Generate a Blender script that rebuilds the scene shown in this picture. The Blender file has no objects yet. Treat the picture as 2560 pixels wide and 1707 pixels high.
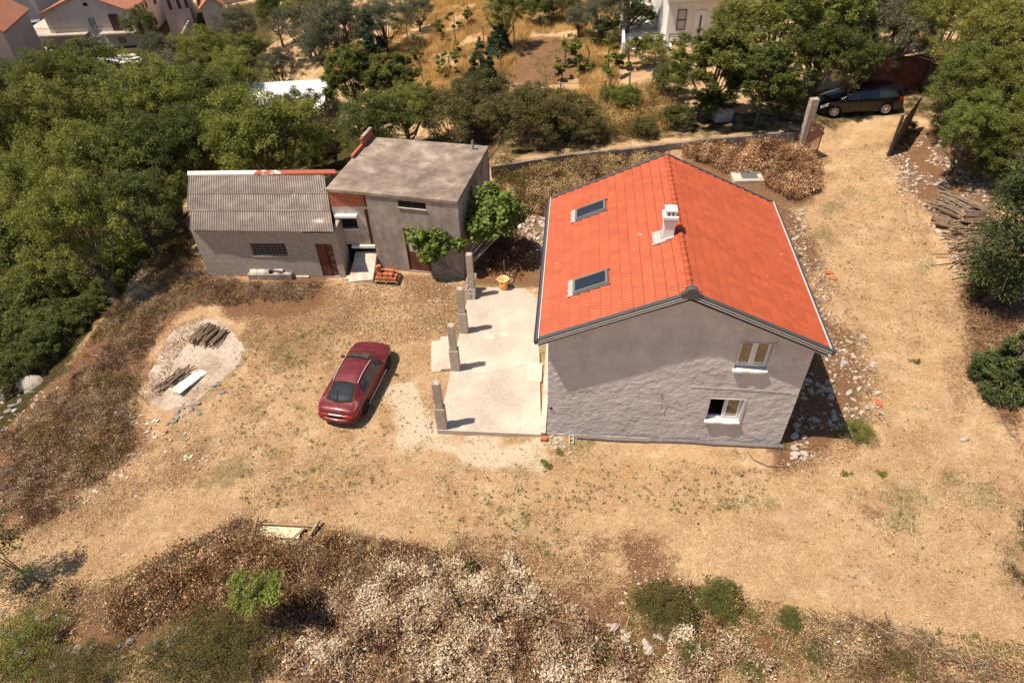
import bpy, bmesh, math, random
import numpy as np
from mathutils import Vector, Matrix
R=math.radians; PI=math.pi
S=bpy.context.scene; COL=S.collection
# ------------------------------------------------------------------ camera
FPX=1652.18; PITCH=0.7356; ROLL=-0.0400; HC=20.0
cp,sp,cr,sr=math.cos(PITCH),math.sin(PITCH),math.cos(ROLL),math.sin(ROLL)
FW=Vector((0,cp,-sp)); UP0=Vector((0,sp,cp)); RT0=Vector((1,0,0))
AX=RT0*cr+UP0*sr; AY=UP0*cr-RT0*sr
cam=bpy.data.cameras.new('camera'); camo=bpy.data.objects.new('camera',cam); COL.objects.link(camo)
cam.sensor_width=36; cam.lens=FPX/2560*36; cam.clip_start=.1; cam.clip_end=3000
m=Matrix((AX,AY,-FW)).transposed().to_4x4(); m.translation=Vector((0,0,HC)); camo.matrix_world=m
S.camera=camo
# ------------------------------------------------------------------ light
SUN_AZ=R(12.5); SUN_EL=R(65)
TS=Vector((-math.cos(SUN_AZ)*math.cos(SUN_EL),-math.sin(SUN_AZ)*math.cos(SUN_EL),math.sin(SUN_EL)))
w=bpy.data.worlds.new('World'); S.world=w; w.use_nodes=True
nt=w.node_tree; bg=nt.nodes['Background']; sky=nt.nodes.new('ShaderNodeTexSky'); sky.sky_type='NISHITA'
sky.sun_disc=False; sky.sun_elevation=SUN_EL; sky.sun_rotation=math.atan2(TS.x,TS.y); sky.altitude=100
nt.links.new(sky.outputs[0],bg.inputs[0]); bg.inputs[1].default_value=0.07
sl=bpy.data.lights.new('sun','SUN'); sl.energy=4.6; sl.angle=R(.55); sl.color=(1,.885,.73)
so=bpy.data.objects.new('sun',sl); COL.objects.link(so); so.rotation_euler=TS.to_track_quat('Z','Y').to_euler()
S.view_settings.view_transform='Standard'; S.view_settings.look='None'; S.view_settings.exposure=0.50; S.view_settings.gamma=1
S.cycles.max_bounces=5; S.cycles.diffuse_bounces=2; S.cycles.glossy_bounces=2; S.cycles.transmission_bounces=3; S.cycles.transparent_max_bounces=4
# ------------------------------------------------------------------ pixel -> world
def ray(px,py):
    u=px-1280; v=-(py-853.5)
    return (FW*FPX+AX*u+AY*v).normalized()
def U(px,py,z=0.):
    d=ray(px,py); t=(z-HC)/d.z; return Vector((d.x*t,d.y*t,z))
# ------------------------------------------------------------------ terrain
_cp=[(1.2,16.8,-.12),(5,16,-.12),(10,15.7,-.1),(-3,17,-.28),(-2,25,-.12),(-7,18,-.3),(-7,21,-.3),(-12,17,-.5),(-6,26.5,-.12),(-12,27.5,-.08),(-15.5,28,-.1),(-14,21.7,-.42),
(-20,21,-.9),(-18,15,-.9),(-10,12,-.5),(0,12,-.25),(0,8,-.25),(10,12,0),(10,8,0),(14,16,.12),(20,12,.35),(20,19,.6),(14,22,.25),(12,26,.3),(17,28,.7),(22,24,1.1),(26,26,1.8),(28,18,1.8),
(5,30,.3),(10,34,.6),(16,35,1.1),(0,33,.15),(-2,30,0),(20,34,1.5),(23,38,2.2),(28,40,2.9),(18,40,1.7),(8,42,1.0),(0,40,.0),(-8,38,-.6),(20,66,1.8),(8,66,1.2),(0,55,.5),(0,72,.9),(-10,60,-1.2),(-8,80,-.5),
(-20,35,-2.2),(-15,34,-1.0),(-25,28,-2.8),(-30,40,-4.5),(-26,20,-2.2),(-40,60,-8),(-56,105,-10),(-70,90,-10),(-40,95,-9.6),(-20,95,-5),(-15,45,-2.6),(-48,82,-9.8),(-75,110,-10),
(30,90,3),(60,70,6),(40,45,5),(-60,50,-9),(35,30,3.8),(32,5,2.2),(-30,5,-2.5),(-200,200,-16),(0,250,2),(200,200,14),(-200,-50,-12),(200,-50,8),(0,-60,0),(-100,150,-11),(300,400,20),(-300,400,-20)]
_C=np.array(_cp)
def _phi(r2): return np.where(r2>1e-9,.5*r2*np.log(np.maximum(r2,1e-9)),0)
def _tps():
    n=len(_C); d=((_C[:,None,:2]-_C[None,:,:2])**2).sum(-1)/400
    A=np.zeros((n+3,n+3)); A[:n,:n]=_phi(d)+np.eye(n)*.003
    Pm=np.column_stack([np.ones(n),_C[:,0]/20,_C[:,1]/20]); A[:n,n:]=Pm; A[n:,:n]=Pm.T
    b=np.zeros(n+3); b[:n]=_C[:,2]; return np.linalg.solve(A,b)
_W=_tps()
# line of the retaining wall (top edge, pixel of photo, height)
WALLPX=[(1228,418,1.15),(1330,403,1.2),(1417,389,1.3),(1499,381,1.4),(1600,371,1.6),(1691,359,1.75),(1801,348,1.95),(1920,337,2.15),(1990,334,2.25)]
WP=np.array([tuple(U(a,b,z)) for a,b,z in WALLPX])
def hs(x,y):
    x=np.atleast_1d(np.asarray(x,float)); y=np.atleast_1d(np.asarray(y,float))
    sh=x.shape; x=x.ravel(); y=y.ravel(); out=np.empty(len(x))
    for i in range(0,len(x),20000):
        X=x[i:i+20000];Y=y[i:i+20000]
        d=((X[:,None]-_C[None,:,0])**2+(Y[:,None]-_C[None,:,1])**2)/400
        out[i:i+20000]=_phi(d)@_W[:-3]+_W[-3]+_W[-2]*X/20+_W[-1]*Y/20
    yw=np.interp(x,WP[:,0],WP[:,1]); zw=np.interp(x,WP[:,0],WP[:,2])
    d=y-yw; m_=np.clip((x-WP[0,0]+.5)/1.0,0,1)*np.clip((20.3-x)/.7,0,1)
    up=np.maximum(zw-.12-out,0)*np.clip((d+.05)/.12,0,1)*np.exp(-np.maximum(d,0)**2/40)*m_
    return (out+up).reshape(sh)
def h(x,y): return float(hs(x,y)[0])
def at(px,py,dz=0.):
    d=ray(px,py); z=0.
    t0,t1=None,None
    ts=np.arange(8,330,.5); pts=np.array([[d.x*t,d.y*t,HC+d.z*t] for t in ts])
    g=pts[:,2]-hs(pts[:,0],pts[:,1])-dz
    k=int(np.argmax(g<0)) if (g<0).any() else len(ts)-1
    a,b=ts[max(k-1,0)],ts[k]
    for _ in range(18):
        mth=(a+b)/2
        if HC+d.z*mth-h(d.x*mth,d.y*mth)-dz>0: a=mth
        else: b=mth
    return Vector((d.x*a,d.y*a,HC+d.z*a))
K=2560/2352
def D(px,py,dz=0.): return at(px*K,py*K,dz)
# ------------------------------------------------------------------ noise
def vnoise(x,y,sc,seed):
    rg=np.random.RandomState(seed); L=rg.rand(256,256); x=np.asarray(x)/sc+1000; y=np.asarray(y)/sc+1000
    xi=np.floor(x).astype(int); yi=np.floor(y).astype(int); fx=x-xi; fy=y-yi
    fx=fx*fx*(3-2*fx); fy=fy*fy*(3-2*fy); g=lambda i,j:L[i%256,j%256]
    return (g(xi,yi)*(1-fx)+g(xi+1,yi)*fx)*(1-fy)+(g(xi,yi+1)*(1-fx)+g(xi+1,yi+1)*fx)*fy
def fbm(x,y,sc,seed,o=4):
    s=0;a=1;t=0
    for i in range(o): s=s+a*vnoise(x,y,sc/2**i,seed+i*7); t+=a; a*=.55
    return s/t
def inpoly(x,y,poly):
    x=np.asarray(x);y=np.asarray(y);r=np.zeros(x.shape,bool);n=len(poly)
    for i in range(n):
        x0,y0=poly[i][0],poly[i][1];x1,y1=poly[(i+1)%n][0],poly[(i+1)%n][1]
        if y0==y1: continue
        c=((y0>y)!=(y1>y))&(x<(x1-x0)*(y-y0)/(y1-y0)+x0); r^=c
    return r
def polydist(x,y,poly):
    d=np.full(np.asarray(x).shape,1e9);n=len(poly)
    for i in range(n):
        ax,ay=poly[i][0],poly[i][1];bx,by=poly[(i+1)%n][0]-ax,poly[(i+1)%n][1]-ay
        t=np.clip(((x-ax)*bx+(y-ay)*by)/(bx*bx+by*by+1e-9),0,1)
        d=np.minimum(d,np.hypot(x-ax-t*bx,y-ay-t*by))
    return np.where(inpoly(x,y,poly),d,-d)
def scatter(poly,n,rg):
    P=np.array([(p[0],p[1]) for p in poly]); lo=P.min(0);hi=P.max(0);o=np.empty((0,2))
    while len(o)<n:
        q=lo+rg.rand(n*2,2)*(hi-lo); q=q[inpoly(q[:,0],q[:,1],P)]; o=np.vstack([o,q])
    return o[:n]
def Dpoly(l): return [D(*p) for p in l]
# ------------------------------------------------------------------ materials
def srgb(r,g,b):
    f=lambda c:(c/12.92 if c<=.04045 else ((c+.055)/1.055)**2.4)
    return (f(r/255),f(g/255),f(b/255),1)
class NT:
    def __init__(s,name):
        s.m=bpy.data.materials.new(name); s.m.use_nodes=True; s.t=s.m.node_tree; s.b=s.t.nodes['Principled BSDF']
        s.tc=None
    def n(s,ty,**k):
        o=s.t.nodes.new('ShaderNode'+ty)
        for a,v in k.items(): setattr(o,a,v)
        return o
    def l(s,a,b): s.t.links.new(a,b)
    def coord(s,kind='Object'):
        if not s.tc: s.tc=s.n('TexCoord')
        return s.tc.outputs[kind]
    def noise(s,scale,detail=4,rough=.6,vec=None,kind='Object'):
        o=s.n('TexNoise'); o.inputs['Scale'].default_value=scale; o.inputs['Detail'].default_value=detail; o.inputs['Roughness'].default_value=rough
        s.l(vec if vec is not None else s.coord(kind),o.inputs['Vector']); return o.outputs['Fac']
    def ramp(s,fac,stops,interp='LINEAR'):
        o=s.n('ValToRGB'); o.color_ramp.interpolation=interp; e=o.color_ramp.elements
        while len(e)<len(stops): e.new(.5)
        for i,(p,c) in enumerate(stops): e[i].position=p; e[i].color=c if len(c)==4 else (*c,1)
        s.l(fac,o.inputs[0]); return o.outputs[0]
    def mix(s,fac,a,b,mode='MIX'):
        o=s.n('Mix',data_type='RGBA',blend_type=mode)
        for i,v in ((0,fac),(6,a),(7,b)):
            if hasattr(v,'is_output') or isinstance(v,bpy.types.NodeSocket): s.l(v,o.inputs[i])
            else: o.inputs[i].default_value=v
        return o.outputs[2]
    def math(s,op,a,b=0.,c=None):
        o=s.n('Math',operation=op)
        for i,v in enumerate((a,b)+((c,) if c is not None else ())):
            if isinstance(v,bpy.types.NodeSocket): s.l(v,o.inputs[i])
            else: o.inputs[i].default_value=v
        return o.outputs[0]
    def bump(s,hgt,strength=.4,dist=.05):
        o=s.n('Bump'); o.inputs['Strength'].default_value=strength; o.inputs['Distance'].default_value=dist
        s.l(hgt,o.inputs['Height']); s.l(o.outputs[0],s.b.inputs['Normal'])
def mat(name,col,rough=.8,var=.25,scale=3.,bump=.3,bscale=20.,metal=0.,spec=.3,dirt=None,dscale=1.2,bdist=.02):
    """plain weathered surface: base colour varied by two noises, optional dirt colour in patches, bump"""
    M=NT(name); c=col if len(col)==4 else (*col,1)
    lo=tuple(v*(1-var) for v in c[:3])+(1,); hi=tuple(min(1,v*(1+var)) for v in c[:3])+(1,)
    f=M.noise(scale,6,.65); o=M.ramp(f,[(.3,lo),(.7,hi)])
    if dirt: 
        g=M.noise(dscale,5,.7); g2=M.ramp(g,[(.48,(0,0,0,1)),(.68,(1,1,1,1))]); o=M.mix(g2,o,dirt if len(dirt)==4 else (*dirt,1))
    M.l(o,M.b.inputs['Base Color']); M.b.inputs['Roughness'].default_value=rough; M.b.inputs['Metallic'].default_value=metal
    M.b.inputs['Specular IOR Level'].default_value=spec
    if bump: M.bump(M.noise(bscale,5,.7),bump,bdist)
    return M.m
def leafmat(name,stops,trans=.33,rough=.55,spec=.25):
    M=NT(name); a=M.n('Attribute'); a.attribute_name='tint'
    oi=M.n('ObjectInfo'); c=M.ramp(a.outputs['Fac'],stops)
    hsv=M.n('HueSaturation'); M.l(c,hsv.inputs['Color'])
    v=M.n('MapRange'); v.inputs['To Min'].default_value=.8; v.inputs['To Max'].default_value=1.22; M.l(oi.outputs['Random'],v.inputs[0]); M.l(v.outputs[0],hsv.inputs['Value'])
    M.l(hsv.outputs[0],M.b.inputs['Base Color']); M.b.inputs['Roughness'].default_value=rough; M.b.inputs['Specular IOR Level'].default_value=spec
    if trans:
        t=M.n('BsdfTranslucent'); M.l(hsv.outputs[0],t.inputs[0]); ms=M.n('MixShader'); ms.inputs[0].default_value=trans
        M.l(M.b.outputs[0],ms.inputs[1]); M.l(t.outputs[0],ms.inputs[2]); M.l(ms.outputs[0],M.t.nodes['Material Output'].inputs[0])
    return M.m
# ------------------------------------------------------------------ objects
def tag(o,label=None,cat=None,group=None,kind=None):
    if label: o['label']=label
    if cat: o['category']=cat
    if group: o['group']=group
    if kind: o['kind']=kind
    return o
def empty(name,loc=(0,0,0),rz=0,label=None,cat=None,group=None):
    o=bpy.data.objects.new(name,None); COL.objects.link(o); o.location=loc; o.rotation_euler=(0,0,rz); o.empty_display_size=.1
    return tag(o,label,cat,group)
def link(name,me,parent=None):
    o=bpy.data.objects.new(name,me); COL.objects.link(o)
    if parent: o.parent=parent
    return o
class MB:
    def __init__(s): s.v=[];s.f=[];s.m=[];s.mi=0
    def add(s,vs,fs):
        n=len(s.v); s.v+= [tuple(v) for v in vs]; s.f+=[tuple(i+n for i in f) for f in fs]; s.m+=[s.mi]*len(fs); return s
    def box(s,x0,x1,y0,y1,z0,z1,M=None):
        vs=[Vector((x,y,z)) for z in (z0,z1) for y in (y0,y1) for x in (x0,x1)]
        if M is not None: vs=[M@v for v in vs]
        return s.add(vs,[(0,2,3,1),(4,5,7,6),(0,1,5,4),(2,6,7,3),(0,4,6,2),(1,3,7,5)])
    def hexa(s,b,t): # 4 bottom, 4 top (ccw from above)
        return s.add(list(b)+list(t),[(3,2,1,0),(4,5,6,7),(0,1,5,4),(1,2,6,5),(2,3,7,6),(3,0,4,7)])
    def tube(s,pts,rad,n=8,cap=True,ph=0):
        pts=[Vector(p) for p in pts]; 
        if not isinstance(rad,(list,tuple)): rad=[rad]*len(pts)
        rings=[]; base=len(s.v); up=Vector((0,0,1)); px=None
        for i,p in enumerate(pts):
            t=(pts[min(i+1,len(pts)-1)]-pts[max(i-1,0)]); t=t.normalized() if t.length>1e-9 else Vector((0,0,1))
            if px is None: px=t.cross(up if abs(t.z)<.95 else Vector((1,0,0))).normalized()
            else:
                px=(px-t*px.dot(t)); px=px.normalized() if px.length>1e-6 else t.orthogonal().normalized()
            q=t.cross(px)
            for k in range(n):
                a=2*PI*k/n+ph; s.v.append(tuple(p+(px*math.cos(a)+q*math.sin(a))*rad[i]))
        for i in range(len(pts)-1):
            for k in range(n):
                a=base+i*n+k; b=base+i*n+(k+1)%n; s.f.append((a,b,b+n,a+n)); s.m.append(s.mi)
        if cap:
            s.f.append(tuple(base+k for k in range(n))[::-1]); s.m.append(s.mi); e=base+(len(pts)-1)*n
            s.f.append(tuple(e+k for k in range(n))); s.m.append(s.mi)
        return s
    def lathe(s,prof,n=24,M=None,c=(0,0)):
        base=len(s.v)
        for r,z in prof:
            for k in range(n):
                a=2*PI*k/n; v=Vector((c[0]+r*math.cos(a),c[1]+r*math.sin(a),z)); s.v.append(tuple(M@v if M is not None else v))
        for i in range(len(prof)-1):
            for k in range(n):
                a=base+i*n+k;b=base+i*n+(k+1)%n; s.f.append((a,b,b+n,a+n)); s.m.append(s.mi)
        return s
    def build(s,name,mats,parent=None,smooth=False,bevel=0,loc=None):
        me=bpy.data.meshes.new(name); me.from_pydata(s.v,[],s.f)
        for m_ in (mats if isinstance(mats,(list,tuple)) else [mats]): me.materials.append(m_)
        me.polygons.foreach_set('material_index',s.m)
        if smooth: me.polygons.foreach_set('use_smooth',[True]*len(s.f))
        me.update()
        if bevel:
            bm=bmesh.new(); bm.from_mesh(me); bmesh.ops.remove_doubles(bm,verts=bm.verts,dist=1e-5)
            ed=[e for e in bm.edges if len(e.link_faces)==2 and e.calc_face_angle(0)>.5]
            bmesh.ops.bevel(bm,geom=ed,offset=bevel,segments=2,affect='EDGES',profile=.5,clamp_overlap=True); bm.to_mesh(me); bm.free()
        return link(name,me,parent) if loc is None else _l(link(name,me,parent),loc)
def _l(o,loc): o.location=loc; return o
def fmesh(name,V,F,mat_,tint=None,smooth=False,colattr=None):
    """numpy mesh, F (n,k) fixed size faces"""
    me=bpy.data.meshes.new(name); V=np.asarray(V,np.float32); F=np.asarray(F,np.int32); k=F.shape[1]
    me.vertices.add(len(V)); me.vertices.foreach_set('co',V.ravel()); me.loops.add(F.size); me.loops.foreach_set('vertex_index',F.ravel())
    me.polygons.add(len(F)); me.polygons.foreach_set('loop_start',np.arange(0,F.size,k,dtype=np.int32)); me.polygons.foreach_set('loop_total',np.full(len(F),k,np.int32))
    me.polygons.foreach_set('use_smooth',np.full(len(F),smooth))
    for m_ in (mat_ if isinstance(mat_,(list,tuple)) else [mat_]): me.materials.append(m_)
    me.update()
    if tint is not None:
        a=me.attributes.new('tint','FLOAT','POINT'); a.data.foreach_set('value',np.asarray(tint,np.float32))
    if colattr is not None:
        a=me.attributes.new('zone','FLOAT_COLOR','POINT'); a.data.foreach_set('color',np.asarray(colattr,np.float32).ravel())
    return me
def leaves(P,size,aspect,rg,up=.5,dirs=None,droop=0.,jit=.35,tint=None,fold=True):
    """diamond shaped leaves at points P; returns V,F,tint"""
    n=len(P); nr=rg.normal(size=(n,3)); nr[:,2]=np.abs(nr[:,2])+up*2.; nr/=np.linalg.norm(nr,axis=1)[:,None]
    a=rg.normal(size=(n,3)) if dirs is None else dirs+rg.normal(size=(n,3))*.25
    a[:,2]-=droop; a-=nr*(a*nr).sum(1)[:,None]; a/=np.linalg.norm(a,axis=1)[:,None]+1e-9
    b=np.cross(nr,a); sz=size*(1+jit*rg.normal(size=n)).clip(.4,2)[:,None]; L=a*sz*.5; B=b*sz*.5*aspect
    V=np.stack([P-L,P-L*.1+B+nr*sz*.06,P+L,P-L*.1-B+nr*sz*.06],1).reshape(-1,3); F=np.arange(4*n).reshape(n,4)
    t=rg.rand(n) if tint is None else tint
    return V,F,np.repeat(t,4)
# ------------------------------------------------------------------ ground sheet
def ticks(segs):
    o=[]
    for a,b,st in segs: o+=list(np.arange(a,b,st))
    return np.array(o+[segs[-1][1]])
gx=ticks([(-600,-160,40),(-160,-60,8),(-60,-30,1.2),(-30,32,.22),(32,60,1.2),(60,160,8),(160,600,40)])
gy=ticks([(-200,-20,20),(-20,4,3),(4,46,.22),(46,90,.8),(90,160,5),(160,700,40)])
XX,YY=np.meshgrid(gx,gy); X=XX.ravel(); Y=YY.ravel(); Z=hs(X,Y)
near=np.clip(1-np.hypot(X,Y-25)/80,0,1)
Z=Z+(fbm(X,Y,3.,3)-.5)*.16*near+(fbm(X,Y,.7,9,3)-.5)*.10*near
# keep the ground under the slabs and the house flat
SLAB=[U(1094,1075),U(1353,1086),U(1345,722),U(1193,717),U(1167,751)]
zone=np.zeros((len(X),4))    # R litter/soil, G woodland floor, B chalk/gravel, A green grass
def zp(polypx,ch,soft,amt=1.,nz=1.2,sc=2.5,seed=1):
    P=[(p.x,p.y) for p in Dpoly(polypx)]; d=polydist(X,Y,P)+(fbm(X,Y,sc,seed+40)-.5)*nz*2
    zone[:,ch]=np.maximum(zone[:,ch],np.clip(d/soft+.5,0,1)*amt)
zp([(0,960),(180,790),(330,580),(450,600),(560,650),(730,640),(780,690),(700,740),(560,720),(430,730),(330,800),(330,940),(300,1060),(170,1180),(0,1290)],0,1.6,.78,1.6,seed=2)
zp([(0,1330),(160,1330),(330,1300),(560,1190),(760,1210),(960,1250),(1200,1340),(1500,1350),(1750,1380),(1960,1440),(2352,1490),(2352,1568),(0,1568)],0,1.6,.8,1.8,seed=3)
zp([(1020,1250),(1300,1245),(1480,1280),(1580,1400),(1250,1410),(1180,1320)],0,1.6,.8,2.,1.5,seed=22)
zp([(560,650),(740,640),(800,700),(760,820),(640,860),(540,800)],0,2.,.6,2.,1.2,seed=23)
zp([(300,1060),(470,960),(560,980),(480,1100),(200,1260),(0,1330),(0,1250)],0,2.,.55,2.,1.2,seed=24)
zp([(2180,640),(2240,800),(2260,960),(2200,1000),(2150,800)],0,1.5,.5,1.6,1.2,seed=25)
zp([(1270,1215),(1480,1230),(1560,1290),(1400,1300),(1260,1270)],0,1.,.55,1.2,1.2,seed=16)
zp([(1975,1160),(2040,1165),(2030,1200),(1985,1200)],0,.5,.6,.5,.8,seed=17)
zp([(2080,420),(2160,500),(2150,620),(2100,560)],0,1.,.45,1.,1.,seed=18)
zp([(640,1010),(800,1000),(860,1090),(700,1120)],0,1.5,.42,1.5,1.,seed=19)
zp([(560,900),(640,900),(600,1000),(540,960)],0,1.2,.5,1.2,1.,seed=20)
zp([(1160,370),(1500,340),(1820,300),(1890,400),(1880,470),(1780,480),(1530,380),(1260,450),(1240,660),(1080,650),(1180,470)],0,1.,.9,seed=4)
zp([(1770,460),(1850,520),(1900,700),(2000,790),(2030,900),(1980,1010),(1860,1080),(1780,1080),(1760,900),(1840,800)],0,1.,.85,seed=5)
zp([(2352,640),(2230,640),(2190,700),(2240,800),(2280,950),(2352,1040)],0,1.,.9,seed=6)
zp([(620,650),(800,640),(830,760),(740,800),(560,770),(560,700)],0,1.5,.6,seed=7)
zp([(940,640),(1060,650),(1040,700),(960,690)],0,.6,.6,seed=7)
zp([(1260,1010),(1560,1020),(1560,1060),(1250,1050)],0,.8,.35,seed=8)
zp([(1190,90),(1300,75),(1345,100),(1325,190),(1160,200),(1150,160)],0,1.,.75,seed=8)
zp([(2040,300),(2200,300),(2260,420),(2290,600),(2200,560),(2060,420)],0,1.,.8,seed=12)
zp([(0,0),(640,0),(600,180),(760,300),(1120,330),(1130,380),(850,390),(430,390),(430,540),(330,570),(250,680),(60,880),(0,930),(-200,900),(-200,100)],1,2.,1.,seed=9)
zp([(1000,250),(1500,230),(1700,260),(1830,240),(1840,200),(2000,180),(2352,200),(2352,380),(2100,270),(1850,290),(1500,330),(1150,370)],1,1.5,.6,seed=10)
zp([(870,880),(960,865),(985,960),(1060,1010),(1230,1015),(1240,1070),(1100,1080),(1010,1050),(890,1060),(880,1000),(920,960)],2,.7,1.25,.8,1.2,seed=11)
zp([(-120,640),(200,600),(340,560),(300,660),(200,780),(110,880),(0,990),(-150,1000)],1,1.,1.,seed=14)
zp([(-200,900),(60,900),(160,860),(260,960),(120,1200),(-150,1250)],0,1.,.85,seed=15)
zp([(1790,1010),(1860,1005),(1870,1060),(1800,1070)],2,.4,.9,.5,.6,seed=11)
zp([(1900,290),(2060,260),(2060,330),(1900,340)],2,1.,.35,seed=13)
zone[:,3]=np.clip((fbm(X,Y,2.2,77)-.53)*5,0,1)*.55
def track(px,wd=.28,amt=.5,off=.72):
    P=[D(*q) for q in px]; 
    for s_ in (-off,off):
        pts=[]
        for i,p in enumerate(P):
            d_=(P[min(i+1,len(P)-1)]-P[max(i-1,0)]); d_.z=0; d_.normalize(); pts.append((p.x-d_.y*s_,p.y+d_.x*s_))
        dm=np.full(len(X),1e9)
        for (ax,ay),(bx,by) in zip(pts[:-1],pts[1:]):
            ux,uy=bx-ax,by-ay; t=np.clip(((X-ax)*ux+(Y-ay)*uy)/(ux*ux+uy*uy),0,1); dm=np.minimum(dm,np.hypot(X-ax-t*ux,Y-ay-t*uy))
        zone[:,2]=np.maximum(zone[:,2],amt*np.exp(-(dm/wd)**2)*(fbm(X,Y,1.5,91)*1.4-.1))
track([(1960,300),(1975,400),(2010,520),(2080,680),(2130,840),(2130,1000),(2060,1130),(1900,1220),(1650,1240),(1350,1210),(1050,1140),(800,1090),(560,1120),(300,1230)])
track([(1900,1150),(1600,1170),(1300,1120),(1050,1060)],.3,.35)
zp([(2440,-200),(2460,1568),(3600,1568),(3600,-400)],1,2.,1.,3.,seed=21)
C4=zone.copy(); ny,nx=XX.shape
idx=np.arange(nx*ny).reshape(ny,nx); F=np.stack([idx[:-1,:-1],idx[:-1,1:],idx[1:,1:],idx[1:,:-1]],-1).reshape(-1,4)
G=NT('ground'); at_=G.n('Attribute'); at_.attribute_name='zone'; sep=G.n('SeparateColor'); G.l(at_.outputs['Color'],sep.inputs[0])
oc=G.coord('Object')
n1=G.noise(.75,7,.68); n2=G.noise(7.,6,.72); n3=G.noise(28.,4,.75); n4=G.noise(1.7,5,.6)
mp=G.n('Mapping'); mp.inputs['Scale'].default_value=(1,3.2,1); mp.inputs['Rotation'].default_value=(0,0,.6); G.l(oc,mp.inputs[0]); n5=G.noise(17.,3,.7,mp.outputs[0])
n6=G.noise(60.,3,.8)
straw=G.ramp(n2,[(.30,(.34,.185,.095)),(.41,(.55,.345,.185)),(.50,(.70,.475,.265)),(.70,(.83,.61,.375))])
str2=G.ramp(n3,[(.28,(.32,.18,.095)),(.44,(.60,.385,.205)),(.56,(.74,.51,.285)),(.70,(.92,.735,.48))])
straw=G.mix(.5,straw,str2); 
pat=G.ramp(n1,[(.42,(0,0,0,1)),(.62,(1,1,1,1))]); pat2=G.ramp(n4,[(.52,(0,0,0,1)),(.66,(1,1,1,1))]); straw=G.mix(G.math('MULTIPLY',pat2,.5),straw,(.86,.69,.47,1)); straw=G.mix(G.math('MULTIPLY',pat,.6),straw,G.ramp(n3,[(.35,(.30,.145,.07)),(.6,(.62,.36,.19))])); straw=G.mix(.35,straw,G.ramp(n6,[(.33,(.22,.2,.18)),(.5,(.5,.5,.5)),(.68,(.85,.84,.8))]),'OVERLAY')
stm=G.math('MULTIPLY',pat,.55)
soil=G.ramp(n3,[(.30,(.08,.038,.020)),(.44,(.19,.095,.05)),(.56,(.33,.18,.10)),(.70,(.62,.42,.27))])
soil=G.mix(G.ramp(n4,[(.45,(0,0,0,1)),(.6,(.6,.6,.6,1))]),soil,G.ramp(n2,[(.35,(.16,.085,.045)),(.65,(.42,.25,.12))]))
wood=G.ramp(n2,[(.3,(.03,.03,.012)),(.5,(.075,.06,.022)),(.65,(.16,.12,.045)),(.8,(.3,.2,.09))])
chalk=G.ramp(n3,[(.3,(.62,.46,.31)),(.6,(.84,.69,.50))])
green=G.ramp(n3,[(.3,(.09,.10,.03)),(.7,(.24,.22,.08))])
def thr(ch,noisefac,wd=.35):
    a=G.math('SUBTRACT',ch,G.math('MULTIPLY',noisefac,.9)); a=G.math('MULTIPLY',G.math('ADD',a,.12),1/wd); o=G.n('Clamp'); G.l(a,o.inputs[0]); return o.outputs[0]
c=straw
c=G.mix(G.math('MULTIPLY',thr(at_.outputs['Alpha'],n2,.3),.8),c,green)
c=G.mix(thr(sep.outputs[2],n2,.5),c,chalk)
c=G.mix(thr(sep.outputs[0],n2),c,soil)
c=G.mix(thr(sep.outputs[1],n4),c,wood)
G.l(c,G.b.inputs['Base Color']); G.b.inputs['Roughness'].default_value=.95; G.b.inputs['Specular IOR Level'].default_value=.1
G.bump(G.math('ADD',n3,n2),.9,.08)
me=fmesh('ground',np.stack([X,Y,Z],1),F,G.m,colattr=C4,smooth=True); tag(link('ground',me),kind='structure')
_gz=Z.reshape(ny,nx)
def ghv(x,y):
    """height of the real ground sheet"""
    x=np.atleast_1d(np.asarray(x,float)); y=np.atleast_1d(np.asarray(y,float))
    i=np.clip(np.searchsorted(gx,x)-1,0,nx-2); j=np.clip(np.searchsorted(gy,y)-1,0,ny-2)
    fx=(x-gx[i])/(gx[i+1]-gx[i]); fy=(y-gy[j])/(gy[j+1]-gy[j])
    return (_gz[j,i]*(1-fx)+_gz[j,i+1]*fx)*(1-fy)+(_gz[j+1,i]*(1-fx)+_gz[j+1,i+1]*fx)*fy
def gh(x,y): return float(ghv(x,y)[0])
def gp(v,dz=0.): return Vector((v[0],v[1],gh(v[0],v[1])+dz))
def T(px,py,dz=0.): return gp(D(px,py),dz)

# ------------------------------------------------------------------ shared materials
M={}
M['concrete']=mat('concrete',(.56,.47,.38),.9,.18,2.5,.35,30,dirt=(.36,.29,.23),dscale=.7)
M['old_concrete']=mat('old_concrete',(.40,.325,.26),.9,.3,3,.4,25,dirt=(.25,.20,.165),dscale=.9)
M['column']=mat('column_concrete',(.46,.38,.30),.9,.2,5,.3,30,dirt=(.34,.28,.22),dscale=3)
M['black_trim']=mat('anthracite_metal',(.085,.082,.085),.45,.1,3,0,20)
M['white_trim']=mat('pale_trim',(.62,.58,.55),.5,.06,3,0,20)
M['gutter']=mat('gutter_metal',(.085,.085,.09),.4,.1,4,0)
M['white_pvc']=mat('white_plastic',(.80,.78,.78),.35,.03,3,0)
M['sill']=mat('raw_sill_mortar',(.78,.72,.64),.9,.15,12,.5,40)
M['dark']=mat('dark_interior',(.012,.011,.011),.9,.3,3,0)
M['brick']=None
M['rust']=mat('rusty_brown_paint',(.15,.045,.03),.6,.35,4,.2,30,dirt=(.07,.03,.022),dscale=3)
M['wood']=mat('weathered_wood',(.33,.23,.14),.85,.3,6,.3,40,dirt=(.20,.13,.08))
M['palewood']=mat('pale_board',(.72,.58,.38),.7,.15,6,.1,40)
M['log']=mat('bark',(.19,.125,.08),.95,.4,9,.6,30,dirt=(.10,.07,.05),dscale=6)
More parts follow.
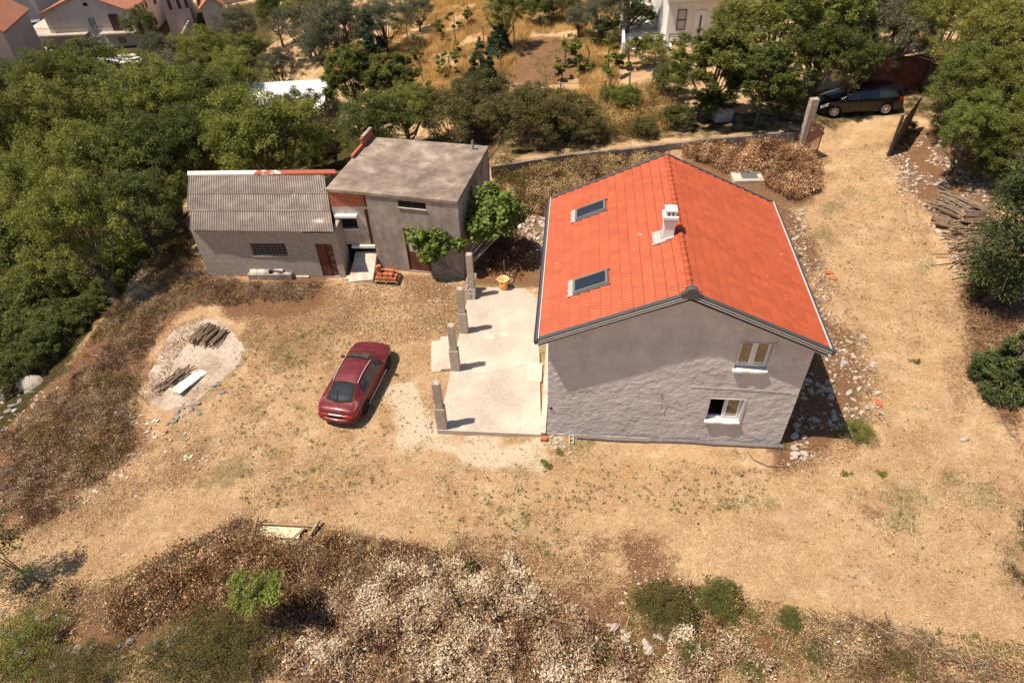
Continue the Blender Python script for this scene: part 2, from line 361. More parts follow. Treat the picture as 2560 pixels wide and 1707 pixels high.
M['logend']=mat('cut_wood',(.62,.38,.18),.8,.2,12,.2)
M['stick']=mat('dry_sticks',(.24,.175,.125),.9,.4,5,.3)
M['iron']=mat('dark_iron',(.05,.04,.035),.6,.3,6,.1)
M['stone']=mat('limestone',(.47,.40,.335),.9,.22,3,.6,14,dirt=(.34,.29,.25),dscale=2.2,bdist=.03)
M['greystone']=mat('grey_stone',(.27,.24,.22),.9,.3,3,.6,14,dirt=(.16,.14,.125),dscale=2)
M['white']=mat('white_paint',(.78,.76,.72),.8,.06,2,.1,20,dirt=(.62,.58,.52),dscale=.8)
def brickmat(name,c1,c2,mortar,bw,bh,rot=None,ms=.012,off=.5,kind='Object'):
    B=NT(name); t=B.n('TexBrick'); t.inputs['Scale'].default_value=1; t.inputs['Brick Width'].default_value=bw; t.inputs['Row Height'].default_value=bh
    t.inputs['Mortar Size'].default_value=ms; t.inputs['Color1'].default_value=(*c1,1); t.inputs['Color2'].default_value=(*c2,1); t.inputs['Mortar'].default_value=(*mortar,1); t.offset=off
    mp=B.n('Mapping'); B.l(B.coord(kind),mp.inputs[0]); 
    if rot: mp.inputs['Rotation'].default_value=rot
    B.l(mp.outputs[0],t.inputs[0]); n=B.noise(6,5,.7); c=B.mix(.5,t.outputs[0],B.ramp(n,[(.3,(.25,.25,.25)),(.7,(.8,.8,.8))]),'OVERLAY')
    B.l(c,B.b.inputs['Base Color']); B.b.inputs['Roughness'].default_value=.9; B.bump(B.math('SUBTRACT',B.math('MULTIPLY',n,.3),t.outputs[1]),.6,.02); return B.m
M['brick']=brickmat('hollow_brick',(.50,.13,.05),(.40,.10,.04),(.30,.2,.14),.33,.2,(R(90),0,0),.012)
M['blockwall']=brickmat('block_wall',(.40,.335,.285),(.385,.32,.27),(.35,.29,.245),.5,.22,(R(90),0,0),.008)

# ------------------------------------------------------------------ main house
HO=Vector((1.24,16.773,0)); HY=-.1148; WW,DD=8.83,8.55
house=empty('house',HO,HY,'two storey house of bare grey render under a bright orange tiled gable roof','house')
KR=(7.28-5.14)/(WW/2+.32)
def roofz(s): return 7.28-KR*abs(s-WW/2)
ren=NT('grey_render'); rn=ren.noise(1.3,6,.7); rc=ren.ramp(rn,[(.3,(.53,.475,.465)),(.7,(.68,.615,.60))])
rd=ren.noise(.55,6,.75); rc=ren.mix(ren.ramp(rd,[(.5,(0,0,0,1)),(.66,(.55,.55,.55,1))]),rc,(.40,.355,.34,1)); rm=ren.n('Mapping'); rm.inputs['Scale'].default_value=(1,1,1.35); ren.l(ren.coord(),rm.inputs[0])
rb=ren.noise(3.6,8,.72,rm.outputs[0]); rb2=ren.noise(15,4,.7,rm.outputs[0]); 
ren.l(rc,ren.b.inputs['Base Color']); ren.b.inputs['Roughness'].default_value=.95; ren.b.inputs['Specular IOR Level'].default_value=.1
ren.bump(ren.math('ADD',ren.math('MULTIPLY',rb,1.),ren.math('MULTIPLY',rb2,.35)),.35,.06)
WT=.28
WINS=[(6.38,7.46,3.86,5.05,'up'),(5.87,7.05,1.18,2.30,'low')]
def wall_cells(mb,x0,x1,z0,topf,holes,y0,y1,plane=lambda x,y,z:(x,y,z),step=None):
    """wall slab between y0 (front) and y1 (back) with rectangular holes; topf(x) gives the top edge"""
    xs=sorted({x0,x1,*[q for h_ in holes for q in h_[:2]],*([(x0+x1)/2] if step is None else step)})
    for a,b in zip(xs[:-1],xs[1:]):
        hh=sorted([h_ for h_ in holes if h_[0]<b-1e-6 and h_[1]>a+1e-6],key=lambda q:q[2]); z=z0
        for h_ in hh+[None]:
            ta,tb=(h_[2],h_[2]) if h_ else (topf(a),topf(b))
            if ta>z+1e-4 or tb>z+1e-4:
                mb.add([plane(*p) for p in [(a,y0,z),(b,y0,z),(b,y1,z),(a,y1,z),(a,y0,ta),(b,y0,tb),(b,y1,tb),(a,y1,ta)]],
                       [(0,1,5,4),(2,3,7,6),(4,5,6,7),(1,0,3,2),(0,4,7,3),(1,2,6,5)])
            if h_: z=h_[3]
    return mb
mb=MB()
topf=lambda s:roofz(s)-.2
wall_cells(mb,0,WW,-.05,topf,WINS,0,WT,step=[WW/2])
mb.box(0,WT,WT,DD-WT,-.05,topf(WT)-.02); mb.box(WW-WT,WW,WT,DD-WT,-.05,topf(WW-WT)-.02)
wall_cells(mb,0,WW,-.05,topf,[],DD-WT,DD,step=[WW/2])
mb.build('wall',ren.m,house)
# rough hand thrown render coat on the gable wall: real relief
_sx=sorted(set(list(np.arange(0,WW,.035))+[WW]+[q for w_ in WINS for q in (w_[0]-.002,w_[1]+.002)])); _sz=sorted(set(list(np.arange(-.05,6.95,.035))+[q for w_ in WINS for q in (w_[2]-.002,w_[3]+.002)]))
_A,_B=np.meshgrid(np.array(_sx),np.array(_sz)); _tp=7.28-KR*np.abs(_A-WW/2)-.2; _B2=np.minimum(_B,_tp)
_rl=(fbm(_A,_B*1.25,.26,61,4)*1.5+fbm(_A,_B*1.1,.09,62,3)*.9)*(.6+.4*np.clip((5.2-_B)/1.2,0,1))
_V=np.stack([_A.ravel(),(-.006-.020*_rl).ravel(),_B2.ravel()],1); _n=len(_sx); _F=[]
for j in range(len(_sz)-1):
    zc=(_sz[j]+_sz[j+1])/2
    for i in range(_n-1):
        xc=(_sx[i]+_sx[i+1])/2
        if any(a<xc<b and c<zc<d for a,b,c,d,_ in WINS) or _sz[j]>max(_tp[0,i],_tp[0,i+1]): continue
        k=j*_n+i; _F.append((k,k+1,k+1+_n,k+_n))
link('render_coat',fmesh('render_coat',_V,np.array(_F),ren.m,smooth=True),house)
MB().box(WT,WW-WT,WT,DD-WT,2.6,2.8).box(WT,WW-WT,WT,DD-WT,-.2,-.04).build('floor_slab',M['old_concrete'],house)
MB().box(-.06,WW+.05,-.07,DD+.05,-.75,-.052).build('plinth',M['old_concrete'],house)
# roof tiles: real corrugated courses
rt=NT('orange_tile'); g1=rt.noise(.8,5,.6); 
br=rt.n('TexBrick'); br.inputs['Scale'].default_value=1; br.inputs['Brick Width'].default_value=.3; br.inputs['Row Height'].default_value=.345; br.inputs['Mortar Size'].default_value=0.0; br.offset=0
br.inputs['Color1'].default_value=(.0,.0,.0,1); br.inputs['Color2'].default_value=(1,1,1,1)
sx=rt.n('SeparateXYZ'); rt.l(rt.coord(),sx.inputs[0]); cx_=rt.n('CombineXYZ'); rt.l(sx.outputs[1],cx_.inputs[0]); rt.l(sx.outputs[0],cx_.inputs[1]); rt.l(cx_.outputs[0],br.inputs[0])
tc_=rt.mix(br.outputs[0],(.36,.070,.028,1),(.47,.096,.036,1)); tc_=rt.mix(rt.math('MULTIPLY',g1,.3),tc_,(.56,.15,.068,1))
sp_=rt.n('TexNoise'); sp_.inputs['Scale'].default_value=3.1; sp_.inputs['Detail'].default_value=2; rt.l(rt.coord(),sp_.inputs[0]); tc_=rt.mix(rt.ramp(sp_.outputs[0],[(.735,(0,0,0,1)),(.75,(.6,.6,.6,1))]),tc_,(.62,.45,.33,1)); g2_=rt.noise(.35,6,.7); tc_=rt.mix(rt.ramp(g2_,[(.5,(0,0,0,1)),(.7,(.35,.35,.35,1))]),tc_,(.36,.085,.038,1)); rt.l(tc_,rt.b.inputs['Base Color']); rt.b.inputs['Roughness'].default_value=.55; rt.b.inputs['Specular IOR Level'].default_value=.3
NC=14
gapshade=mat('tile_gap_shade',(.16,.04,.02),.9,.3,8,0)  # course risers coloured dark, standing in for shade under the tile ends
def roof_side(sgn):
    run=WW/2+.32; t0,t1=-.38,DD+.33
    per=.15; nu=int((t1-t0)/per*8); tt=np.linspace(t0,t1,nu+1)
    wave=np.array([-.020*(1-abs(math.sin(PI*(t-t0)/per)))**1.3+.014 for t in tt])
    rows=[]
    for c_ in range(NC):
        a=c_/NC; b=(c_+1)/NC
        for f,lift in ((0.0,0.0),(.5,.022),(1.0,.048)):
            rows.append((a+(b-a)*f,lift))
        rows.append((b+.0012,.000))
    V=[]
    for q,lift in rows:
        s_=WW/2+sgn*q*run; z=7.28-KR*abs(s_-WW/2)
        for i,t in enumerate(tt): V.append((s_,t,z+lift+wave[i]+.002*math.sin(q*NC*2.1+t*3)))
    n=len(tt); F=[]
    for r in range(len(rows)-1):
        k=np.arange(n-1)+r*n
        f=np.stack([k,k+1,k+1+n,k+n],1); F.append(f if sgn<0 else f[:,::-1])
    me=fmesh('roof_tiles',V,np.vstack(F),[rt.m,gapshade],smooth=False); me.polygons.foreach_set('material_index',np.concatenate([np.full(n-1,1 if r%4==2 else 0) for r in range(len(rows)-1)]).astype(np.int32)); o=link('roof_tiles',me,house)
    return o
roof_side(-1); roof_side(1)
# roof deck under tiles
for sgn,nm in ((-1,'roof_deck'),(1,'roof_deck')):
    e=WW/2+sgn*(WW/2+.30); c0=WW/2
    vs=[(c0,-.36,7.26),(e,-.36,roofz(e)-.02),(e,DD+.31,roofz(e)-.02),(c0,DD+.31,7.26)]; lo=[(x,y,z-.14) for x,y,z in vs]
    b_=MB(); b_.hexa(lo,vs) if sgn>0 else b_.hexa(lo[::-1],vs[::-1]); b_.build(nm,M['wood'],house)
# ridge caps
b_=MB(); nr_=26; L=(DD+.33+.40)
for i in range(nr_):
    a=-.40+L*i/nr_; e=a+L/nr_*1.12
    for (y,r_) in ((a,.125),):
        pts=[(WW/2,a,7.25),(WW/2,a+.05,7.25),(WW/2,e,7.235)]
        b_.tube(pts,[.118,.112,.095],12,True)
o=b_.build('ridge_cap',rt.m,house,smooth=True)
# verge trims (front and back), white lines
for y0,y1 in ((-.43,-.37),(DD+.32,DD+.38)):
    b_=MB()
    for sgn in (-1,1):
        e=WW/2+sgn*(WW/2+.36)
        prof=[]
        A=[(WW/2,7.345),(e,roofz(e)+.065),(e,roofz(e)-.10),(WW/2,7.18)]
        if sgn<0: A=A[::-1]
        V=[(x,y0,z) for x,z in A]+[(x,y1,z) for x,z in A]; b_.add(V,[(0,1,2,3),(7,6,5,4),(0,4,5,1),(1,5,6,2),(2,6,7,3),(3,7,4,0)])
        # upper flange lying over the first tile
        yy0,yy1=(y1,y1+.09) if y0<0 else (y0-.08,y0)
        A=[(WW/2,7.35),(e,roofz(e)+.07),(e,roofz(e)+.05),(WW/2,7.33)]
        if sgn<0: A=A[::-1]
        V=[(x,yy0,z) for x,z in A]+[(x,yy1,z) for x,z in A]; b_.add(V,[(0,1,2,3),(7,6,5,4),(0,4,5,1),(1,5,6,2),(2,6,7,3),(3,7,4,0)])
    b_.build('verge_trim',M['black_trim'],house)
b_=MB()
for k,(zo,th) in enumerate(((-.012,.022),(-.105,.022),(-.30,.03))):
    for sgn in (-1,1):
        e=WW/2+sgn*(WW/2+.34); yf=-.44 if k<2 else -.32
        A=[(WW/2,7.28+zo),(e,roofz(e)+zo),(e,roofz(e)+zo-th),(WW/2,7.28+zo-th)]
        if sgn<0: A=A[::-1]
        V=[(x,yf,z) for x,z in A]+[(x,yf+(.012 if k<2 else .05),z) for x,z in A]; b_.add(V,[(0,1,2,3),(7,6,5,4),(0,4,5,1),(1,5,6,2),(2,6,7,3),(3,7,4,0)])
b_.build('trim_strip',M['white_trim'],house)
b_=MB()   # soffit board between trim and wall
for sgn in (-1,1):
    e=WW/2+sgn*(WW/2+.3)
    A=[(WW/2,7.05),(e,roofz(e)-.19),(e,roofz(e)-.23),(WW/2,7.01)]
    if sgn<0: A=A[::-1]
    V=[(x,-.37,z) for x,z in A]+[(x,-.004,z) for x,z in A]; b_.add(V,[(0,1,2,3),(7,6,5,4),(0,4,5,1),(1,5,6,2),(2,6,7,3),(3,7,4,0)])
b_.build('soffit',M['black_trim'],house)
b_=MB().tube([(WW/2,-.46,7.33),(WW/2,-.24,7.33)],[.2,.2],16); b_.build('ridge_end_cap',M['black_trim'],house,smooth=False)
for sx in (-.24,.24): MB().tube([(WW/2+sx,-.445,7.25),(WW/2+sx,-.30,7.25)],[.09,.09],10).build('ridge_end_wing',M['black_trim'],house)
# gutters
for sgn in (-1,1):
    e=WW/2+sgn*(WW/2+.40); z=roofz(WW/2+sgn*(WW/2+.32))-.02
    n=8; V=[];F=[]
    for y in (-.42,DD+.36):
        for k in range(n+1):
            a=PI+PI*k/n; V.append((e+.075*math.cos(a),y,z+.075*math.sin(a)))
        for k in range(n+1):
            a=2*PI-PI*k/n; V.append((e+.065*math.cos(a),y,z+.065*math.sin(a)))
    q=2*(n+1)
    for k in range(q): F.append((k,(k+1)%q,(k+1)%q+q,k+q))
    F.append(tuple(range(q))[::-1]); F.append(tuple(range(q,2*q)))
    MB().add(V,F).build('gutter',M['gutter'],house)
    if sgn<0:
        x0=e+.015
        MB().box(e+.07,e+.10,-.37,DD+.30,z-.08,z+.115).build('eave_strip',M['white_trim'],house)
        MB().tube([(e,-.38,z-.07),(e,-.38,z-.16)],.035,10).box(e-.06,e+.06,-.45,-.41,z-.09,z+.09).build('gutter_end',M['black_trim'],house)
    else:
        MB().box(e-.10,e-.07,-.37,DD+.30,z-.02,z+.115).build('eave_strip',M['white_trim'],house)
        MB().tube([(e,-.38,z-.07),(e,-.38,z-.16)],.035,10).box(e-.06,e+.06,-.45,-.41,z-.09,z+.09).build('gutter_end',M['black_trim'],house)
# skylights
gl=NT('skylight_glass'); gl.b.inputs['Base Color'].default_value=(.02,.025,.035,1); gl.b.inputs['Roughness'].default_value=.06; gl.b.inputs['Specular IOR Level'].default_value=.6
fr_=mat('skylight_frame',(.16,.15,.145),.4,.1,3,0); fl_=mat('lead_flashing',(.42,.40,.38),.5,.2,14,.2,30)
def onroofL(s0,s1,t0,t1,l0,l1):   # slab lying on the left slope between lifts l0,l1
    nrm=Vector((-KR,0,1)).normalized()
    f=lambda s,t,l:Vector((s,t,roofz(s)))+nrm*l
    return [f(s0,t0,l0),f(s1,t0,l0),f(s1,t1,l0),f(s0,t1,l0)],[f(s0,t0,l1),f(s1,t0,l1),f(s1,t1,l1),f(s0,t1,l1)]
for t0 in (1.42,6.2):
    t1=t0+.78; sk=MB()
    for a in ((.82,.90,t0,t1),(1.92,2.0,t0,t1),(.90,1.92,t0,t0+.08),(.90,1.92,t1-.08,t1)): sk.hexa(*onroofL(*a,.0,.13))
    f=sk.build('skylight_frame',fr_,house)
    MB().hexa(*onroofL(.90,1.92,t0+.08,t1-.08,.02,.105)).build('glass',gl.m,f)
    b_=MB()
    for k in range(9):
        u=t0-.07+(t1-t0+.14)*k/9; b_.hexa(*onroofL(.63+.012*(k%3),.82,u+.004,u+(t1-t0+.14)/9-.004,.055,.085))
    b_.build('flashing_apron',fl_,f)
    MB().hexa(*onroofL(.82,2.06,t0-.06,t0-.003,.02,.085)).build('flashing_side',fr_,f); MB().hexa(*onroofL(.82,2.06,t1+.003,t1+.06,.02,.085)).build('flashing_side',fr_,f)
# chimney
ch=MB(); cxx,cyy=3.99,3.13; zb=6.9
for k in range(6): ch.box(cxx-.19+.063*k+.002,cxx-.19+.063*(k+1)-.004,cyy-.19,cyy+.19,zb,7.72)
ch.box(cxx-.185,cxx+.18,cyy-.185,cyy+.185,zb,7.7)
cho=ch.build('chimney',M['white_pvc'],house)
b_=MB()
for z0,z1,hw in ((7.72,7.77,.21),(7.77,7.81,.24),(7.81,7.87,.22),(7.87,7.98,.255)): b_.box(cxx-hw,cxx+hw,cyy-hw,cyy+hw,z0,z1)
b_.build('chimney_collar',M['white'],cho,bevel=.006)
b_=MB().box(cxx-.17,cxx-.11,cyy-.17,cyy+.17,7.98,8.14).box(cxx+.11,cxx+.17,cyy-.17,cyy+.17,7.98,8.14).box(cxx-.03,cxx+.03,cyy-.17,cyy+.17,7.98,8.10)
b_.box(cxx-.2,cxx+.2,cyy-.2,cyy+.2,8.14,8.20); b_.build('chimney_cap',M['white'],cho)
b_=MB().hexa(*onroofL(3.54,3.80,2.82,3.50,.022,.08)).hexa(*onroofL(3.5,3.95,2.74,2.82,.03,.092)).hexa(*onroofL(3.80,4.2,2.8,2.93,.03,.085)).hexa(*onroofL(3.80,4.2,3.33,3.45,.03,.085)).hexa(*onroofL(3.54,3.58,2.82,3.50,.08,.11))
b_.build('chimney_flashing',fl_,cho)
# windows
pane=NT('window_glass'); pane.b.inputs['Base Color'].default_value=(.02,.018,.015,1); pane.b.inputs['Roughness'].default_value=.03; pane.b.inputs['Specular IOR Level'].default_value=1.0; pane.b.inputs['Metallic'].default_value=.0; pane.b.inputs['IOR'].default_value=1.9
for x0,x1,z0,z1,nm in WINS:
    wn=MB(); y0,y1=.10,.16; fw=.055; mid=(x0+x1)/2
    wn.box(x0,x1,y0,y1,z0,z0+fw).box(x0,x1,y0,y1,z1-fw,z1).box(x0,x0+fw,y0,y1,z0+fw,z1-fw).box(x1-fw,x1,y0,y1,z0+fw,z1-fw).box(mid-.035,mid+.035,y0,y1,z0+fw,z1-fw)
    f=wn.build('window',M['white_pvc'],house,bevel=.006)
    halves=[(x0+fw,mid-.035),(mid+.035,x1-fw)]
    for i,(a,b) in enumerate(halves):
        if nm=='low' and i==0:   # the left sash stands open into the room
            sh=MB(); q=Matrix.Translation((a,y1+.01,0))@Matrix.Rotation(R(78),4,'Z'); wd=b-a
            sh.box(0,wd,0,.05,z0+fw,z0+fw+.07,q).box(0,wd,0,.05,z1-fw-.07,z1-fw,q).box(0,.07,0,.05,z0+fw+.07,z1-fw-.07,q).box(wd-.07,wd,0,.05,z0+fw+.07,z1-fw-.07,q)
            s2=sh.build('open_sash',M['white_pvc'],f); MB().box(.07,wd-.07,.02,.03,z0+fw+.07,z1-fw-.07,q).build('pane',pane.m,s2)
            continue
        y2=y0-.02; sw=.055
        sh=MB().box(a,b,y2,y0+.03,z0+fw,z0+fw+sw).box(a,b,y2,y0+.03,z1-fw-sw,z1-fw).box(a,a+sw,y2,y0+.03,z0+fw+sw,z1-fw-sw).box(b-sw,b,y2,y0+.03,z0+fw+sw,z1-fw-sw)
        s2=sh.build('sash',M['white_pvc'],f,bevel=.004)
        MB().box(a+sw,b-sw,y2+.015,y2+.028,z0+fw+sw,z1-fw-sw).build('pane',pane.m,s2)
    rg=np.random.RandomState(5); b_=MB(); xs=np.linspace(x0-.04,x1+.04,9)
    for i in range(8):
        ya,yb=-.15+rg.uniform(-.02,.02),-.15+rg.uniform(-.02,.02)
        b_.hexa([(xs[i],ya,z0-.10),(xs[i+1],ya,z0-.10),(xs[i+1],.09,z0-.10),(xs[i],.09,z0-.10)],[(xs[i],ya,z0-.02),(xs[i+1],ya,z0-.02),(xs[i+1],.098,z0-.003),(xs[i],.098,z0-.003)])
    b_.build('sill',M['sill'],f)
    MB().box(x0-.03,x0-.002,-.012,.1,z0,z1+.03).box(x1+.002,x1+.09,-.055,-.002,z0-.05,z1+.04).box(x0,x1,-.045,.1,z1+.002,z1+.03).build('reveal',ren.m,f)
MB().box(.08,.17,-.06,.01,1.37,1.45).build('wall_hole',M['dark'],house)
b_=MB(); rg=np.random.RandomState(3)
pts=[(5.0+.5*i,-.05,2.92-.012*i+rg.uniform(-.01,.01)) for i in range(8)]; b_.tube(pts,.007,5).build('mortar_seam',ren.m,house)
MB().tube([(4.05,-.02,2.35),(4.12,-.16,2.60),(4.16,-.10,2.2),(4.20,-.08,1.6)],.009,5).build('loose_wire',M['stick'],house)
# drain hose lying along the foot of the gable wall
b_=MB(); pts=[];rd=[]
for i in range(180):
    f=i/179; s=1.15+f*(WW-1.05); t=-.16-.03*math.sin(f*9); p=HO+Matrix.Rotation(HY,3,'Z')@Vector((s,t,0)); pts.append((p.x,p.y,max(gh(p.x,p.y),-.3)+.08)); rd.append(.085 if i%2 else .074)
b_.tube(pts,rd,10); tag(b_.build('drain_pipe',mat('pipe_plastic',(.17,.145,.14),.7,.3,5,0),None,smooth=True),'long dark ribbed drain pipe lying along the foot of the grey gable wall','pipe')

# ------------------------------------------------------------------ terrace slab, kerb, steps, columns
sl_top=NT('terrace_concrete'); a1=sl_top.noise(.45,6,.65); a2=sl_top.noise(9,6,.75); a3=sl_top.noise(40,3,.7)
cc=sl_top.ramp(a1,[(.36,(.29,.235,.19)),(.5,(.43,.355,.295)),(.64,(.58,.49,.41))]); cv=sl_top.n('TexVoronoi',feature='DISTANCE_TO_EDGE'); cv.inputs['Scale'].default_value=.33; cnv=sl_top.n('Mapping'); nzv=sl_top.n('TexNoise'); nzv.inputs['Scale'].default_value=1.5; sl_top.l(sl_top.coord(),nzv.inputs[0]); mxv=sl_top.mix(.12,sl_top.coord(),nzv.outputs['Color']); sl_top.l(mxv,cv.inputs['Vector']); crk=sl_top.ramp(cv.outputs[0],[(.0,(.55,.55,.55)),(.006,(1,1,1))]); cc=sl_top.mix(1.,cc,crk,'MULTIPLY'); cc=sl_top.mix(.45,cc,sl_top.ramp(a2,[(.3,(.38,.30,.235)),(.7,(.74,.64,.53))]))
sl_top.l(cc,sl_top.b.inputs['Base Color']); sl_top.b.inputs['Roughness'].default_value=.92; sl_top.bump(a3,.3,.02)
tl=[(p.x,p.y) for p in SLAB]; n=len(tl)
tr=MB().add([(x,y,-.8) for x,y in tl]+[(x,y,0) for x,y in tl],[tuple(range(n))[::-1],tuple(range(n,2*n))]+[(i,(i+1)%n,(i+1)%n+n,i+n) for i in range(n)])
tero=tr.build('terrace',sl_top.m); tag(tero,'pale concrete terrace slab beside the orange roofed house','terrace')
chalkm=mat('fresh_mortar',(.58,.495,.40),.9,.2,6,.2)
for q in [[(450,675),(512,682),(506,722),(436,718)],[(556,668),(617,672),(612,700),(553,697)],[(550,575),(612,573),(614,592),(556,594)],[(755,890),(860,895),(852,1028),(748,1020)]]:
    pp=[U(1060+x/2.903,600+y/2.903) for x,y in q][::-1]; MB().hexa([(p.x,p.y,-.01) for p in pp],[(p.x,p.y,.006) for p in pp]).build('mortar_patch',chalkm,tero)
# narrow kerb between slab and house
R3=Matrix.Rotation(HY,3,'Z'); hw=lambda s,t,z=0.:HO+R3@Vector((s,t,z))
p0,p1,p2,p3=hw(-.28,-.12),hw(-.065,-.12),hw(-.065,DD),hw(-.28,DD)
MB().hexa([(p.x,p.y,-.6) for p in (p0,p1,p2,p3)],[(p.x,p.y,.05) for p in (p0,p1,p2,p3)]).build('edge_kerb',M['concrete'],tero)
# steps on the left edge
st=empty('concrete_steps',(0,0,0),0,'low pale concrete steps leading up to the left edge of the terrace','steps')
A=U(1060+185/2.903,600+690/2.903); B=U(1060+190/2.903,600+915/2.903)
dv=(A-B).normalized(); nv=Vector((-dv.y,dv.x,0))
for k,(w_,z_) in enumerate(((.42,-.10),(.85,-.22),(1.25,-.36))):
    e0=B+dv*(-.05+.0*k); e1=B+dv*(2.1-.12*k)
    q=[e0+nv*w_,e0-nv*.02,e1-nv*.02,e1+nv*w_]; MB().hexa([(p.x,p.y,-.9) for p in q],[(p.x,p.y,z_-.0) for p in q]).build('step',sl_top.m,st)
def column(px,py,lab,full=True):
    b=U(px,py); rz=HY
    c=empty('concrete_column',(b.x-.16,b.y+.14,0),rz,lab,'column','bare concrete columns along the left edge of the terrace')
    f=MB().box(-.19,.19,-.17,.17,-.3,1.15).box(-.185,-.165,-.155,.155,1.15,1.19).box(.165,.185,-.155,.155,1.15,1.19).box(-.165,.165,.135,.155,1.15,1.18)
    if full: f.build('lower_block',M['column'],c,bevel=.01)
    MB().box(-.145,.145,-.13,.13,1.10 if full else -.2,2.5).build('shaft',M['column'],c,bevel=.008)
    r=MB()
    for a,b2 in ((-.1,-.09),(.1,-.09),(.1,.09),(-.1,.09)): r.tube([(a,b2,2.45),(a*1.05,b2,2.62+.05*(a>0))],.008,5)
    r.build('rebar',M['rust'],c); return c
c4=lambda x,y:(1060+x/2.903,600+y/2.903)
column(*c4(162,1370),'bare concrete column at the near corner of the terrace')
column(*c4(258,948),'bare concrete column beside the concrete steps, second from the front')
column(*c4(316,676),'bare concrete column third from the front, just before the block stack')
column(*c4(375,420),'rearmost concrete column, rising behind the stacked grey blocks',False)
# block stack next to rear column
bm_=mat('concrete_block',(.50,.45,.40),.9,.2,8,.4,30)
def block(loc,rz,lab,tilt=0,grp=None):
    L,W_,H_=.40,.20,.19
    b=MB(); t=.03
    b.box(-L/2,L/2,-W_/2,-W_/2+t,0,H_).box(-L/2,L/2,W_/2-t,W_/2,0,H_).box(-L/2,-L/2+t,-W_/2+t,W_/2-t,0,H_).box(L/2-t,L/2,-W_/2+t,W_/2-t,0,H_).box(-t/2,t/2,-W_/2+t,W_/2-t,0,H_).box(-L/2+t,L/2-t,-W_/2+t,W_/2-t,0,.02)
    o=b.build('concrete_block',bm_); o.location=loc; o.rotation_euler=(tilt,0,rz); return tag(o,lab,'concrete block',grp)
bb=U(*c4(342,436)); k=0
lay=[(0,0,0,PI/2),(.22,0,0,PI/2),(0,0,1,PI/2),(.22,0,1,PI/2),(0,.42,0,PI/2),(.22,.42,0,PI/2),(0,.42,1,PI/2),(.22,.42,1,PI/2),(.0,.05,2,PI/2),(.22,.05,2,PI/2),(.0,.46,2,PI/2),(.22,.46,2,PI/2),(.02,.52,3,PI/2),(.22,.5,3,PI/2),(.12,.78,4,0)]
for dx,dy,lz,rz in lay:
    if lz==4: continue
    block((bb.x-.1+dx,bb.y+.22+dy,.001+lz*.193),HY+rz,'grey hollow concrete block in the stack in front of the rear terrace column',0,'concrete blocks stacked at the rear column')
block((bb.x+.1,bb.y+.78,.001+4*.193),HY,'topmost grey concrete block, lying crosswise against the rear terrace column')
# bucket
bo=mat('orange_plastic',(.80,.36,.10),.45,.1,3,0)
p=U(*c4(578,372)); bk=empty('bucket',(p.x,p.y+.26,0),0,'orange plastic tub with a pale rim at the back edge of the terrace','bucket')
MB().lathe([(0,.0),(.19,.0),(.20,.02),(.245,.56),(.235,.56),(.19,.05),(0,.05)],28).build('body',bo,bk,smooth=True)
MB().lathe([(.236,.545),(.285,.54),(.29,.57),(.28,.585),(.235,.58),(.236,.545)],28).build('rim',mat('pale_rim',(.85,.62,.38),.5,.05,3,0),bk,smooth=True)
for a_,b2_ in ((-.36,-.28),(.28,.36)): MB().box(a_,b2_,-.035,.035,.51,.57).build('handle_lug',bo,bk)
p=U(*c4(588,262)); MB().tube([(p.x,p.y,-.3),(p.x-.02,p.y,.95)],.035,7).build('wooden_stake',M['log']); tag(COL.objects['wooden_stake'],'thin dark wooden stake standing behind the orange tub','stake')
# brick and stones pile at front corner
b_p=U(1060+870/2.903,600+1450/2.903,-.15)
def hollow_brick(loc,rz,lab,grp,rx=0,ry=0,name='hollow_brick',m=None):
    L,W_,H_=.25,.19,.19; b=MB(); b.box(-L/2,L/2,-W_/2,W_/2,0,H_)
    for i in range(7): b.box(-L/2,L/2,-W_/2-.004+ (W_/7)*i+.008,-W_/2-.004+(W_/7)*i+.016,H_,H_+.004)
    b.box(-L/2-.003,-L/2,-.06,-.01,.04,.09).box(-L/2-.003,-L/2,.02,.07,.04,.09).box(L/2,L/2+.003,-.06,-.01,.04,.09).box(L/2,L/2+.003,.02,.07,.11,.15)
    o=b.build(name,m or tile_m); o.location=loc; o.rotation_euler=(rx,ry,rz); return tag(o,lab,'brick',grp)
tile_m=mat('terracotta',(.45,.15,.07),.85,.2,6,.3,30)
hollow_brick((b_p.x,b_p.y,-.2),HY,'red hollow brick at the near right corner of the terrace slab',None)
q=hw(.95,-.28); block((q.x,q.y,-.22),HY+PI/2,'grey hollow block standing among stones below the lower left of the gable wall')
# ------------------------------------------------------------------ flat roofed outbuilding
TO=Vector((-2.261,27.131,0)); TY=-.258; TW,TD=6.654,5.718
ob=empty('outbuilding',TO,TY,'grey rendered outbuilding under a flat concrete slab roof behind the fig tree','building')
stain=NT('stained_render'); s1=stain.noise(.9,7,.7); 
smp=stain.n('Mapping'); smp.inputs['Scale'].default_value=(4,4,.5); stain.l(stain.coord(),smp.inputs[0]); s2_=stain.noise(1.2,5,.7,smp.outputs[0])
c_=stain.ramp(s1,[(.34,(.14,.11,.095)),(.5,(.28,.225,.19)),(.64,(.48,.39,.325))]); c_=stain.mix(.45,c_,stain.ramp(s2_,[(.3,(.18,.145,.12)),(.7,(.45,.38,.32))]))
stain.l(c_,stain.b.inputs['Base Color']); stain.b.inputs['Roughness'].default_value=.95; stain.bump(stain.noise(14,5,.7),.4,.03)
sroof=NT('stained_slab'); s1=sroof.noise(.55,7,.7); s3=sroof.noise(1.6,6,.75)
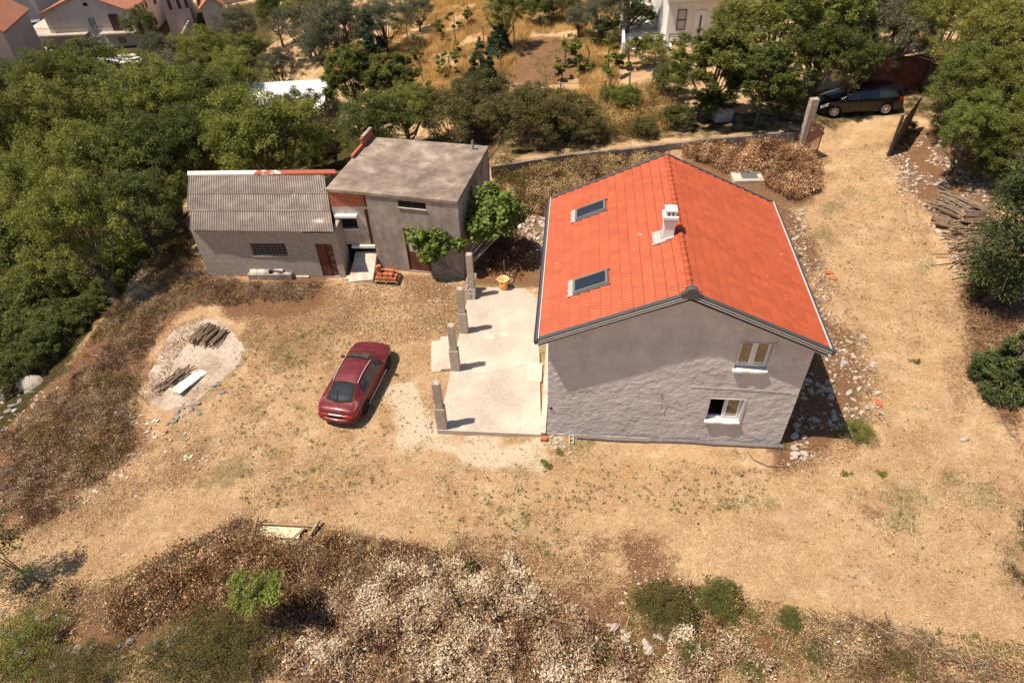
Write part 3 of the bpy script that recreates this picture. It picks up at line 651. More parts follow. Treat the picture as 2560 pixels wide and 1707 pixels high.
c_=sroof.ramp(s1,[(.40,(.085,.055,.045)),(.46,(.165,.115,.09)),(.54,(.24,.18,.14)),(.62,(.44,.35,.275))]); c_=sroof.mix(.4,c_,sroof.ramp(s3,[(.38,(.17,.125,.10)),(.6,(.36,.29,.225))]))
sroof.l(c_,sroof.b.inputs['Base Color']); sroof.b.inputs['Roughness'].default_value=.95; sroof.bump(sroof.noise(18,5,.7),.3,.02)
GW=4.66
b_=MB(); wall_cells(b_,-GW,-.03,-.3,lambda s:4.17,[(-3.04,-1.62,3.70,4.05,),(-2.97,-1.75,-.02,2.52)],0.03,.25)
b_.build('wall',stain.m,ob)
b_=MB().box(-.25,-.035,.25,TD-.05,-.5,4.17).box(-6.6,-.035,TD-.25,TD-.03,-1.2,4.17).box(-GW,-GW+.2,.25,2.2,-.3,4.17); b_.build('side_wall',stain.m,ob)
MB().box(-TW,0,-.03,TD,4.17,4.34).build('roof_slab',sroof.m,ob,bevel=.02)
# holes and patches on right side wall
for y,z in ((.8,3.6),(1.5,3.3),(2.2,3.75),(3.0,3.55),(3.9,3.7),(4.5,3.85)): MB().box(-.037,-.028,y,y+.13,z,z+.16).build('wall_hole',M['dark'],ob)
MB().tube([(0,2.3,3.9),(.06,2.2,3.7),(.03,2.4,3.2),(.0,2.3,2.6)],.012,5).build('cable',M['white_trim'],ob)
MB().tube([(-.72,5.2,4.3),(-.72,5.2,4.85)],.065,10,cap=False).tube([(-.72,5.2,4.3),(-.72,5.2,4.80)],.045,10).build('vent_pipe',mat('grey_pipe',(.30,.27,.25),.6,.15,5,0),ob)
# parapet of bricks on the left rear edge
b_=MB().box(-TW-.02,-TW+.12,3.1,4.4,4.34,4.52).box(-TW-.02,-TW+.12,4.4,5.75,4.34,4.82); b_.build('brick_parapet',M['brick'],ob)
MB().box(-TW-.03,-TW+.14,4.6,5.77,4.822,4.86).build('parapet_coping',M['old_concrete'],ob)
f=MB().box(-3.02,-1.64,.10,.13,3.72,3.78).box(-3.02,-1.64,.10,.13,4.0,4.05).box(-3.02,-2.96,.10,.13,3.78,4.0).box(-2.36,-2.31,.10,.13,3.78,4.0).build('window',M['iron'],ob)
MB().box(-2.96,-1.64,.14,.15,3.78,4.0).build('pane',M['dark'],f)
MB().box(-3.06,-1.60,-.03,.1,3.66,3.70).build('window_sill',M['concrete'],ob)
f=MB().box(-2.95,-2.88,.08,.13,0,2.5).box(-1.84,-1.77,.08,.13,0,2.5).box(-2.88,-1.84,.08,.13,2.43,2.5).box(-2.88,-1.84,.08,.13,0,.06).box(-2.40,-2.34,.08,.13,1.1,2.43).box(-2.88,-1.84,.09,.12,.06,1.08).build('door',M['rust'],ob)
b_=MB()
for a in (-2.88,-2.62,-2.34,-2.09): 
    for z in (1.1,1.76): b_.box(a+.01,a+.24,.11,.12,z+.01,z+.62)
cur=mat('curtained_glass',(.52,.47,.43),.25,.15,6,0,spec=.6); b_.build('pane',cur,f)
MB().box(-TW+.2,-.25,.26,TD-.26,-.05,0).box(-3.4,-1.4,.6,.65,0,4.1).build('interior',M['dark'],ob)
# recessed left part: brick strip over white wall, with slit window and narrow door; its plane follows the shed
LO=Vector((-8.62,28.80,0)); LY=-.078
lp=empty('recessed_bay',LO,LY); lp.parent=ob; lp.matrix_parent_inverse=ob.matrix_world.inverted() if 0 else (Matrix.Translation(TO)@Matrix.Rotation(TY,4,'Z')).inverted()
lx=Matrix.Translation(TO)@Matrix.Rotation(TY,4,'Z'); LM=lx.inverted()@Matrix.Translation(LO)@Matrix.Rotation(LY,4,'Z')
bpy.data.objects.remove(lp)
def lbuild(b_,nm,m_,par=ob,**k):
    b_.v=[tuple(LM@Vector(v)) for v in b_.v]; return b_.build(nm,m_,par,**k)
bmat=brickmat('hollow_brick_bay',(.50,.13,.05),(.38,.10,.04),(.34,.24,.17),.36,.21,(R(90),0,R(-10)),.012)
lbuild(MB().box(0,1.72,0,.22,3.36,4.165),'brick_panel',bmat)
whitew=mat('dirty_whitewash',(.55,.48,.41),.9,.2,3,.3,25,dirt=(.36,.25,.17),dscale=1.6)
b_=MB(); wall_cells(b_,0.0,1.78,1.15,lambda s:3.355,[(.24,1.12,2.12,2.82),(1.60,1.76,1.15,3.2)],0.0,.2); lbuild(b_,'whitewashed_wall',whitew)
lbuild(MB().box(.12,1.22,-.25,.0,2.83,2.95),'window_hood',M['white'],bevel=.008)
b_=MB().box(.24,1.12,.02,.05,2.12,2.16).box(.24,1.12,.02,.05,2.78,2.82).box(.24,.28,.02,.05,2.16,2.78).box(1.08,1.12,.02,.05,2.16,2.78)
for i in range(12): b_.box(.30+.065*i,.308+.065*i,-.01,0,2.14,2.8)
for i in range(3): b_.box(.24,1.12,-.012,-.004,2.25+.2*i,2.262+.2*i)
f=lbuild(b_,'barred_window',M['iron']); lbuild(MB().box(.26,1.1,.12,.13,2.14,2.8),'pane',M['dark'],f)
lbuild(MB().box(.2,1.16,-.1,.02,2.06,2.12),'window_sill',M['sill'])
lbuild(MB().box(1.61,1.75,.06,.1,1.16,3.19),'narrow_door',M['rust'])
lbuild(MB().box(.62,1.82,-.18,.2,1.02,1.148),'landing_slab',M['sill'])
lbuild(MB().box(.1,1.85,.05,.2,-.5,1.02),'lower_wall',M['dark'])
# concrete ramp under the bay
lbuild(MB().hexa([(.72,-1.6,-.7),(1.85,-1.6,-.7),(1.85,-.02,-.7),(.72,-.02,-.7)],[(.55,-1.6,-.05),(1.85,-1.6,.12),(1.85,-.02,.75),(.72,-.02,.7)]),'concrete_ramp',whitew)

# ------------------------------------------------------------------ shed with corrugated roof
SO=Vector((-15.556,28.146,0)); SY=-.078
shd=empty('shed',SO,SY,'long low block shed with a mossy corrugated sheet roof beside the woods','shed')
b_=MB(); SW=7.2; shz=lambda s:2.70
wall_cells(b_,0,SW,-.4,shz,[(2.72,4.52,1.24,1.98),(6.03,6.88,-.02,1.96)],0,.2)
b_.build('wall',M['blockwall'],shd)
Si=(Matrix.Translation(SO)@Matrix.Rotation(SY,4,'Z')).inverted()
FL,FR,BL,BR=[Si@U(*q) for q in ((466,576,2.86),(834,580,2.86),(471.5,441,3.42),(812,437,3.42))]
# side and rear walls follow the roof's outline
def wallseg(a,b,z0,za,zb_,th=.18):
    d=(Vector((b[0],b[1],0))-Vector((a[0],a[1],0))).normalized(); n_=Vector((-d.y,d.x,0))*th
    return MB().add([(a[0],a[1],z0),(b[0],b[1],z0),(b[0]+n_.x,b[1]+n_.y,z0),(a[0]+n_.x,a[1]+n_.y,z0),(a[0],a[1],za),(b[0],b[1],zb_),(b[0]+n_.x,b[1]+n_.y,zb_),(a[0]+n_.x,a[1]+n_.y,za)],[(0,1,5,4),(2,3,7,6),(4,5,6,7),(1,0,3,2),(0,4,7,3),(1,2,6,5)])
wallseg((BL.x+.35,BL.y-.1),(.0,.0),-1.2,3.2,2.68).build('side_wall',M['blockwall'],shd)
wallseg((BR.x+.1,BR.y-.1),(BL.x+.35,BL.y-.1),-1.2,3.15,3.15).build('rear_wall',M['blockwall'],shd)
wallseg((SW-.02,.2),(SW+.0,1.25),-.4,2.68,2.75).build('end_wall',M['blockwall'],shd)
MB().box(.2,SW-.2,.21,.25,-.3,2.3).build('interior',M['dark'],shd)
# corrugated roof, three courses of sheets
cor=NT('corrugated_sheet'); q1=cor.noise(1.4,6,.7); q2=cor.noise(16,4,.75)
cc=cor.ramp(q1,[(.33,(.23,.18,.155)),(.55,(.36,.30,.26)),(.7,(.50,.44,.39))]); dk=cor.ramp(q2,[(.30,(1,1,1,1)),(.40,(0,0,0,1))]); cc=cor.mix(cor.math('MULTIPLY',dk,.85),cc,(.05,.04,.035,1)); ta=cor.n('Attribute'); ta.attribute_name='tint'; cc=cor.mix(cor.math('MULTIPLY',ta.outputs['Fac'],.6),cc,(.11,.075,.055,1))
wp=cor.n('TexNoise'); wp.inputs['Scale'].default_value=.75; wp.inputs['Detail'].default_value=5; cor.l(cor.coord(),wp.inputs[0]); wf=cor.ramp(wp.outputs[0],[(.66,(0,0,0,1)),(.72,(1,1,1,1))]); cc=cor.mix(cor.math('MULTIPLY',wf,.7),cc,(.70,.64,.56,1))
cor.l(cc,cor.b.inputs['Base Color']); cor.b.inputs['Roughness'].default_value=.95; cor.bump(q2,.4,.02)
nw=60; nuu=nw*8+1
for k,(v0,v1) in enumerate(((0,.36),(.33,.67),(.64,1.))):
    V=[]
    for v in (v0,v1):
        l=FL.lerp(BL,v); r=FR.lerp(BR,v)
        if k==0: l=l+(FR-FL)*.025; 
        if k==2: r=r+(FL-FR)*.006
        for i in range(nuu):
            u=i/(nuu-1); p=l.lerp(r,u); 
            V.append((p.x,p.y+.012*math.sin(u*23+k),p.z+.034*math.cos(2*PI*nw*u)+(0.028 if v==v0 else -.008)*(1 if k else .3)))
    V=np.array(V); Fq=np.array([(i,i+1,i+1+nuu,i+nuu) for i in range(nuu-1)])
    V2=V-np.array([0,0,.012]); F2=Fq[:,::-1]+len(V); Fe=np.array([(i+len(V),i+1+len(V),i+1,i) for i in range(nuu-1)])
    link('roof_sheet',fmesh('roof_sheet',np.vstack([V,V2]),np.vstack([Fq,F2,Fe]),cor.m,smooth=True,tint=np.tile(.5-.5*np.cos(2*PI*nw*np.arange(nuu)/(nuu-1)),4)),shd)
capm=NT('painted_ridge_band'); q1=capm.n('SeparateXYZ'); capm.l(capm.coord(),q1.inputs[0]); q2=capm.noise(2.2,5,.7)
f_=capm.math('ADD',capm.math('MULTIPLY',q1.outputs[0],.13),capm.math('MULTIPLY',q2,1.1)); capm.l(capm.ramp(f_,[(.86,(.72,.66,.58)),(.90,(.36,.09,.05))]),capm.b.inputs['Base Color']); capm.b.inputs['Roughness'].default_value=.85
e1,e2=(BL-FL).normalized(),(BR-FR).normalized()
b_=MB(); a_,c_=BL-e1*.02,BR-e2*.02; g_,hh=BL+e1*.30,BR+e2*.30
b_.hexa([a_+Vector((-.03,0,.0)),c_+Vector((.6,0,.0)),hh+Vector((.6,0,.0)),g_+Vector((-.03,0,.0))],[a_+Vector((-.03,0,.10)),c_+Vector((.6,0,.10)),hh+Vector((.6,0,.12)),g_+Vector((-.03,0,.12))]); b_.build('ridge_band',capm.m,shd)
lp_=FR+Vector((0,0,-.05)); MB().hexa([(5.6,-.02,2.60),(SW-.1,-.02,2.60),(SW-.1,-.003,2.60),(5.6,-.003,2.60)],[(5.6,-.02,2.69),(SW-.1,-.02,2.69),(SW-.1,-.003,2.69),(5.6,-.003,2.69)]).build('wall_plate',M['iron'],shd)
b_=MB()
for i in range(7): b_.box(2.72,4.52,.06,.07,1.30+.1*i,1.315+.1*i)
for i in range(10): b_.box(2.78+.185*i,2.79+.185*i,.05,.06,1.25,1.97)
f=b_.build('window_bars',mat('bar_metal',(.35,.30,.27),.6,.2,9,0),shd); MB().box(2.72,4.52,.16,.17,1.24,1.98).build('pane',M['dark'],f)
MB().box(2.68,4.56,-.03,.02,1.19,1.24).build('window_sill',M['concrete'],shd)
f=MB().box(6.05,6.52,.02,.05,-.02,1.93).build('door',M['rust'],shd); MB().box(6.53,6.86,.09,.12,-.02,1.93).build('door_leaf',mat('peeling_door',(.14,.05,.035),.7,.3,4,.2,20,dirt=(.30,.22,.18),dscale=4),f)
# leaning cover on door
# trough + contents
tp_=U(*(440+680/3.645,300+1470/3.645),-.15)
tm_=M['old_concrete']; tb=MB(); TL,TW2=2.25,.62
q=Matrix.Identity(4)
tb.box(0,TL,0,.07,0,.42).box(0,TL,TW2-.07,TW2,0,.40).box(0,.08,.07,TW2-.07,0,.42).box(TL-.08,TL,.07,TW2-.07,0,.42).box(.08,TL-.08,.07,TW2-.07,0,.06)
t_=tb.build('trough',tm_,bevel=.012); t_.location=(tp_.x-.05,tp_.y-.0,-.16); t_.rotation_euler=(0,0,SY+.02); tag(t_,'long concrete trough on the ground under the barred shed window','trough')
TM=Matrix.Translation(t_.location)@Matrix.Rotation(SY+.02,4,'Z')
dr=MB().lathe([(0,0),(.23,0),(.23,.3),(.24,.31),(.23,.32),(.23,.7),(.24,.71),(.23,.72),(.23,.98),(.19,1.0),(.19,.9),(0,.9)],20).build('metal_drum',mat('dirty_metal',(.50,.46,.40),.6,.2,5,.1),smooth=True); dr.matrix_world=TM@Matrix.Translation((.10,.31,.34))@Matrix.Rotation(R(90),4,'Y'); tag(dr,'pale cylinder lying in the left end of the concrete trough','drum')
bl=MB().lathe([(0,0),(.15,0),(.18,.05),(.18,.45),(0,.5)],14).build('rubber_boot_pot',M['iron']); bl.name='dark_pot'; bl.matrix_world=TM@Matrix.Translation((1.08,.34,.08)); tag(bl,'small dark pot in the trough beside the lying cylinder','pot')
for i,(x,y,z,rz,rx,l) in enumerate([(1.42,.3,.12,.3,0,'grey block lying lowest in the right half of the trough'),(1.6,.36,.36,-.2,.2,'grey block lying tilted on top of another in the trough'),(1.5,.45,.62,.1,0,'broken grey block at the top of the pile in the trough'),(1.95,.32,.16,1.2,.25,'grey block at the right end inside the trough')]):
    o=MB().box(-.24,.24,-.13,.13,0,.23).box(-.19,-.03,-.08,.08,.23,.233).box(.03,.19,-.08,.08,.23,.233).build('concrete_block',bm_,bevel=.008); o.matrix_world=TM@Matrix.Translation((x,y,z))@Matrix.Rotation(rz,4,'Z')@Matrix.Rotation(rx,4,'X'); tag(o,l,'concrete block')
p=U(440+1155/3.645,300+1425/3.645); o=MB().box(-.33,.33,-.16,.16,0,.12).build('kerb_stone',M['concrete'],bevel=.01); o.location=(p.x,p.y+.1,gh(p.x,p.y)); o.rotation_euler=(0,0,SY); tag(o,'low pale concrete kerb stone just right of the trough','kerb stone')
p=U(780+355/3.646,300+1440/3.646); o=MB().box(-.25,.25,-.2,.2,0,.14).build('step_stone',M['concrete'],bevel=.01); o.location=(p.x,p.y+.1,gh(p.x,p.y)-.02); tag(o,'single pale step stone between the shed and the pallet of bricks','step stone')
# pallet with bricks
pp=U(780+690/3.646,300+1480/3.646,-.05); pal=empty('pallet',(pp.x,pp.y+.3,gh(pp.x,pp.y+.3)),-.15,'weathered wooden pallet carrying red hollow bricks by the outbuilding door','pallet')
for z in (.0,.20):
    for i in range(6): MB().box(-.6,.6,-.42+.15*i,-.32+.15*i,z,z+.022).build('board',M['wood'],pal)
for x in (-.55,0,.55):
    MB().box(x-.05,x+.05,-.42,.43,.022,.10).build('bearer',M['wood'],pal)
for x in (-.55,0,.55): MB().box(x-.05,x+.05,-.42,.43,.10,.2).build('bearer',M['wood'],pal)
PMx=Matrix.Translation(pal.location)@Matrix.Rotation(-.15,4,'Z'); rg=np.random.RandomState(8)
sp=[]
for i in range(4):
    for j in range(3): sp.append((-.42+.27*i,-.28+.25*j,0))
for i in range(3):
    for j in range(2): sp.append((-.35+.30*i+rg.uniform(-.04,.04),-.2+.3*j,1))
sp+=[(-.38,-.1,2),(-.36,-.12,3)]
for i,(x,y,l) in enumerate(sp):
    o=MB().box(-.125,.125,-.095,.095,0,.185)
    for t in range(5): o.box(-.127,-.125,-.075+.032*t,-.055+.032*t,.03,.08).box(-.127,-.125,-.075+.032*t,-.055+.032*t,.11,.155)
    o=o.build('hollow_brick',tile_m,bevel=.006); o.matrix_world=PMx@Matrix.Translation((x,y,.224+l*.192))@Matrix.Rotation(rg.uniform(-.25,.25)+(.8 if l==3 else 0),4,'Z')
    tag(o,'red hollow brick perched on top of the brick heap on the pallet' if l==3 else 'red hollow brick stacked on the wooden pallet below the topmost one','brick',None if l==3 else 'hollow bricks stacked on the pallet')

# ------------------------------------------------------------------ retaining wall
b_=MB(); n=len(WP)
for i in range(n-1):
    A=Vector(WP[i]);B=Vector(WP[i+1]); m_=6
    for j in range(m_):
        a=A.lerp(B,j/m_); b=A.lerp(B,(j+1)/m_); d=(b-a).normalized(); q=Vector((-d.y,d.x,0)).normalized()*.22
        z1=a.z+.05*vnoise(a.x,a.y,.8,5);z2=b.z+.05*vnoise(b.x,b.y,.8,5)
        b_.add([(a.x,a.y,a.z-1.9),(b.x,b.y,b.z-1.9),(b.x+q.x,b.y+q.y,b.z-1.9),(a.x+q.x,a.y+q.y,a.z-1.9),(a.x,a.y,z1),(b.x,b.y,z2),(b.x+q.x,b.y+q.y,z2),(a.x+q.x,a.y+q.y,z1)],[(0,1,5,4),(2,3,7,6),(4,5,6,7)]+([(0,4,7,3)] if i==j==0 else [])+([(1,2,6,5)] if i==n-2 and j==m_-1 else []))
tag(b_.build('retaining_wall',mat('mossy_wall',(.24,.19,.15),.95,.35,2,.5,15,dirt=(.11,.09,.07),dscale=1.2)),'long low crumbling concrete retaining wall running behind the orange roofed house','wall')
# gate pillar, lattice gate, plank gate
g0=D(1845,330); pl=MB().box(-.22,.22,-.2,.2,-.5,2.7).build('gate_pillar',M['column'],bevel=.015); pl.location=(g0.x,g0.y+.15,g0.z); pl.rotation_euler=(0,0,.05)
tag(pl,'tall square concrete gate pillar at the right end of the retaining wall','gate pillar')
b_=MB()
for i in range(22): b_.box(0,.9,-.01,.01,.12+.082*i,.155+.082*i)
b_.box(-.03,.03,-.02,.02,0,2.0).box(.87,.93,-.02,.02,0,2.0).box(0.03,.87,-.018,.018,1.94,2.0).box(.03,.87,-.018,.018,.04,.1)
g1=D(1880,368); q=b_.build('slatted_gate',M['rust']); q.location=(g1.x-.2,g1.y+.1,gh(g1.x,g1.y)); q.rotation_euler=(0,0,R(115)); tag(q,'rusty slatted metal gate leaf folded back against the concrete gate pillar','gate')
ga=D(2040,360); gb=D(2082,300); dx=(Vector((gb.x,gb.y,0))-Vector((ga.x,ga.y,0))); L=dx.length; 
gt=empty('plank_gate',(ga.x,ga.y,gh(ga.x,ga.y)),math.atan2(dx.y,dx.x),'open gate leaf of dark weathered boards leaning outward on the right of the driveway','gate')
tz=(gh(gb.x,gb.y)-gh(ga.x,ga.y))
for i in range(8):
    x0=L*i/8; zz=tz*i/8; q=Matrix.Rotation(R(3),4,'X'); MB().box(x0,x0+L/8-.02,-.02,.02,zz+.05,zz+2.35+.02*(i%3),q).build('plank',M['log'],gt)
MB().box(-.07,.0,-.05,.09,-.2,2.45).build('post',M['iron'],gt)
for z in (.4,1.9):
    q=Matrix.Rotation(R(3),4,'X'); b_=MB().hexa([(0,.021,z),(L,.021,z+tz),(L,.08,z+tz),(0,.08,z)],[(0,.021,z+.1),(L,.021,z+tz+.1),(L,.08,z+tz+.1),(0,.08,z+.1)]); b_.v=[tuple(q@Vector(v)) for v in b_.v]; b_.build('rail',M['wood'],gt)
# cistern cover
cz=D(1715,412); ci=empty('cistern',(cz.x,cz.y,gh(cz.x,cz.y)),-.05,'low square concrete cistern cover with a dark metal lid beside the dried bramble heap','cistern')
MB().box(-.85,.85,-.55,.6,-.3,.22).build('concrete_collar',M['concrete'],ci,bevel=.02); MB().box(-.35,.55,-.3,.38,.221,.25).build('lid',mat('lid_metal',(.13,.14,.13),.5,.2,6,.1),ci)
# rusty fence behind wagon
fa=D(1955,240); fb=D(2105,205); d=Vector((fb.x-fa.x,fb.y-fa.y,0)); L=d.length+1.5
fn=empty('rusty_fence',(fa.x-.3,fa.y,gh(fa.x,fa.y)),math.atan2(d.y,d.x),'tall reddish brown sheet metal fence behind the parked black estate car','fence')
rs=mat('rusted_sheet',(.17,.055,.035),.8,.4,2.5,.3,12,dirt=(.07,.035,.02),dscale=1.5)
nb=int(L/.12); V=[];
for z in (0,2.6):
    for i in range(nb*2+1): V.append((L*i/(nb*2),.03*(i%2),z+.1))
V=np.array(V); n=nb*2+1; link('metal_sheet',fmesh('metal_sheet',V,np.array([(i,i+1,i+1+n,i+n) for i in range(n-1)]),rs),fn)
for i in range(5): MB().box(L*i/4-.03,L*i/4+.03,.04,.10,-.3,2.75).build('fence_post',M['iron'],fn)
MB().box(0,L,.04,.08,2.6,2.66).build('top_rail',M['rust'],fn)
# white tank in the hedge
wz=D(1658,280); o=MB().box(-.55,.55,-.4,.4,0,.85).box(-.5,.5,-.35,.35,.85,.9).box(-.35,-.1,-.42,-.4,.3,.6).build('white_box',mat('old_white_enamel',(.50,.53,.54),.5,.1,4,.1,dirt=(.35,.33,.30)),bevel=.03); o.location=(wz.x,wz.y+.3,gh(wz.x,wz.y)); o.rotation_euler=(0,.08,.15); tag(o,'discarded white box half hidden in the hedge beyond the retaining wall','box')
# white corrugated roof among trees
wr=D(640,255,2.4); b_=MB(); wv=40; V=[]
wrm=mat('white_sheet',(.80,.79,.78),.5,.05,3,0)
for y,z in ((-1.9,0),(1.9,.9)):
    for i in range(wv*4+1): V.append((-3.4+6.8*i/(wv*4),y,2.3+z+.05*math.cos(PI*i/2)))
V=np.array(V); n=wv*4+1
ws=empty('white_roofed_shed',(wr.x,wr.y+2,gh(wr.x,wr.y+2)),.03,'small shed with a white ribbed metal roof half hidden among the trees','shed')
link('roof',fmesh('roof',V,np.array([(i,i+1,i+1+n,i+n) for i in range(n-1)]),wrm,smooth=True),ws)
MB().box(-3.1,3.1,-1.6,1.6,-1,2.25).build('wall',M['blockwall'],ws)

# ------------------------------------------------------------------ concrete pad and wood piles
pad=Dpoly([(330,905),(345,850),(400,760),(430,738),(480,730),(520,742),(545,780),(565,800),(550,840),(490,890),(440,930),(385,940),(335,925)])
cx0=sum(p.x for p in pad)/len(pad); cy0=sum(p.y for p in pad)/len(pad)
V=[];n=64
P2=[(p.x,p.y) for p in pad]; per=[]
for i in range(len(P2)):
    for t in np.linspace(0,1,6)[:-1]:
        a=P2[i];b=P2[(i+1)%len(P2)]; per.append((a[0]+(b[0]-a[0])*t,a[1]+(b[1]-a[1])*t))
rg=np.random.RandomState(4); per=[(x+rg.uniform(-.07,.07),y+rg.uniform(-.07,.07)) for x,y in per]
rings=[1.0,.7,.4,.15]
for r_ in rings:
    for x,y in per: xx=cx0+(x-cx0)*r_; yy=cy0+(y-cy0)*r_; V.append((xx,yy,max(gh(xx,yy),-9)+.05+(0 if r_<1 else -.04)))
np_=len(per); F=[]
for r_ in range(3):
    for i in range(np_): F.append((r_*np_+i,r_*np_+(i+1)%np_,(r_+1)*np_+(i+1)%np_,(r_+1)*np_+i))
PADZ=max(v[2] for v in V)
V=[(x,y,z) for x,y,z in V]
b_=MB(); b_.add(V,F+[tuple(3*np_+i for i in range(np_))]); padm=mat('old_screed',(.47,.385,.31),.95,.2,5,.4,60,dirt=(.29,.20,.135),dscale=.9)
tag(b_.build('concrete_pad',padm,smooth=True),kind='structure')
def rodmesh(name,L,r,seed,bend=.05,n=7,ends=True):
    rg=random.Random(seed); pts=[];rd=[]
    for i in range(5): f=i/4; pts.append((L*(f-.5),rg.uniform(-bend,bend)*L*.3,rg.uniform(-bend,bend)*L*.1)); rd.append(r*(1.1-.25*f)*rg.uniform(.92,1.08))
    b=MB(); b.tube(pts,rd,n); 
    b.m[-1]=1;b.m[-2]=1
    me=b.build(name,[M['log'] if name=='log' else M['stick'],M['logend']],smooth=False); d=me.data; bpy.data.objects.remove(me); return d
LOGS=[rodmesh('log',1.0,.075,i) for i in range(6)]
STK=[rodmesh('branch',1.0,.022,i+20,.12,5) for i in range(6)]
def rod(name,me,loc,az,el,sc,lab,cat,grp=None,roll=0):
    o=bpy.data.objects.new(name,me); COL.objects.link(o); o.location=loc
    o.rotation_euler=(roll,-el,az); o.scale=sc; return tag(o,lab,cat,grp)
rg=random.Random(12)
A=D(482,776); 
ang=math.atan2(D(505,752).y-D(460,808).y,D(505,752).x-D(460,808).x)
perp=Vector((math.sin(ang),-math.cos(ang),0))
for i in range(34):
    u=rg.uniform(-.75,.75); l=rg.randint(0,2 if abs(u)<.5 else 1); big=rg.random()<.45
    p=Vector((A.x,A.y,0))+perp*u+Vector((math.cos(ang),math.sin(ang),0))*rg.uniform(-.15,.15); z=gh(p.x,p.y)+.09+l*.11
    if big: rod('log',rg.choice(LOGS),(p.x,p.y,z),ang+rg.uniform(-.1,.1),rg.uniform(-.04,.04),(rg.uniform(.95,1.2),rg.uniform(.7,1.1),rg.uniform(.7,1.1)),'cut dark log in the larger wood pile on the pale concrete pad','log','logs of the pile on the concrete pad',rg.uniform(0,6))
    else: rod('branch',rg.choice(STK),(p.x,p.y,z+.02),ang+rg.uniform(-.2,.2),rg.uniform(-.06,.06),(rg.uniform(.9,1.35),1.3,1.3),'thin branch in the larger wood pile on the pale concrete pad','branch','branches of the pile on the concrete pad',rg.uniform(0,6))
A=D(405,872); ang=math.atan2(D(440,850).y-D(380,900).y,D(440,850).x-D(380,900).x); perp=Vector((math.sin(ang),-math.cos(ang),0)); al=Vector((math.cos(ang),math.sin(ang),0))
for i in range(26):
    p=Vector((A.x,A.y,0))+perp*rg.uniform(-.28,.3)+al*rg.uniform(-.55,.55); z=gh(p.x,p.y)+.08+rg.uniform(0,.15)
    rod('branch',rg.choice(STK),(p.x,p.y,z),ang+rg.uniform(-.25,.25),rg.uniform(-.05,.05),(rg.uniform(.6,1.15),rg.uniform(1,2.),rg.uniform(1,2.)),'stick in the smaller wood pile beside the white board','branch','sticks of the pile beside the white board',rg.uniform(0,6))
for i,(px,py,L_,W_,lab,dz) in enumerate([(434,886,1.25,.46,'large cream board lying beside the smaller stick pile',.2),(452,872,.95,.4,'cream board partly under the larger one at the stick pile',.13)]):
    p=D(px,py); o=MB().box(-L_/2,L_/2,-W_/2,W_/2,0,.025).build('board',mat('cream_board%d'%i,(.80,.74,.60),.7,.05,3,0)); o.data.name='board'; o.location=(p.x,p.y,gh(p.x,p.y)+dz); o.rotation_euler=(.04,.02,ang+.05); tag(o,lab,'board')
# broken frame near the bottom
fp=D(650,1232); fz=gh(fp.x,fp.y); rg=random.Random(2)
for i,(x,y,z,L_,W_,T_,az,el,lab) in enumerate([(-.1,.1,.12,1.5,.42,.03,-.12,.03,'widest pale plank of the broken timber heap above the dry brush'),(-.45,-.25,.12,1.0,.28,.03,-1.0,.02,'pale plank lying slantwise across the broken timber heap'),(.15,-.28,.10,1.3,.14,.04,-.15,0,'narrow plank at the near edge of the broken timber heap'),
    (-1.0,.2,.25,1.0,.08,.08,1.45,.25,'dark upright timber at the left end of the broken timber heap'),(1.05,0,.2,1.0,.09,.09,1.1,.2,'dark timber at the right end of the broken timber heap'),(0,.42,.08,2.4,.07,.07,-.1,0,'long dark timber at the rear of the broken timber heap'),(.5,-.1,.16,.8,.1,.03,.9,.05,'short brown board near the middle right of the broken timber heap')]):
    o=MB().box(-L_/2,L_/2,-W_/2,W_/2,-T_/2,T_/2).build('plank',M['palewood'] if i<3 else M['wood'],bevel=.004); o.location=(fp.x+x,fp.y+y,fz+z); o.rotation_euler=(0,-el,az); tag(o,lab,'plank')
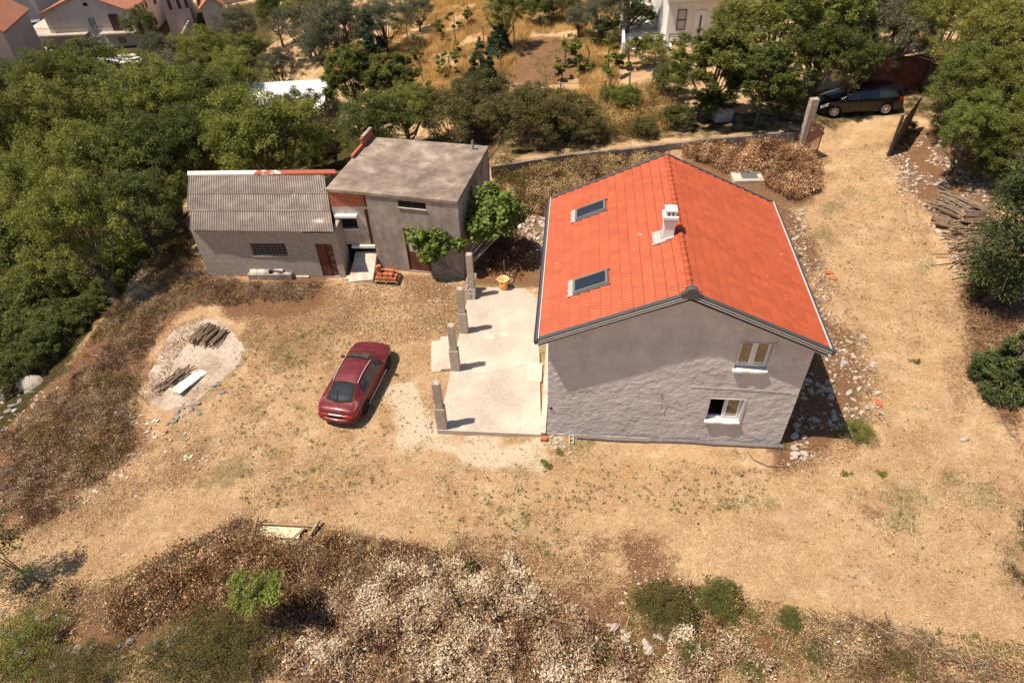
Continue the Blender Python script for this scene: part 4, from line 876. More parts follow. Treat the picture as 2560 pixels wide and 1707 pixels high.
# ------------------------------------------------------------------ cars
def interp(xs,ys,x):
    # monotone-ish catmull rom
    x=np.clip(x,xs[0],xs[-1]); i=np.clip(np.searchsorted(xs,x)-1,0,len(xs)-2); xs=np.array(xs,float); ys=np.array(ys,float)
    h_=np.diff(xs); dl=np.diff(ys)/h_; m=np.zeros(len(xs)); m[1:-1]=np.where(dl[:-1]*dl[1:]>0,2*dl[:-1]*dl[1:]/(dl[:-1]+dl[1:]+1e-12),0); m[0]=dl[0];m[-1]=dl[-1]
    t=(x-xs[i])/h_[i]; t2=t*t;t3=t2*t
    return (2*t3-3*t2+1)*ys[i]+(t3-2*t2+t)*h_[i]*m[i]+(-2*t3+3*t2)*ys[i+1]+(t3-t2)*h_[i]*m[i+1]
def car(name,loc,rz,spec,paint,lab,cat,clean=1.):
    """x forward, y left, z up; origin on the ground at the middle"""
    c=empty(name,loc,rz,lab,cat)
    top,belt,hw,rw,bot=[spec[k] for k in ('top','belt','hw','rw','bot')]
    x0,x1=top[0][0],top[-1][0]; nx_=150; xs=x0+(x1-x0)*(0.5-0.5*np.cos(np.linspace(0,1,nx_)*PI))*.35+(x1-x0)*np.linspace(0,1,nx_)*.65
    f=lambda tb,x:interp([p[0] for p in tb],[p[1] for p in tb],x)
    zt,zb,w_,r_,z0=f(top,xs),f(belt,xs),f(hw,xs),f(rw,xs),f(bot,xs)
    prof=[]; nv=60
    for i in range(nx_):
        h_=zt[i]-zb[i]; s_=max(h_,.0)
        pts=[(0,zt[i]),(r_[i]*.5,zt[i]-.012),(r_[i]*.9,zt[i]-.04),(r_[i],zt[i]-.07 if s_>.2 else zt[i]-.06),
             (r_[i]+(w_[i]*.96-r_[i])*.5,(zt[i]-.07)*.5+zb[i]*.5 if s_>.15 else zt[i]-.08),(w_[i]*.965,zb[i]),(w_[i],zb[i]-.12),(w_[i]*.995,zb[i]-.3),(w_[i]*.97,z0[i]+.12),(w_[i]*.93,z0[i]),(w_[i]*.5,z0[i]),(0,z0[i])]
        P_=np.array(pts); par=np.array([0,.12,.24,.28,.38,.48,.56,.68,.82,.88,.95,1.])
        v=np.linspace(0,1,nv); prof.append(np.stack([interp(par,P_[:,0],v),interp(par,P_[:,1],v)],1))
    prof=np.array(prof); v=np.linspace(0,1,nv)
    V=[];
    for i in range(nx_):
        for s in (1,): 
            for j in range(nv): V.append((xs[i],prof[i,j,0],prof[i,j,1]))
        for j in range(nv): V.append((xs[i],-prof[i,j,0],prof[i,j,1]))
    V=np.array(V); body=[];gls={};dark=[]; lights={}
    wx=spec['wheels']; wr_=spec['wr']+.05
    def cls(xm,ym,zm,vm):
        for k,(a,b,va,vb,sl) in spec['glass'].items():
            # a,b may depend on v linearly (slant)
            t=(vm-va)/(vb-va)
            if 0<=t<=1:
                aa=a[0]+(a[1]-a[0])*t; bb=b[0]+(b[1]-b[0])*t
                if aa<=xm<=bb: return k
        return None
    for side in (0,1):
        o=side*nv
        for i in range(nx_-1):
            xm=(xs[i]+xs[i+1])/2
            for j in range(nv-1):
                vm=(v[j]+v[j+1])/2; a=i*2*nv+o+j; b=(i+1)*2*nv+o+j; q=(a,b,b+1,a+1) if side else (a,a+1,b+1,b)
                zm=V[[a,b,a+1,b+1],2].mean(); ym=abs(V[[a,b,a+1,b+1],1].mean())
                if vm>.5 and any((xm-wx_)**2+(zm-spec['wr'])**2<wr_**2 for wx_ in wx) and ym>.35: continue
                k=cls(xm,ym,zm,vm)
                if k: gls.setdefault((k,side),[]).append(q)
                else: body.append(q)
    def sub(fs,off=0.):
        fs=np.array(fs); u,inv=np.unique(fs,return_inverse=True); return V[u],inv.reshape(fs.shape)
    vv,ff=sub(body); me=fmesh('body',vv,ff,paint,smooth=True)
    bm=bmesh.new(); bm.from_mesh(me); bmesh.ops.remove_doubles(bm,verts=bm.verts,dist=.0005); bmesh.ops.recalc_face_normals(bm,faces=bm.faces); bm.to_mesh(me); bm.free(); link('body',me,c)
    nm={'windshield':'windshield','rear':'rear_window','side1':'side_window','side2':'side_window','side3':'side_window','tail':'tail_light','head':'headlight','hatchrim':'window_surround','trim':'side_window_trim'}
    mt={'tail':spec['tailm'],'head':headm,'hatchrim':blackpl,'trim':blackpl}
    for (k,side),fs in gls.items():
        if k in('windshield','rear','hatchrim'):
            if side: continue
            fs=fs+gls.get((k,1),[])
        vv,ff=sub(fs); me=fmesh(nm[k],vv,ff,mt.get(k,carglass),smooth=True)
        bm=bmesh.new(); bm.from_mesh(me); bmesh.ops.remove_doubles(bm,verts=bm.verts,dist=.0005); bmesh.ops.recalc_face_normals(bm,faces=bm.faces); bm.to_mesh(me); bm.free(); link(nm[k],me,c)
    b=MB().box(x0+.35,x1-.35,-.72,.72,.22,.62); b.build('underbody',M['dark'],c)
    # arches
    for x in wx:
        for s in (-1,1):
            R_=spec['wr']; yy=s*(spec['track'])
            t=MB(); q=Matrix.Translation((x,yy,R_))@Matrix.Rotation(R(90)*-s,4,'X')
            t.lathe([(.02,.09),(R_*.66,.10),(R_*.72,.105),(R_*.93,.10),(R_,.06),(R_,-.08),(R_*.9,-.1),(0,-.1)],28,q); wlo=t.build('wheel',tyrem,c,smooth=True)
            rm=MB(); rm.lathe([(0,.105),(.05,.112),(.07,.10),(.07,.06)],12,q)
            rm.lathe([(R_*.60,.07),(R_*.66,.11),(R_*.70,.113),(R_*.71,.10)],28,q)
            for k in range(spec['spokes']):
                a=2*PI*k/spec['spokes']; rm.box(.04,R_*.68,-.022,.022,.075,.108,q@Matrix.Rotation(a,4,'Z'))
            rm.build('rim',spec['rimm'],wlo)
            MB().lathe([(R_+.06,-.12),(R_+.06,.04)],20,q).build('wheel_arch',M['dark'],c)
    for s in (-1,1):
        mx,my,mz=spec['mirror']; q=Matrix.Translation((mx,s*my,mz)); MB().add([Vector(p) for p in [(-.06,-.09,-.05),(.08,-.09,-.05),(.08,.09,-.06),(-.06,.09,-.06),(-.05,-.08,.06),(.06,-.08,.05),(.06,.08,.05),(-.05,.08,.06)]],[(3,2,1,0),(4,5,6,7),(0,1,5,4),(1,2,6,5),(2,3,7,6),(3,0,4,7)]).build('side_mirror',paint,c,bevel=.02).matrix_local=q
    return c
def carpaint(name,col,rough=.3,dust=.3,dcol=(.35,.24,.17)):
    P_=NT(name); n=P_.noise(2.5,6,.7); n2=P_.noise(9,5,.7); d=P_.ramp(n,[(.42,(0,0,0,1)),(.75,(dust,dust,dust,1))]); c=P_.mix(d,(*col,1),(*dcol,1)); P_.l(c,P_.b.inputs['Base Color'])
    P_.l(P_.ramp(n2,[(.3,(rough,)*3+(1,)),(.8,(min(1,rough+.25),)*3+(1,))]),P_.b.inputs['Roughness']); P_.b.inputs['Metallic'].default_value=.25; P_.b.inputs['Coat Weight'].default_value=.25; P_.b.inputs['Coat Roughness'].default_value=.12; return P_.m
carglass=NT('car_glass'); carglass.b.inputs['Base Color'].default_value=(.018,.02,.024,1); carglass.b.inputs['Roughness'].default_value=.05; carglass.b.inputs['Specular IOR Level'].default_value=.9; carglass=carglass.m
blackpl=mat('black_plastic',(.012,.012,.012),.6,.1,3,0,spec=.15)
tyrem=mat('tyre_rubber',(.018,.017,.016),.85,.2,5,0)
headm=mat('headlamp_glass',(.55,.58,.60),.1,.05,3,0,spec=.8)
tailr=mat('tail_lamp',(.30,.012,.01),.15,.1,3,0,spec=.7)
alloy=mat('alloy',(.62,.62,.62),.3,.1,3,0,metal=.7); dalloy=mat('dark_wheel_cover',(.03,.03,.03),.6,.2,5,0)
red=dict(top=[(-2.28,.62),(-2.24,.86),(-2.1,.965),(-1.85,1.0),(-1.5,1.13),(-.95,1.31),(-.45,1.385),(.1,1.385),(.42,1.33),(.85,1.13),(1.15,.985),(1.5,.93),(1.9,.84),(2.15,.70),(2.28,.52)],
 belt=[(-2.28,.60),(-2.2,.80),(-1.8,.93),(-1,.94),(.6,.90),(1.15,.88),(1.7,.82),(2.1,.66),(2.28,.50)],
 hw=[(-2.28,.62),(-2.18,.76),(-1.9,.84),(-1.3,.87),(0,.875),(1.2,.865),(1.75,.82),(2.1,.70),(2.28,.50)],
 rw=[(-2.28,.50),(-2.1,.66),(-1.85,.66),(-1.4,.57),(-.8,.53),(0,.55),(.45,.58),(.9,.66),(1.2,.70),(1.7,.66),(2.1,.52),(2.28,.36)],
 bot=[(-2.28,.36),(-2.15,.26),(-1.6,.2),(1.7,.18),(2.2,.22),(2.28,.3)],
 glass={'rear':((-1.70,-1.60),(-.98,-.98),0,.215,0),'windshield':((.42,.34),(1.10,.98),0,.25,0),
        'side1':((-.03,-.02),(.62,.93),.33,.475,0),'side2':((-1.0,-1.18),(-.09,-.09),.33,.475,0),
        'tail':((-2.25,-2.25),(-2.04,-2.0),.46,.60,0)},
 wheels=(-1.30,1.31),wr=.30,track=.76,spokes=9,rimm=dalloy,mirror=(.78,.93,.93),tailm=tailr)
# the rear glass has a broad black surround
red['glass']={'rear':((-1.78,-1.62),(-1.04,-1.06),0,.185,0),'hatchrim':((-1.88,-1.74),(-.94,-.98),0,.235,0),**{k:v for k,v in red['glass'].items() if k!='rear'}}
A=U(912.3,1015.8,.02);B=U(967.3,908,.02); d=(B-A); az=math.atan2(d.y,d.x); mid=(A+B)/2+Vector((-math.sin(az),math.cos(az),0))*.80
zc=gh(mid.x,mid.y)+.0
redp=carpaint('wine_red_paint',(.14,.012,.019),.36,.4,(.30,.085,.08))
rc_=car('parked_car',(mid.x,mid.y,zc),az,red,redp,'dusty wine red hatchback parked on the dry grass left of the terrace','car')
MB().box(-2.315,-2.255,-.29,.29,.60,.73).build('number_plate_recess',M['dark'],rc_)
MB().tube([(-2.05,-.80,.47),(-2.22,-.66,.47),(-2.30,-.35,.47),(-2.32,0,.47),(-2.30,.35,.47),(-2.22,.66,.47),(-2.05,.80,.47)],[.09,.10,.10,.10,.10,.10,.09],8).build('bumper',redp,rc_,smooth=True)
MB().box(-2.31,-2.18,-.70,-.30,.61,.75).build('tail_light',tailr,rc_); MB().box(-2.31,-2.18,.30,.70,.61,.75).build('tail_light',tailr,rc_)
MB().box(-2.32,-2.25,-.28,.28,.735,.75).build('chrome_strip',alloy,rc_)
MB().tube([(-1.82,.05,1.03),(-1.35,.20,1.20)],.012,5).build('rear_wiper',blackpl,rc_)
for s in (-1,1):
    MB().tube([(.40,s*.565,1.345),(0,s*.55,1.375),(-.5,s*.535,1.37),(-.95,s*.53,1.30)],.013,6).build('roof_trim',M['white_trim'],rc_)
    MB().box(-1.0,1.0,s*.878-.012,s*.878+.012,.24,.30).build('sill_trim',M['white_trim'],rc_)
blk=dict(top=[(-2.26,.62),(-2.24,.95),(-2.05,1.30),(-1.8,1.42),(-1.2,1.47),(-.3,1.49),(.3,1.45),(.8,1.22),(1.2,1.04),(1.7,.94),(2.05,.80),(2.28,.55)],
 belt=[(-2.26,.60),(-2.15,.98),(-1,.98),(.7,.95),(1.3,.92),(1.8,.80),(2.28,.52)],
 hw=[(-2.26,.72),(-2.1,.82),(-1.5,.89),(0,.90),(1.3,.89),(1.85,.80),(2.28,.55)],
 rw=[(-2.26,.60),(-2.0,.62),(-1,.60),(.3,.62),(1.1,.72),(1.8,.62),(2.28,.40)],
 bot=[(-2.26,.34),(-2,.24),(1.8,.2),(2.28,.26)],
 glass={'rear':((-2.24,-2.20),(-2.0,-1.95),0,.22,0),'windshield':((.36,.30),(1.12,1.0),0,.25,0),'side1':((.08,.08),(.66,1.0),.32,.475,0),'side2':((-.85,-.85),(.03,.03),.32,.475,0),'side3':((-1.75,-1.95),(-.90,-.90),.32,.475,0),
        'head':((1.72,1.72),(2.1,2.1),.46,.58,0),'tail':((-2.26,-2.26),(-1.98,-1.98),.5,.62,0)},
 wheels=(-1.36,1.36),wr=.325,track=.77,spokes=7,rimm=alloy,mirror=(.85,.97,1.0),tailm=tailr)
# black wagon, nose to the left
wA=at(2217,287); wB=at(2089,294)
d=wB-wA; az=math.atan2(d.y,d.x); mid=(wA+wB)/2+Vector((0,.82,0))
sc_=d.length/2.72
bc=car('parked_car',(mid.x,mid.y,gh(mid.x,mid.y)+.02),az,blk,carpaint('black_paint',(.004,.004,.006),.15,.02),'black estate car parked under trees beyond the concrete gate pillar','car')
bc.rotation_euler=(0,-math.atan2(wB.z-wA.z,d.xy.length),az)
bc.scale=(min(sc_,1.18),)*3
for s in (-1,1): MB().tube([(-1.7,s*.58,1.46),(-1.5,s*.58,1.50),(.2,s*.59,1.52),(.35,s*.6,1.47)],.012,6).build('roof_rail',blackpl,bc)

# ------------------------------------------------------------------ town on the left
tilef=brickmat('far_tiles',(.42,.15,.085),(.30,.10,.06),(.20,.07,.045),.35,.4,None,.03,0.)
ptile=NT('ribbed_tiles'); sx_=ptile.n('SeparateXYZ'); ptile.l(ptile.coord(),sx_.inputs[0]); wv_=ptile.math('SINE',ptile.math('MULTIPLY',sx_.outputs[1],18.)); wn_=ptile.noise(.9,6,.7)
cc=ptile.mix(ptile.ramp(wn_,[(.35,(0,0,0,1)),(.7,(1,1,1,1))]),(.42,.15,.08,1),(.30,.11,.065,1)); cc=ptile.mix(ptile.math('MULTIPLY',ptile.math('ADD',wv_,1.),.25),cc,(.55,.25,.15,1)); ptile.l(cc,ptile.b.inputs['Base Color']); ptile.b.inputs['Roughness'].default_value=.9; ptile.bump(wv_,.6,.08); ptile=ptile.m
plaster=mat('cream_plaster',(.66,.57,.50),.9,.08,.5,.1,8,dirt=(.48,.42,.38),dscale=.35)
plaster2=mat('grey_plaster',(.42,.38,.38),.9,.08,.5,.1,8,dirt=(.34,.31,.31),dscale=.4)
plaster3=mat('pink_plaster',(.60,.46,.40),.9,.08,.5,.1,8,dirt=(.48,.37,.33),dscale=.4)
def px_frame(A,B,z):
    a=U(A[0],A[1],z);b=U(B[0],B[1],z); d=b-a; return a,math.atan2(d.y,d.x),d.length
def gable_house(name,A,B,zg,depth,eave,ridge,wallm,roofm,lab,apex=.5,ridge_along='y',over=.4,Lfix=None):
    a,rz,L=px_frame(A,B,zg); L=Lfix or L; hse=empty(name,(a.x,a.y,zg),rz,lab,'house')
    b_=MB(); ap=L*apex
    if ridge_along=='y':
        for y in (0,depth-.25): b_.add([(0,y,-2),(L,y,-2),(L,y,eave),(ap,y,ridge),(0,y,eave),(0,y+.25,-2),(L,y+.25,-2),(L,y+.25,eave),(ap,y+.25,ridge),(0,y+.25,eave)],[(0,1,2,3,4),(9,8,7,6,5),(0,5,6,1),(1,6,7,2),(2,7,8,3),(3,8,9,4),(4,9,5,0)])
        b_.box(0,.25,.25,depth-.25,-2,eave).box(L-.25,L,.25,depth-.25,-2,eave)
        b_.build('wall',wallm,hse)
        k1=(ridge-eave)/ap; k2=(ridge-eave)/(L-ap)
        r_=MB().hexa([(-over,-over,eave-k1*over+.03),(ap,-over,ridge+.03),(ap,depth+over,ridge+.03),(-over,depth+over,eave-k1*over+.03)],[(-over,-over,eave-k1*over+.2),(ap,-over,ridge+.2),(ap,depth+over,ridge+.2),(-over,depth+over,eave-k1*over+.2)])
        r_.hexa([(ap,-over,ridge+.03),(L+over,-over,eave-k2*over+.03),(L+over,depth+over,eave-k2*over+.03),(ap,depth+over,ridge+.03)],[(ap,-over,ridge+.2),(L+over,-over,eave-k2*over+.2),(L+over,depth+over,eave-k2*over+.2),(ap,depth+over,ridge+.2)])
        r_.build('roof',roofm,hse)
    else:
        b_.box(0,L,0,depth,-2,eave).build('wall',wallm,hse)
        md=depth/2; k=(ridge-eave)/md
        r_=MB().hexa([(-over,-over,eave-k*over+.03),(L+over,-over,eave-k*over+.03),(L+over,md,ridge+.03),(-over,md,ridge+.03)],[(-over,-over,eave-k*over+.2),(L+over,-over,eave-k*over+.2),(L+over,md,ridge+.2),(-over,md,ridge+.2)])
        r_.hexa([(-over,md,ridge+.03),(L+over,md,ridge+.03),(L+over,depth+over,eave-k*over+.03),(-over,depth+over,eave-k*over+.03)],[(-over,md,ridge+.2),(L+over,md,ridge+.2),(L+over,depth+over,eave-k*over+.2),(-over,depth+over,eave-k*over+.2)])
        r_.build('roof',roofm,hse)
    return hse,L
def win(hs_,x0,x1,z0,z1,y=-.03,nm='window',fm=None,m_=None,bars=0):
    f=MB().box(x0-.06,x1+.06,y-.03,y+.04,z0-.06,z0).box(x0-.06,x1+.06,y-.03,y+.04,z1,z1+.06).box(x0-.06,x0,y-.03,y+.04,z0,z1).box(x1,x1+.06,y-.03,y+.04,z0,z1)
    for i in range(bars): f.box(x0+(x1-x0)*(i+1)/(bars+1)-.03,x0+(x1-x0)*(i+1)/(bars+1)+.03,y-.03,y,z0,z1)
    f=f.build(nm,fm or M['white'],hs_); MB().box(x0,x1,y,y+.02,z0,z1).build('pane',m_ or pane.m,f); return f
brownsh=mat('brown_shutter',(.11,.05,.035),.7,.2,6,.2)
Zt=-10.
th,L=gable_house('house',(145,120),(333,112),Zt,14,4.45,6.7,plaster,ptile,'large cream two storey house with long balcony and brown tiled roof at the upper left',.54,Lfix=11.7)
u=lambda cx,cz:None
# facade details in metres along the facade (from the photo)
C0=Vector((0,0,HC)); a_,rz_,L_=px_frame((145,120),(333,112),Zt)
def fac(px,py):
    g=U(px,py,Zt); d=g-C0; n_=Vector((-math.sin(rz_),math.cos(rz_),0)); t=((a_-C0).dot(n_))/d.dot(n_); q=C0+d*t; r=q-a_; return (r.x*math.cos(rz_)+r.y*math.sin(rz_),q.z-Zt)
def fwin(hs_,cxy,nm='window',**k):
    p=[fac(x/3.647,y/3.647) for x,y in cxy]; x0=(p[0][0]+p[3][0])/2; x1=(p[1][0]+p[2][0])/2; z1=(p[0][1]+p[1][1])/2; z0=(p[2][1]+p[3][1])/2
    return win(hs_,x0,x1,z0,z1,nm=nm,**k),x0,x1,z0,z1
grid=mat('glass_bricks',(.22,.21,.20),.5,.3,14,.2)
fwin(th,[(750,25),(795,28),(805,60),(760,57)],m_=M['dark'])
_,a0,a1,b0,b1=fwin(th,[(795,160),(862,163),(920,330),(862,330)],nm='stair_window',m_=grid,bars=2)
_,d0,d1,e0,e1=fwin(th,[(985,135),(1068,135),(1122,280),(1045,280)],nm='balcony_door',fm=brownsh,m_=brownsh,bars=1)
fwin(th,[(1070,338),(1145,338),(1165,398),(1095,398)],bars=1)
zb_=e0-.05
bal=MB().box(a1+.3,L+.2,-1.1,-.01,zb_-.18,zb_).build('balcony_slab',M['concrete'],th)
def railing(par,x0,x1,y,z,hh=.95):
    b_=MB().box(x0,x1,y-.02,y+.02,z+hh-.04,z+hh); n=int((x1-x0)/.22)
    for i in range(n+1): b_.box(x0+(x1-x0)*i/n-.012,x0+(x1-x0)*i/n+.012,y-.012,y+.012,z,z+hh-.04)
    return b_.build('railing',M['iron'],par)
railing(th,a1+.3,L+.2,-1.05,zb_)
b2=MB().box(-4.5,a0-.6,-1.1,-.01,zb_-.12,zb_+.06).build('balcony_slab',M['concrete'],th); railing(th,-4.5,a0-.6,-1.05,zb_+.06)
MB().box(-4.0,-.01,.0,8,-2,zb_-.13).build('lower_wing',plaster,th); MB().box(-4.5,-.01,-.01,8,zb_-.13,zb_+.05).build('terrace_floor',M['concrete'],th)
MB().box(-4.2,-3.9,.1,.4,zb_+.06,4.2).build('porch_post',plaster,th)
# side wall windows (right)
sw=[(2.,1.2),(4.,1.2),(6.2,1.2)]
for y in (3.2,4.3,5.4): b_=MB().box(L+.001,L+.04,y,y+.6,3.2,4.0).build('window',brownsh,th)
MB().box(L+.001,L+.05,8.2,9.2,2.9,4.2).build('window',brownsh,th)
for y in (5.,6.2): MB().box(L+.001,L+.05,y,y+.9,.6,1.7).build('window',brownsh,th)
h2,L2=gable_house('house',(430,88),(492,80),Zt+.3,9,6.5,8.0,plaster3,ptile,'narrow pinkish house with small side windows right of the big cream house',.5,'x',.3)
for x in (.8,2.0,3.0): win(h2,x,x+.5,3.2,4.5,m_=brownsh)
for i in range(6): MB().box(L2-2.+.25*i,L2-1.75+.25*i,-1.0,-.02,-1,.3+.28*i).build('stair_step',M['concrete'],h2)
h3,L3=gable_house('house',(520,78),(573,70),Zt+.6,6,3.0,4.3,plaster,ptile,'small annex with red tiled gable roof left of the olive trees',.55,'y',.3)
h4,L4=gable_house('house',(52,62),(112,58),Zt,8,7.5,8.0,plaster2,tilef,'dark grey modern house behind the parked cars in the upper left corner',.5,'x',.1)
win(h4,.6,1.9,4.6,5.6)
h5,L5=gable_house('house',(-60,60),(52,64),Zt,8,8.2,8.5,mat('bluish_plaster',(.50,.51,.54),.9,.06,.5,0),tilef,'pale bluish house with garage door, extreme upper left',.5,'x',.1)
win(h5,L5-3.0,L5-.6,.2,2.4,nm='garage_door',m_=mat('garage_panels',(.55,.56,.58),.6,.1,6,0))
h6,L6=gable_house('house',(-80,185),(52,172),Zt+1.2,9,4.6,6.4,plaster3,ptile,'dusky pink house with red tiled roof cut off by the left edge',.62,'y',.4)
# far buildings along the top
for A_,B_,dz,dep,e_,r_,wm,lab,al in [((455,5),(530,2),.0,10,3.0,4.2,plaster3,'long low red roofed building at the top behind the annex','x'),((560,28),(640,22),.0,7,2.6,3.6,plaster,'distant small red roofed house at the top beside the scooters','x')]:
    gable_house('house',A_,B_,Zt+dz,dep,e_,r_,wm,ptile,lab,.5,al,.3)
# street and yard
asph=mat('street_surface',(.36,.31,.27),.95,.12,.6,.2,12,dirt=(.28,.24,.21),dscale=.5)
def sheet(name,pxs,z,m_,th_=.12,kind='structure',conform=True):
    P_=[U(x,y,z) for x,y in pxs]; n=len(P_)
    b_=MB().add([(p.x,p.y,z-th_-2) for p in P_]+[(p.x,p.y,z) for p in P_],[tuple(range(n))[::-1],tuple(range(n,2*n))]+[(i,(i+1)%n,(i+1)%n+n,i+n) for i in range(n)]); 
    return tag(b_.build(name,m_),kind=kind)
sheet('street',[(15,80),(50,52),(160,55),(640,20),(640,40),(170,72),(155,120),(75,140),(40,165),(5,190)],Zt+.05,asph)
sheet('street',[(30,95),(-200,90),(-300,-40),(800,-60),(700,25),(160,60)],Zt+.02,asph)
b_=MB(); 
for (x0,y0,x1,y1) in ((38,122,150,92),(125,140,118,122)):
    a=U(x0,y0,Zt);b=U(x1,y1,Zt); d=(b-a).normalized(); q=Vector((-d.y,d.x,0))*.2; b_.hexa([(p.x,p.y,Zt-1) for p in (a,b,b+q,a+q)],[(p.x,p.y,Zt+.55) for p in (a,b,b+q,a+q)])
tag(b_.build('low_wall',M['concrete']),'low pale concrete wall along the street by the cream house','wall')
gw=U(66,100,Zt); o=MB().box(-1.8,1.8,-.1,.1,0,1.3).build('blank_board',mat('board_grey',(.35,.32,.30),.8,.1,2,0)); o.location=gw; o.rotation_euler=(0,0,rz_); tag(o,'low grey panel standing by the street at the upper left','panel')
# utility pole
up=U(83,140,Zt); q=MB().tube([(up.x,up.y,Zt-1.5),(up.x,up.y,Zt+7.6)],[.14,.09],8).build('utility_pole',M['log']); tag(q,'slim dark utility pole rising in front of the cream house','pole')
# town cars: three
simple=dict(red); 
silver=carpaint('silver_paint',(.45,.48,.52),.3,.1); 
def rescale(o,s): o.scale=(s,s,s); return o
for (x,y,m_,lab,az_) in ((52,74,silver,'silver hatchback parked beside the dark grey house',.35),(8,72,carpaint('night_blue',(.02,.025,.04),.2,.05),'dark car parked at the extreme left by the garage',.35),(105,75,carpaint('grey_paint',(.25,.26,.28),.3,.1),'grey car parked in the shade beside the cream house porch',.35)):
    sp=dict(blk); sp['tailm']=tailr; p=U(x,y,Zt+.1); rescale(car('parked_car',(p.x,p.y,Zt+.1),rz_+az_,sp,m_,lab,'car'),.95)
p=U(622,13,Zt); 
def scooter(p,rz,lab):
    s=empty('scooter',p,rz,lab,'scooter')
    for x in (-.6,.6): MB().lathe([(0,.05),(.22,.05),(.26,0),(.22,-.05),(0,-.05)],14,Matrix.Translation((x,0,.26))@Matrix.Rotation(R(90),4,'X')).build('wheel',tyrem,s)
    MB().hexa([(-.7,-.12,.4),(.1,-.12,.4),(.1,.12,.4),(-.7,.12,.4)],[(-.8,-.1,.75),(-.05,-.12,.75),(-.05,.12,.75),(-.8,.1,.75)]).hexa([(.1,-.15,.28),(.45,-.15,.35),(.45,.15,.35),(.1,.15,.28)],[(.3,-.17,.95),(.45,-.15,.95),(.45,.15,.95),(.3,.17,.95)]).build('body',blackpl,s,bevel=.03)
    MB().tube([(.38,-.3,1.02),(.42,0,1.05),(.38,.3,1.02)],.02,6).build('handlebar',M['iron'],s)
gp_=gp((p.x,p.y)); scooter((p.x,p.y,max(gp_.z,Zt+.05)),1.0,'dark scooter parked at the top beside the distant red roofs')

# ------------------------------------------------------------------ white house, top right
Wz=1.6; a_,rz_,L_=px_frame((1662,110),(1762,106),Wz)
wh=empty('house',(a_.x,a_.y,Wz),rz_,'white rendered house with brown framed window beyond the vine pergola','house')
WLn=7.5; b_=MB(); wall_cells(b_,0,WLn,-2,lambda s:3.3,[],0,.25); b_.box(0,.25,.25,8,-2,3.3).box(WLn-.25,WLn,.25,8,-2,3.3).box(.25,WLn-.25,7.75,8,-2,3.3); b_.build('wall',M['white'],wh)
MB().hexa([(-.3,-.7,3.31),(WLn+.4,-.7,3.31),(WLn+.4,4,4.3),(-.3,4,4.3)],[(-.3,-.7,3.5),(WLn+.4,-.7,3.5),(WLn+.4,4,4.5),(-.3,4,4.5)]).hexa([(-.3,4,4.3),(WLn+.4,4,4.3),(WLn+.4,8.4,3.31),(-.3,8.4,3.31)],[(-.3,4,4.5),(WLn+.4,4,4.5),(WLn+.4,8.4,3.5),(-.3,8.4,3.5)]).build('roof',mat('pale_roof',(.60,.56,.52),.8,.1,2,0),wh)
def fac2(x,y):
    px,py=1280+x/3.647,y/3.647; g=U(px,py,Wz); d=g-C0; n_=Vector((-math.sin(rz_),math.cos(rz_),0)); t=((a_-C0).dot(n_))/d.dot(n_); q=C0+d*t; r=q-a_; return (r.x*math.cos(rz_)+r.y*math.sin(rz_),q.z-Wz)
p1_,p2_,p3_=fac2(1522,98),fac2(1590,98),fac2(1562,268)
f=win(wh,p1_[0],p2_[0],p3_[1],p1_[1],m_=mat('curtain_pane',(.42,.44,.46),.2,.1,8,0,spec=.7),fm=brownsh); MB().box(p1_[0],p2_[0],-.06,.0,(p3_[1]+p1_[1])/2-.04,(p3_[1]+p1_[1])/2+.04).build('transom',brownsh,f)
q1_,q2_,q3_=fac2(1660,105),fac2(1775,105),fac2(1740,375)
f=win(wh,q1_[0]+.1,q2_[0],q3_[1],q1_[1],nm='door',m_=M['white_pvc']); MB().box(q1_[0]+.55,q1_[0]+.68,-.05,-.031,q3_[1]+.5,q1_[1]-.3).build('glass_strip',M['iron'],f)
b_=MB(); g1_,g2_=fac2(1415,280),fac2(1548,410); 
for a,b,c,d in ((g1_[0],g2_[0],g1_[1]-.06,g1_[1]),(g1_[0],g2_[0],g1_[1]-.22,g1_[1]-.18),(g1_[0],g1_[0]+.06,g2_[1],g1_[1]),(g2_[0]-.06,g2_[0],g2_[1],g1_[1])): b_.box(a,b,-.9,-.85,c,d)
b_.build('handrail',M['iron'],wh)
# terrace of the white house with parapet, tank, chair, table
sheet('white_terrace',[(1668,120),(1560,125),(1562,40),(1575,5),(1650,-10),(1700,-20),(1760,100)],Wz+.02,mat('white_paving',(.72,.68,.62),.9,.06,1,.1),2.5)
A_=U(1561,135,Wz+.0);B_=U(1556,30,Wz+.0); d=(B_-A_).normalized(); q=Vector((-d.y,d.x,0))*.22
tag(MB().hexa([(p.x,p.y,Wz-2.6) for p in (A_,B_,B_+q,A_+q)],[(p.x,p.y,Wz+.85) for p in (A_,B_,B_+q,A_+q)]).build('parapet_wall',M['white']),'white parapet wall edging the terrace of the white house','wall')
p=U(1589,36,Wz+.04); tk=empty('water_tank',(p.x,p.y,Wz+.04),0,'green cylindrical water tank standing on the white terrace at the top','tank')
grm=mat('green_enamel',(.15,.27,.16),.5,.15,3,.1,dirt=(.22,.25,.18)); MB().lathe([(0,.25),(.42,.25),(.45,.32),(.45,1.9),(.38,2.1),(0,2.2)],24).build('tank_shell',grm,tk,smooth=True)
for x in (-.3,.3):
    MB().box(x-.05,x+.05,-.3,.3,0,.26).build('leg',M['concrete'],tk)
p=U(1585,58,Wz+.04); tb=empty('garden_table',(p.x,p.y,Wz+.04),.1,'small grey table on the white terrace below the green tank','table')
MB().box(-.65,.65,-.35,.35,.70,.74).build('tabletop',M['concrete'],tb)
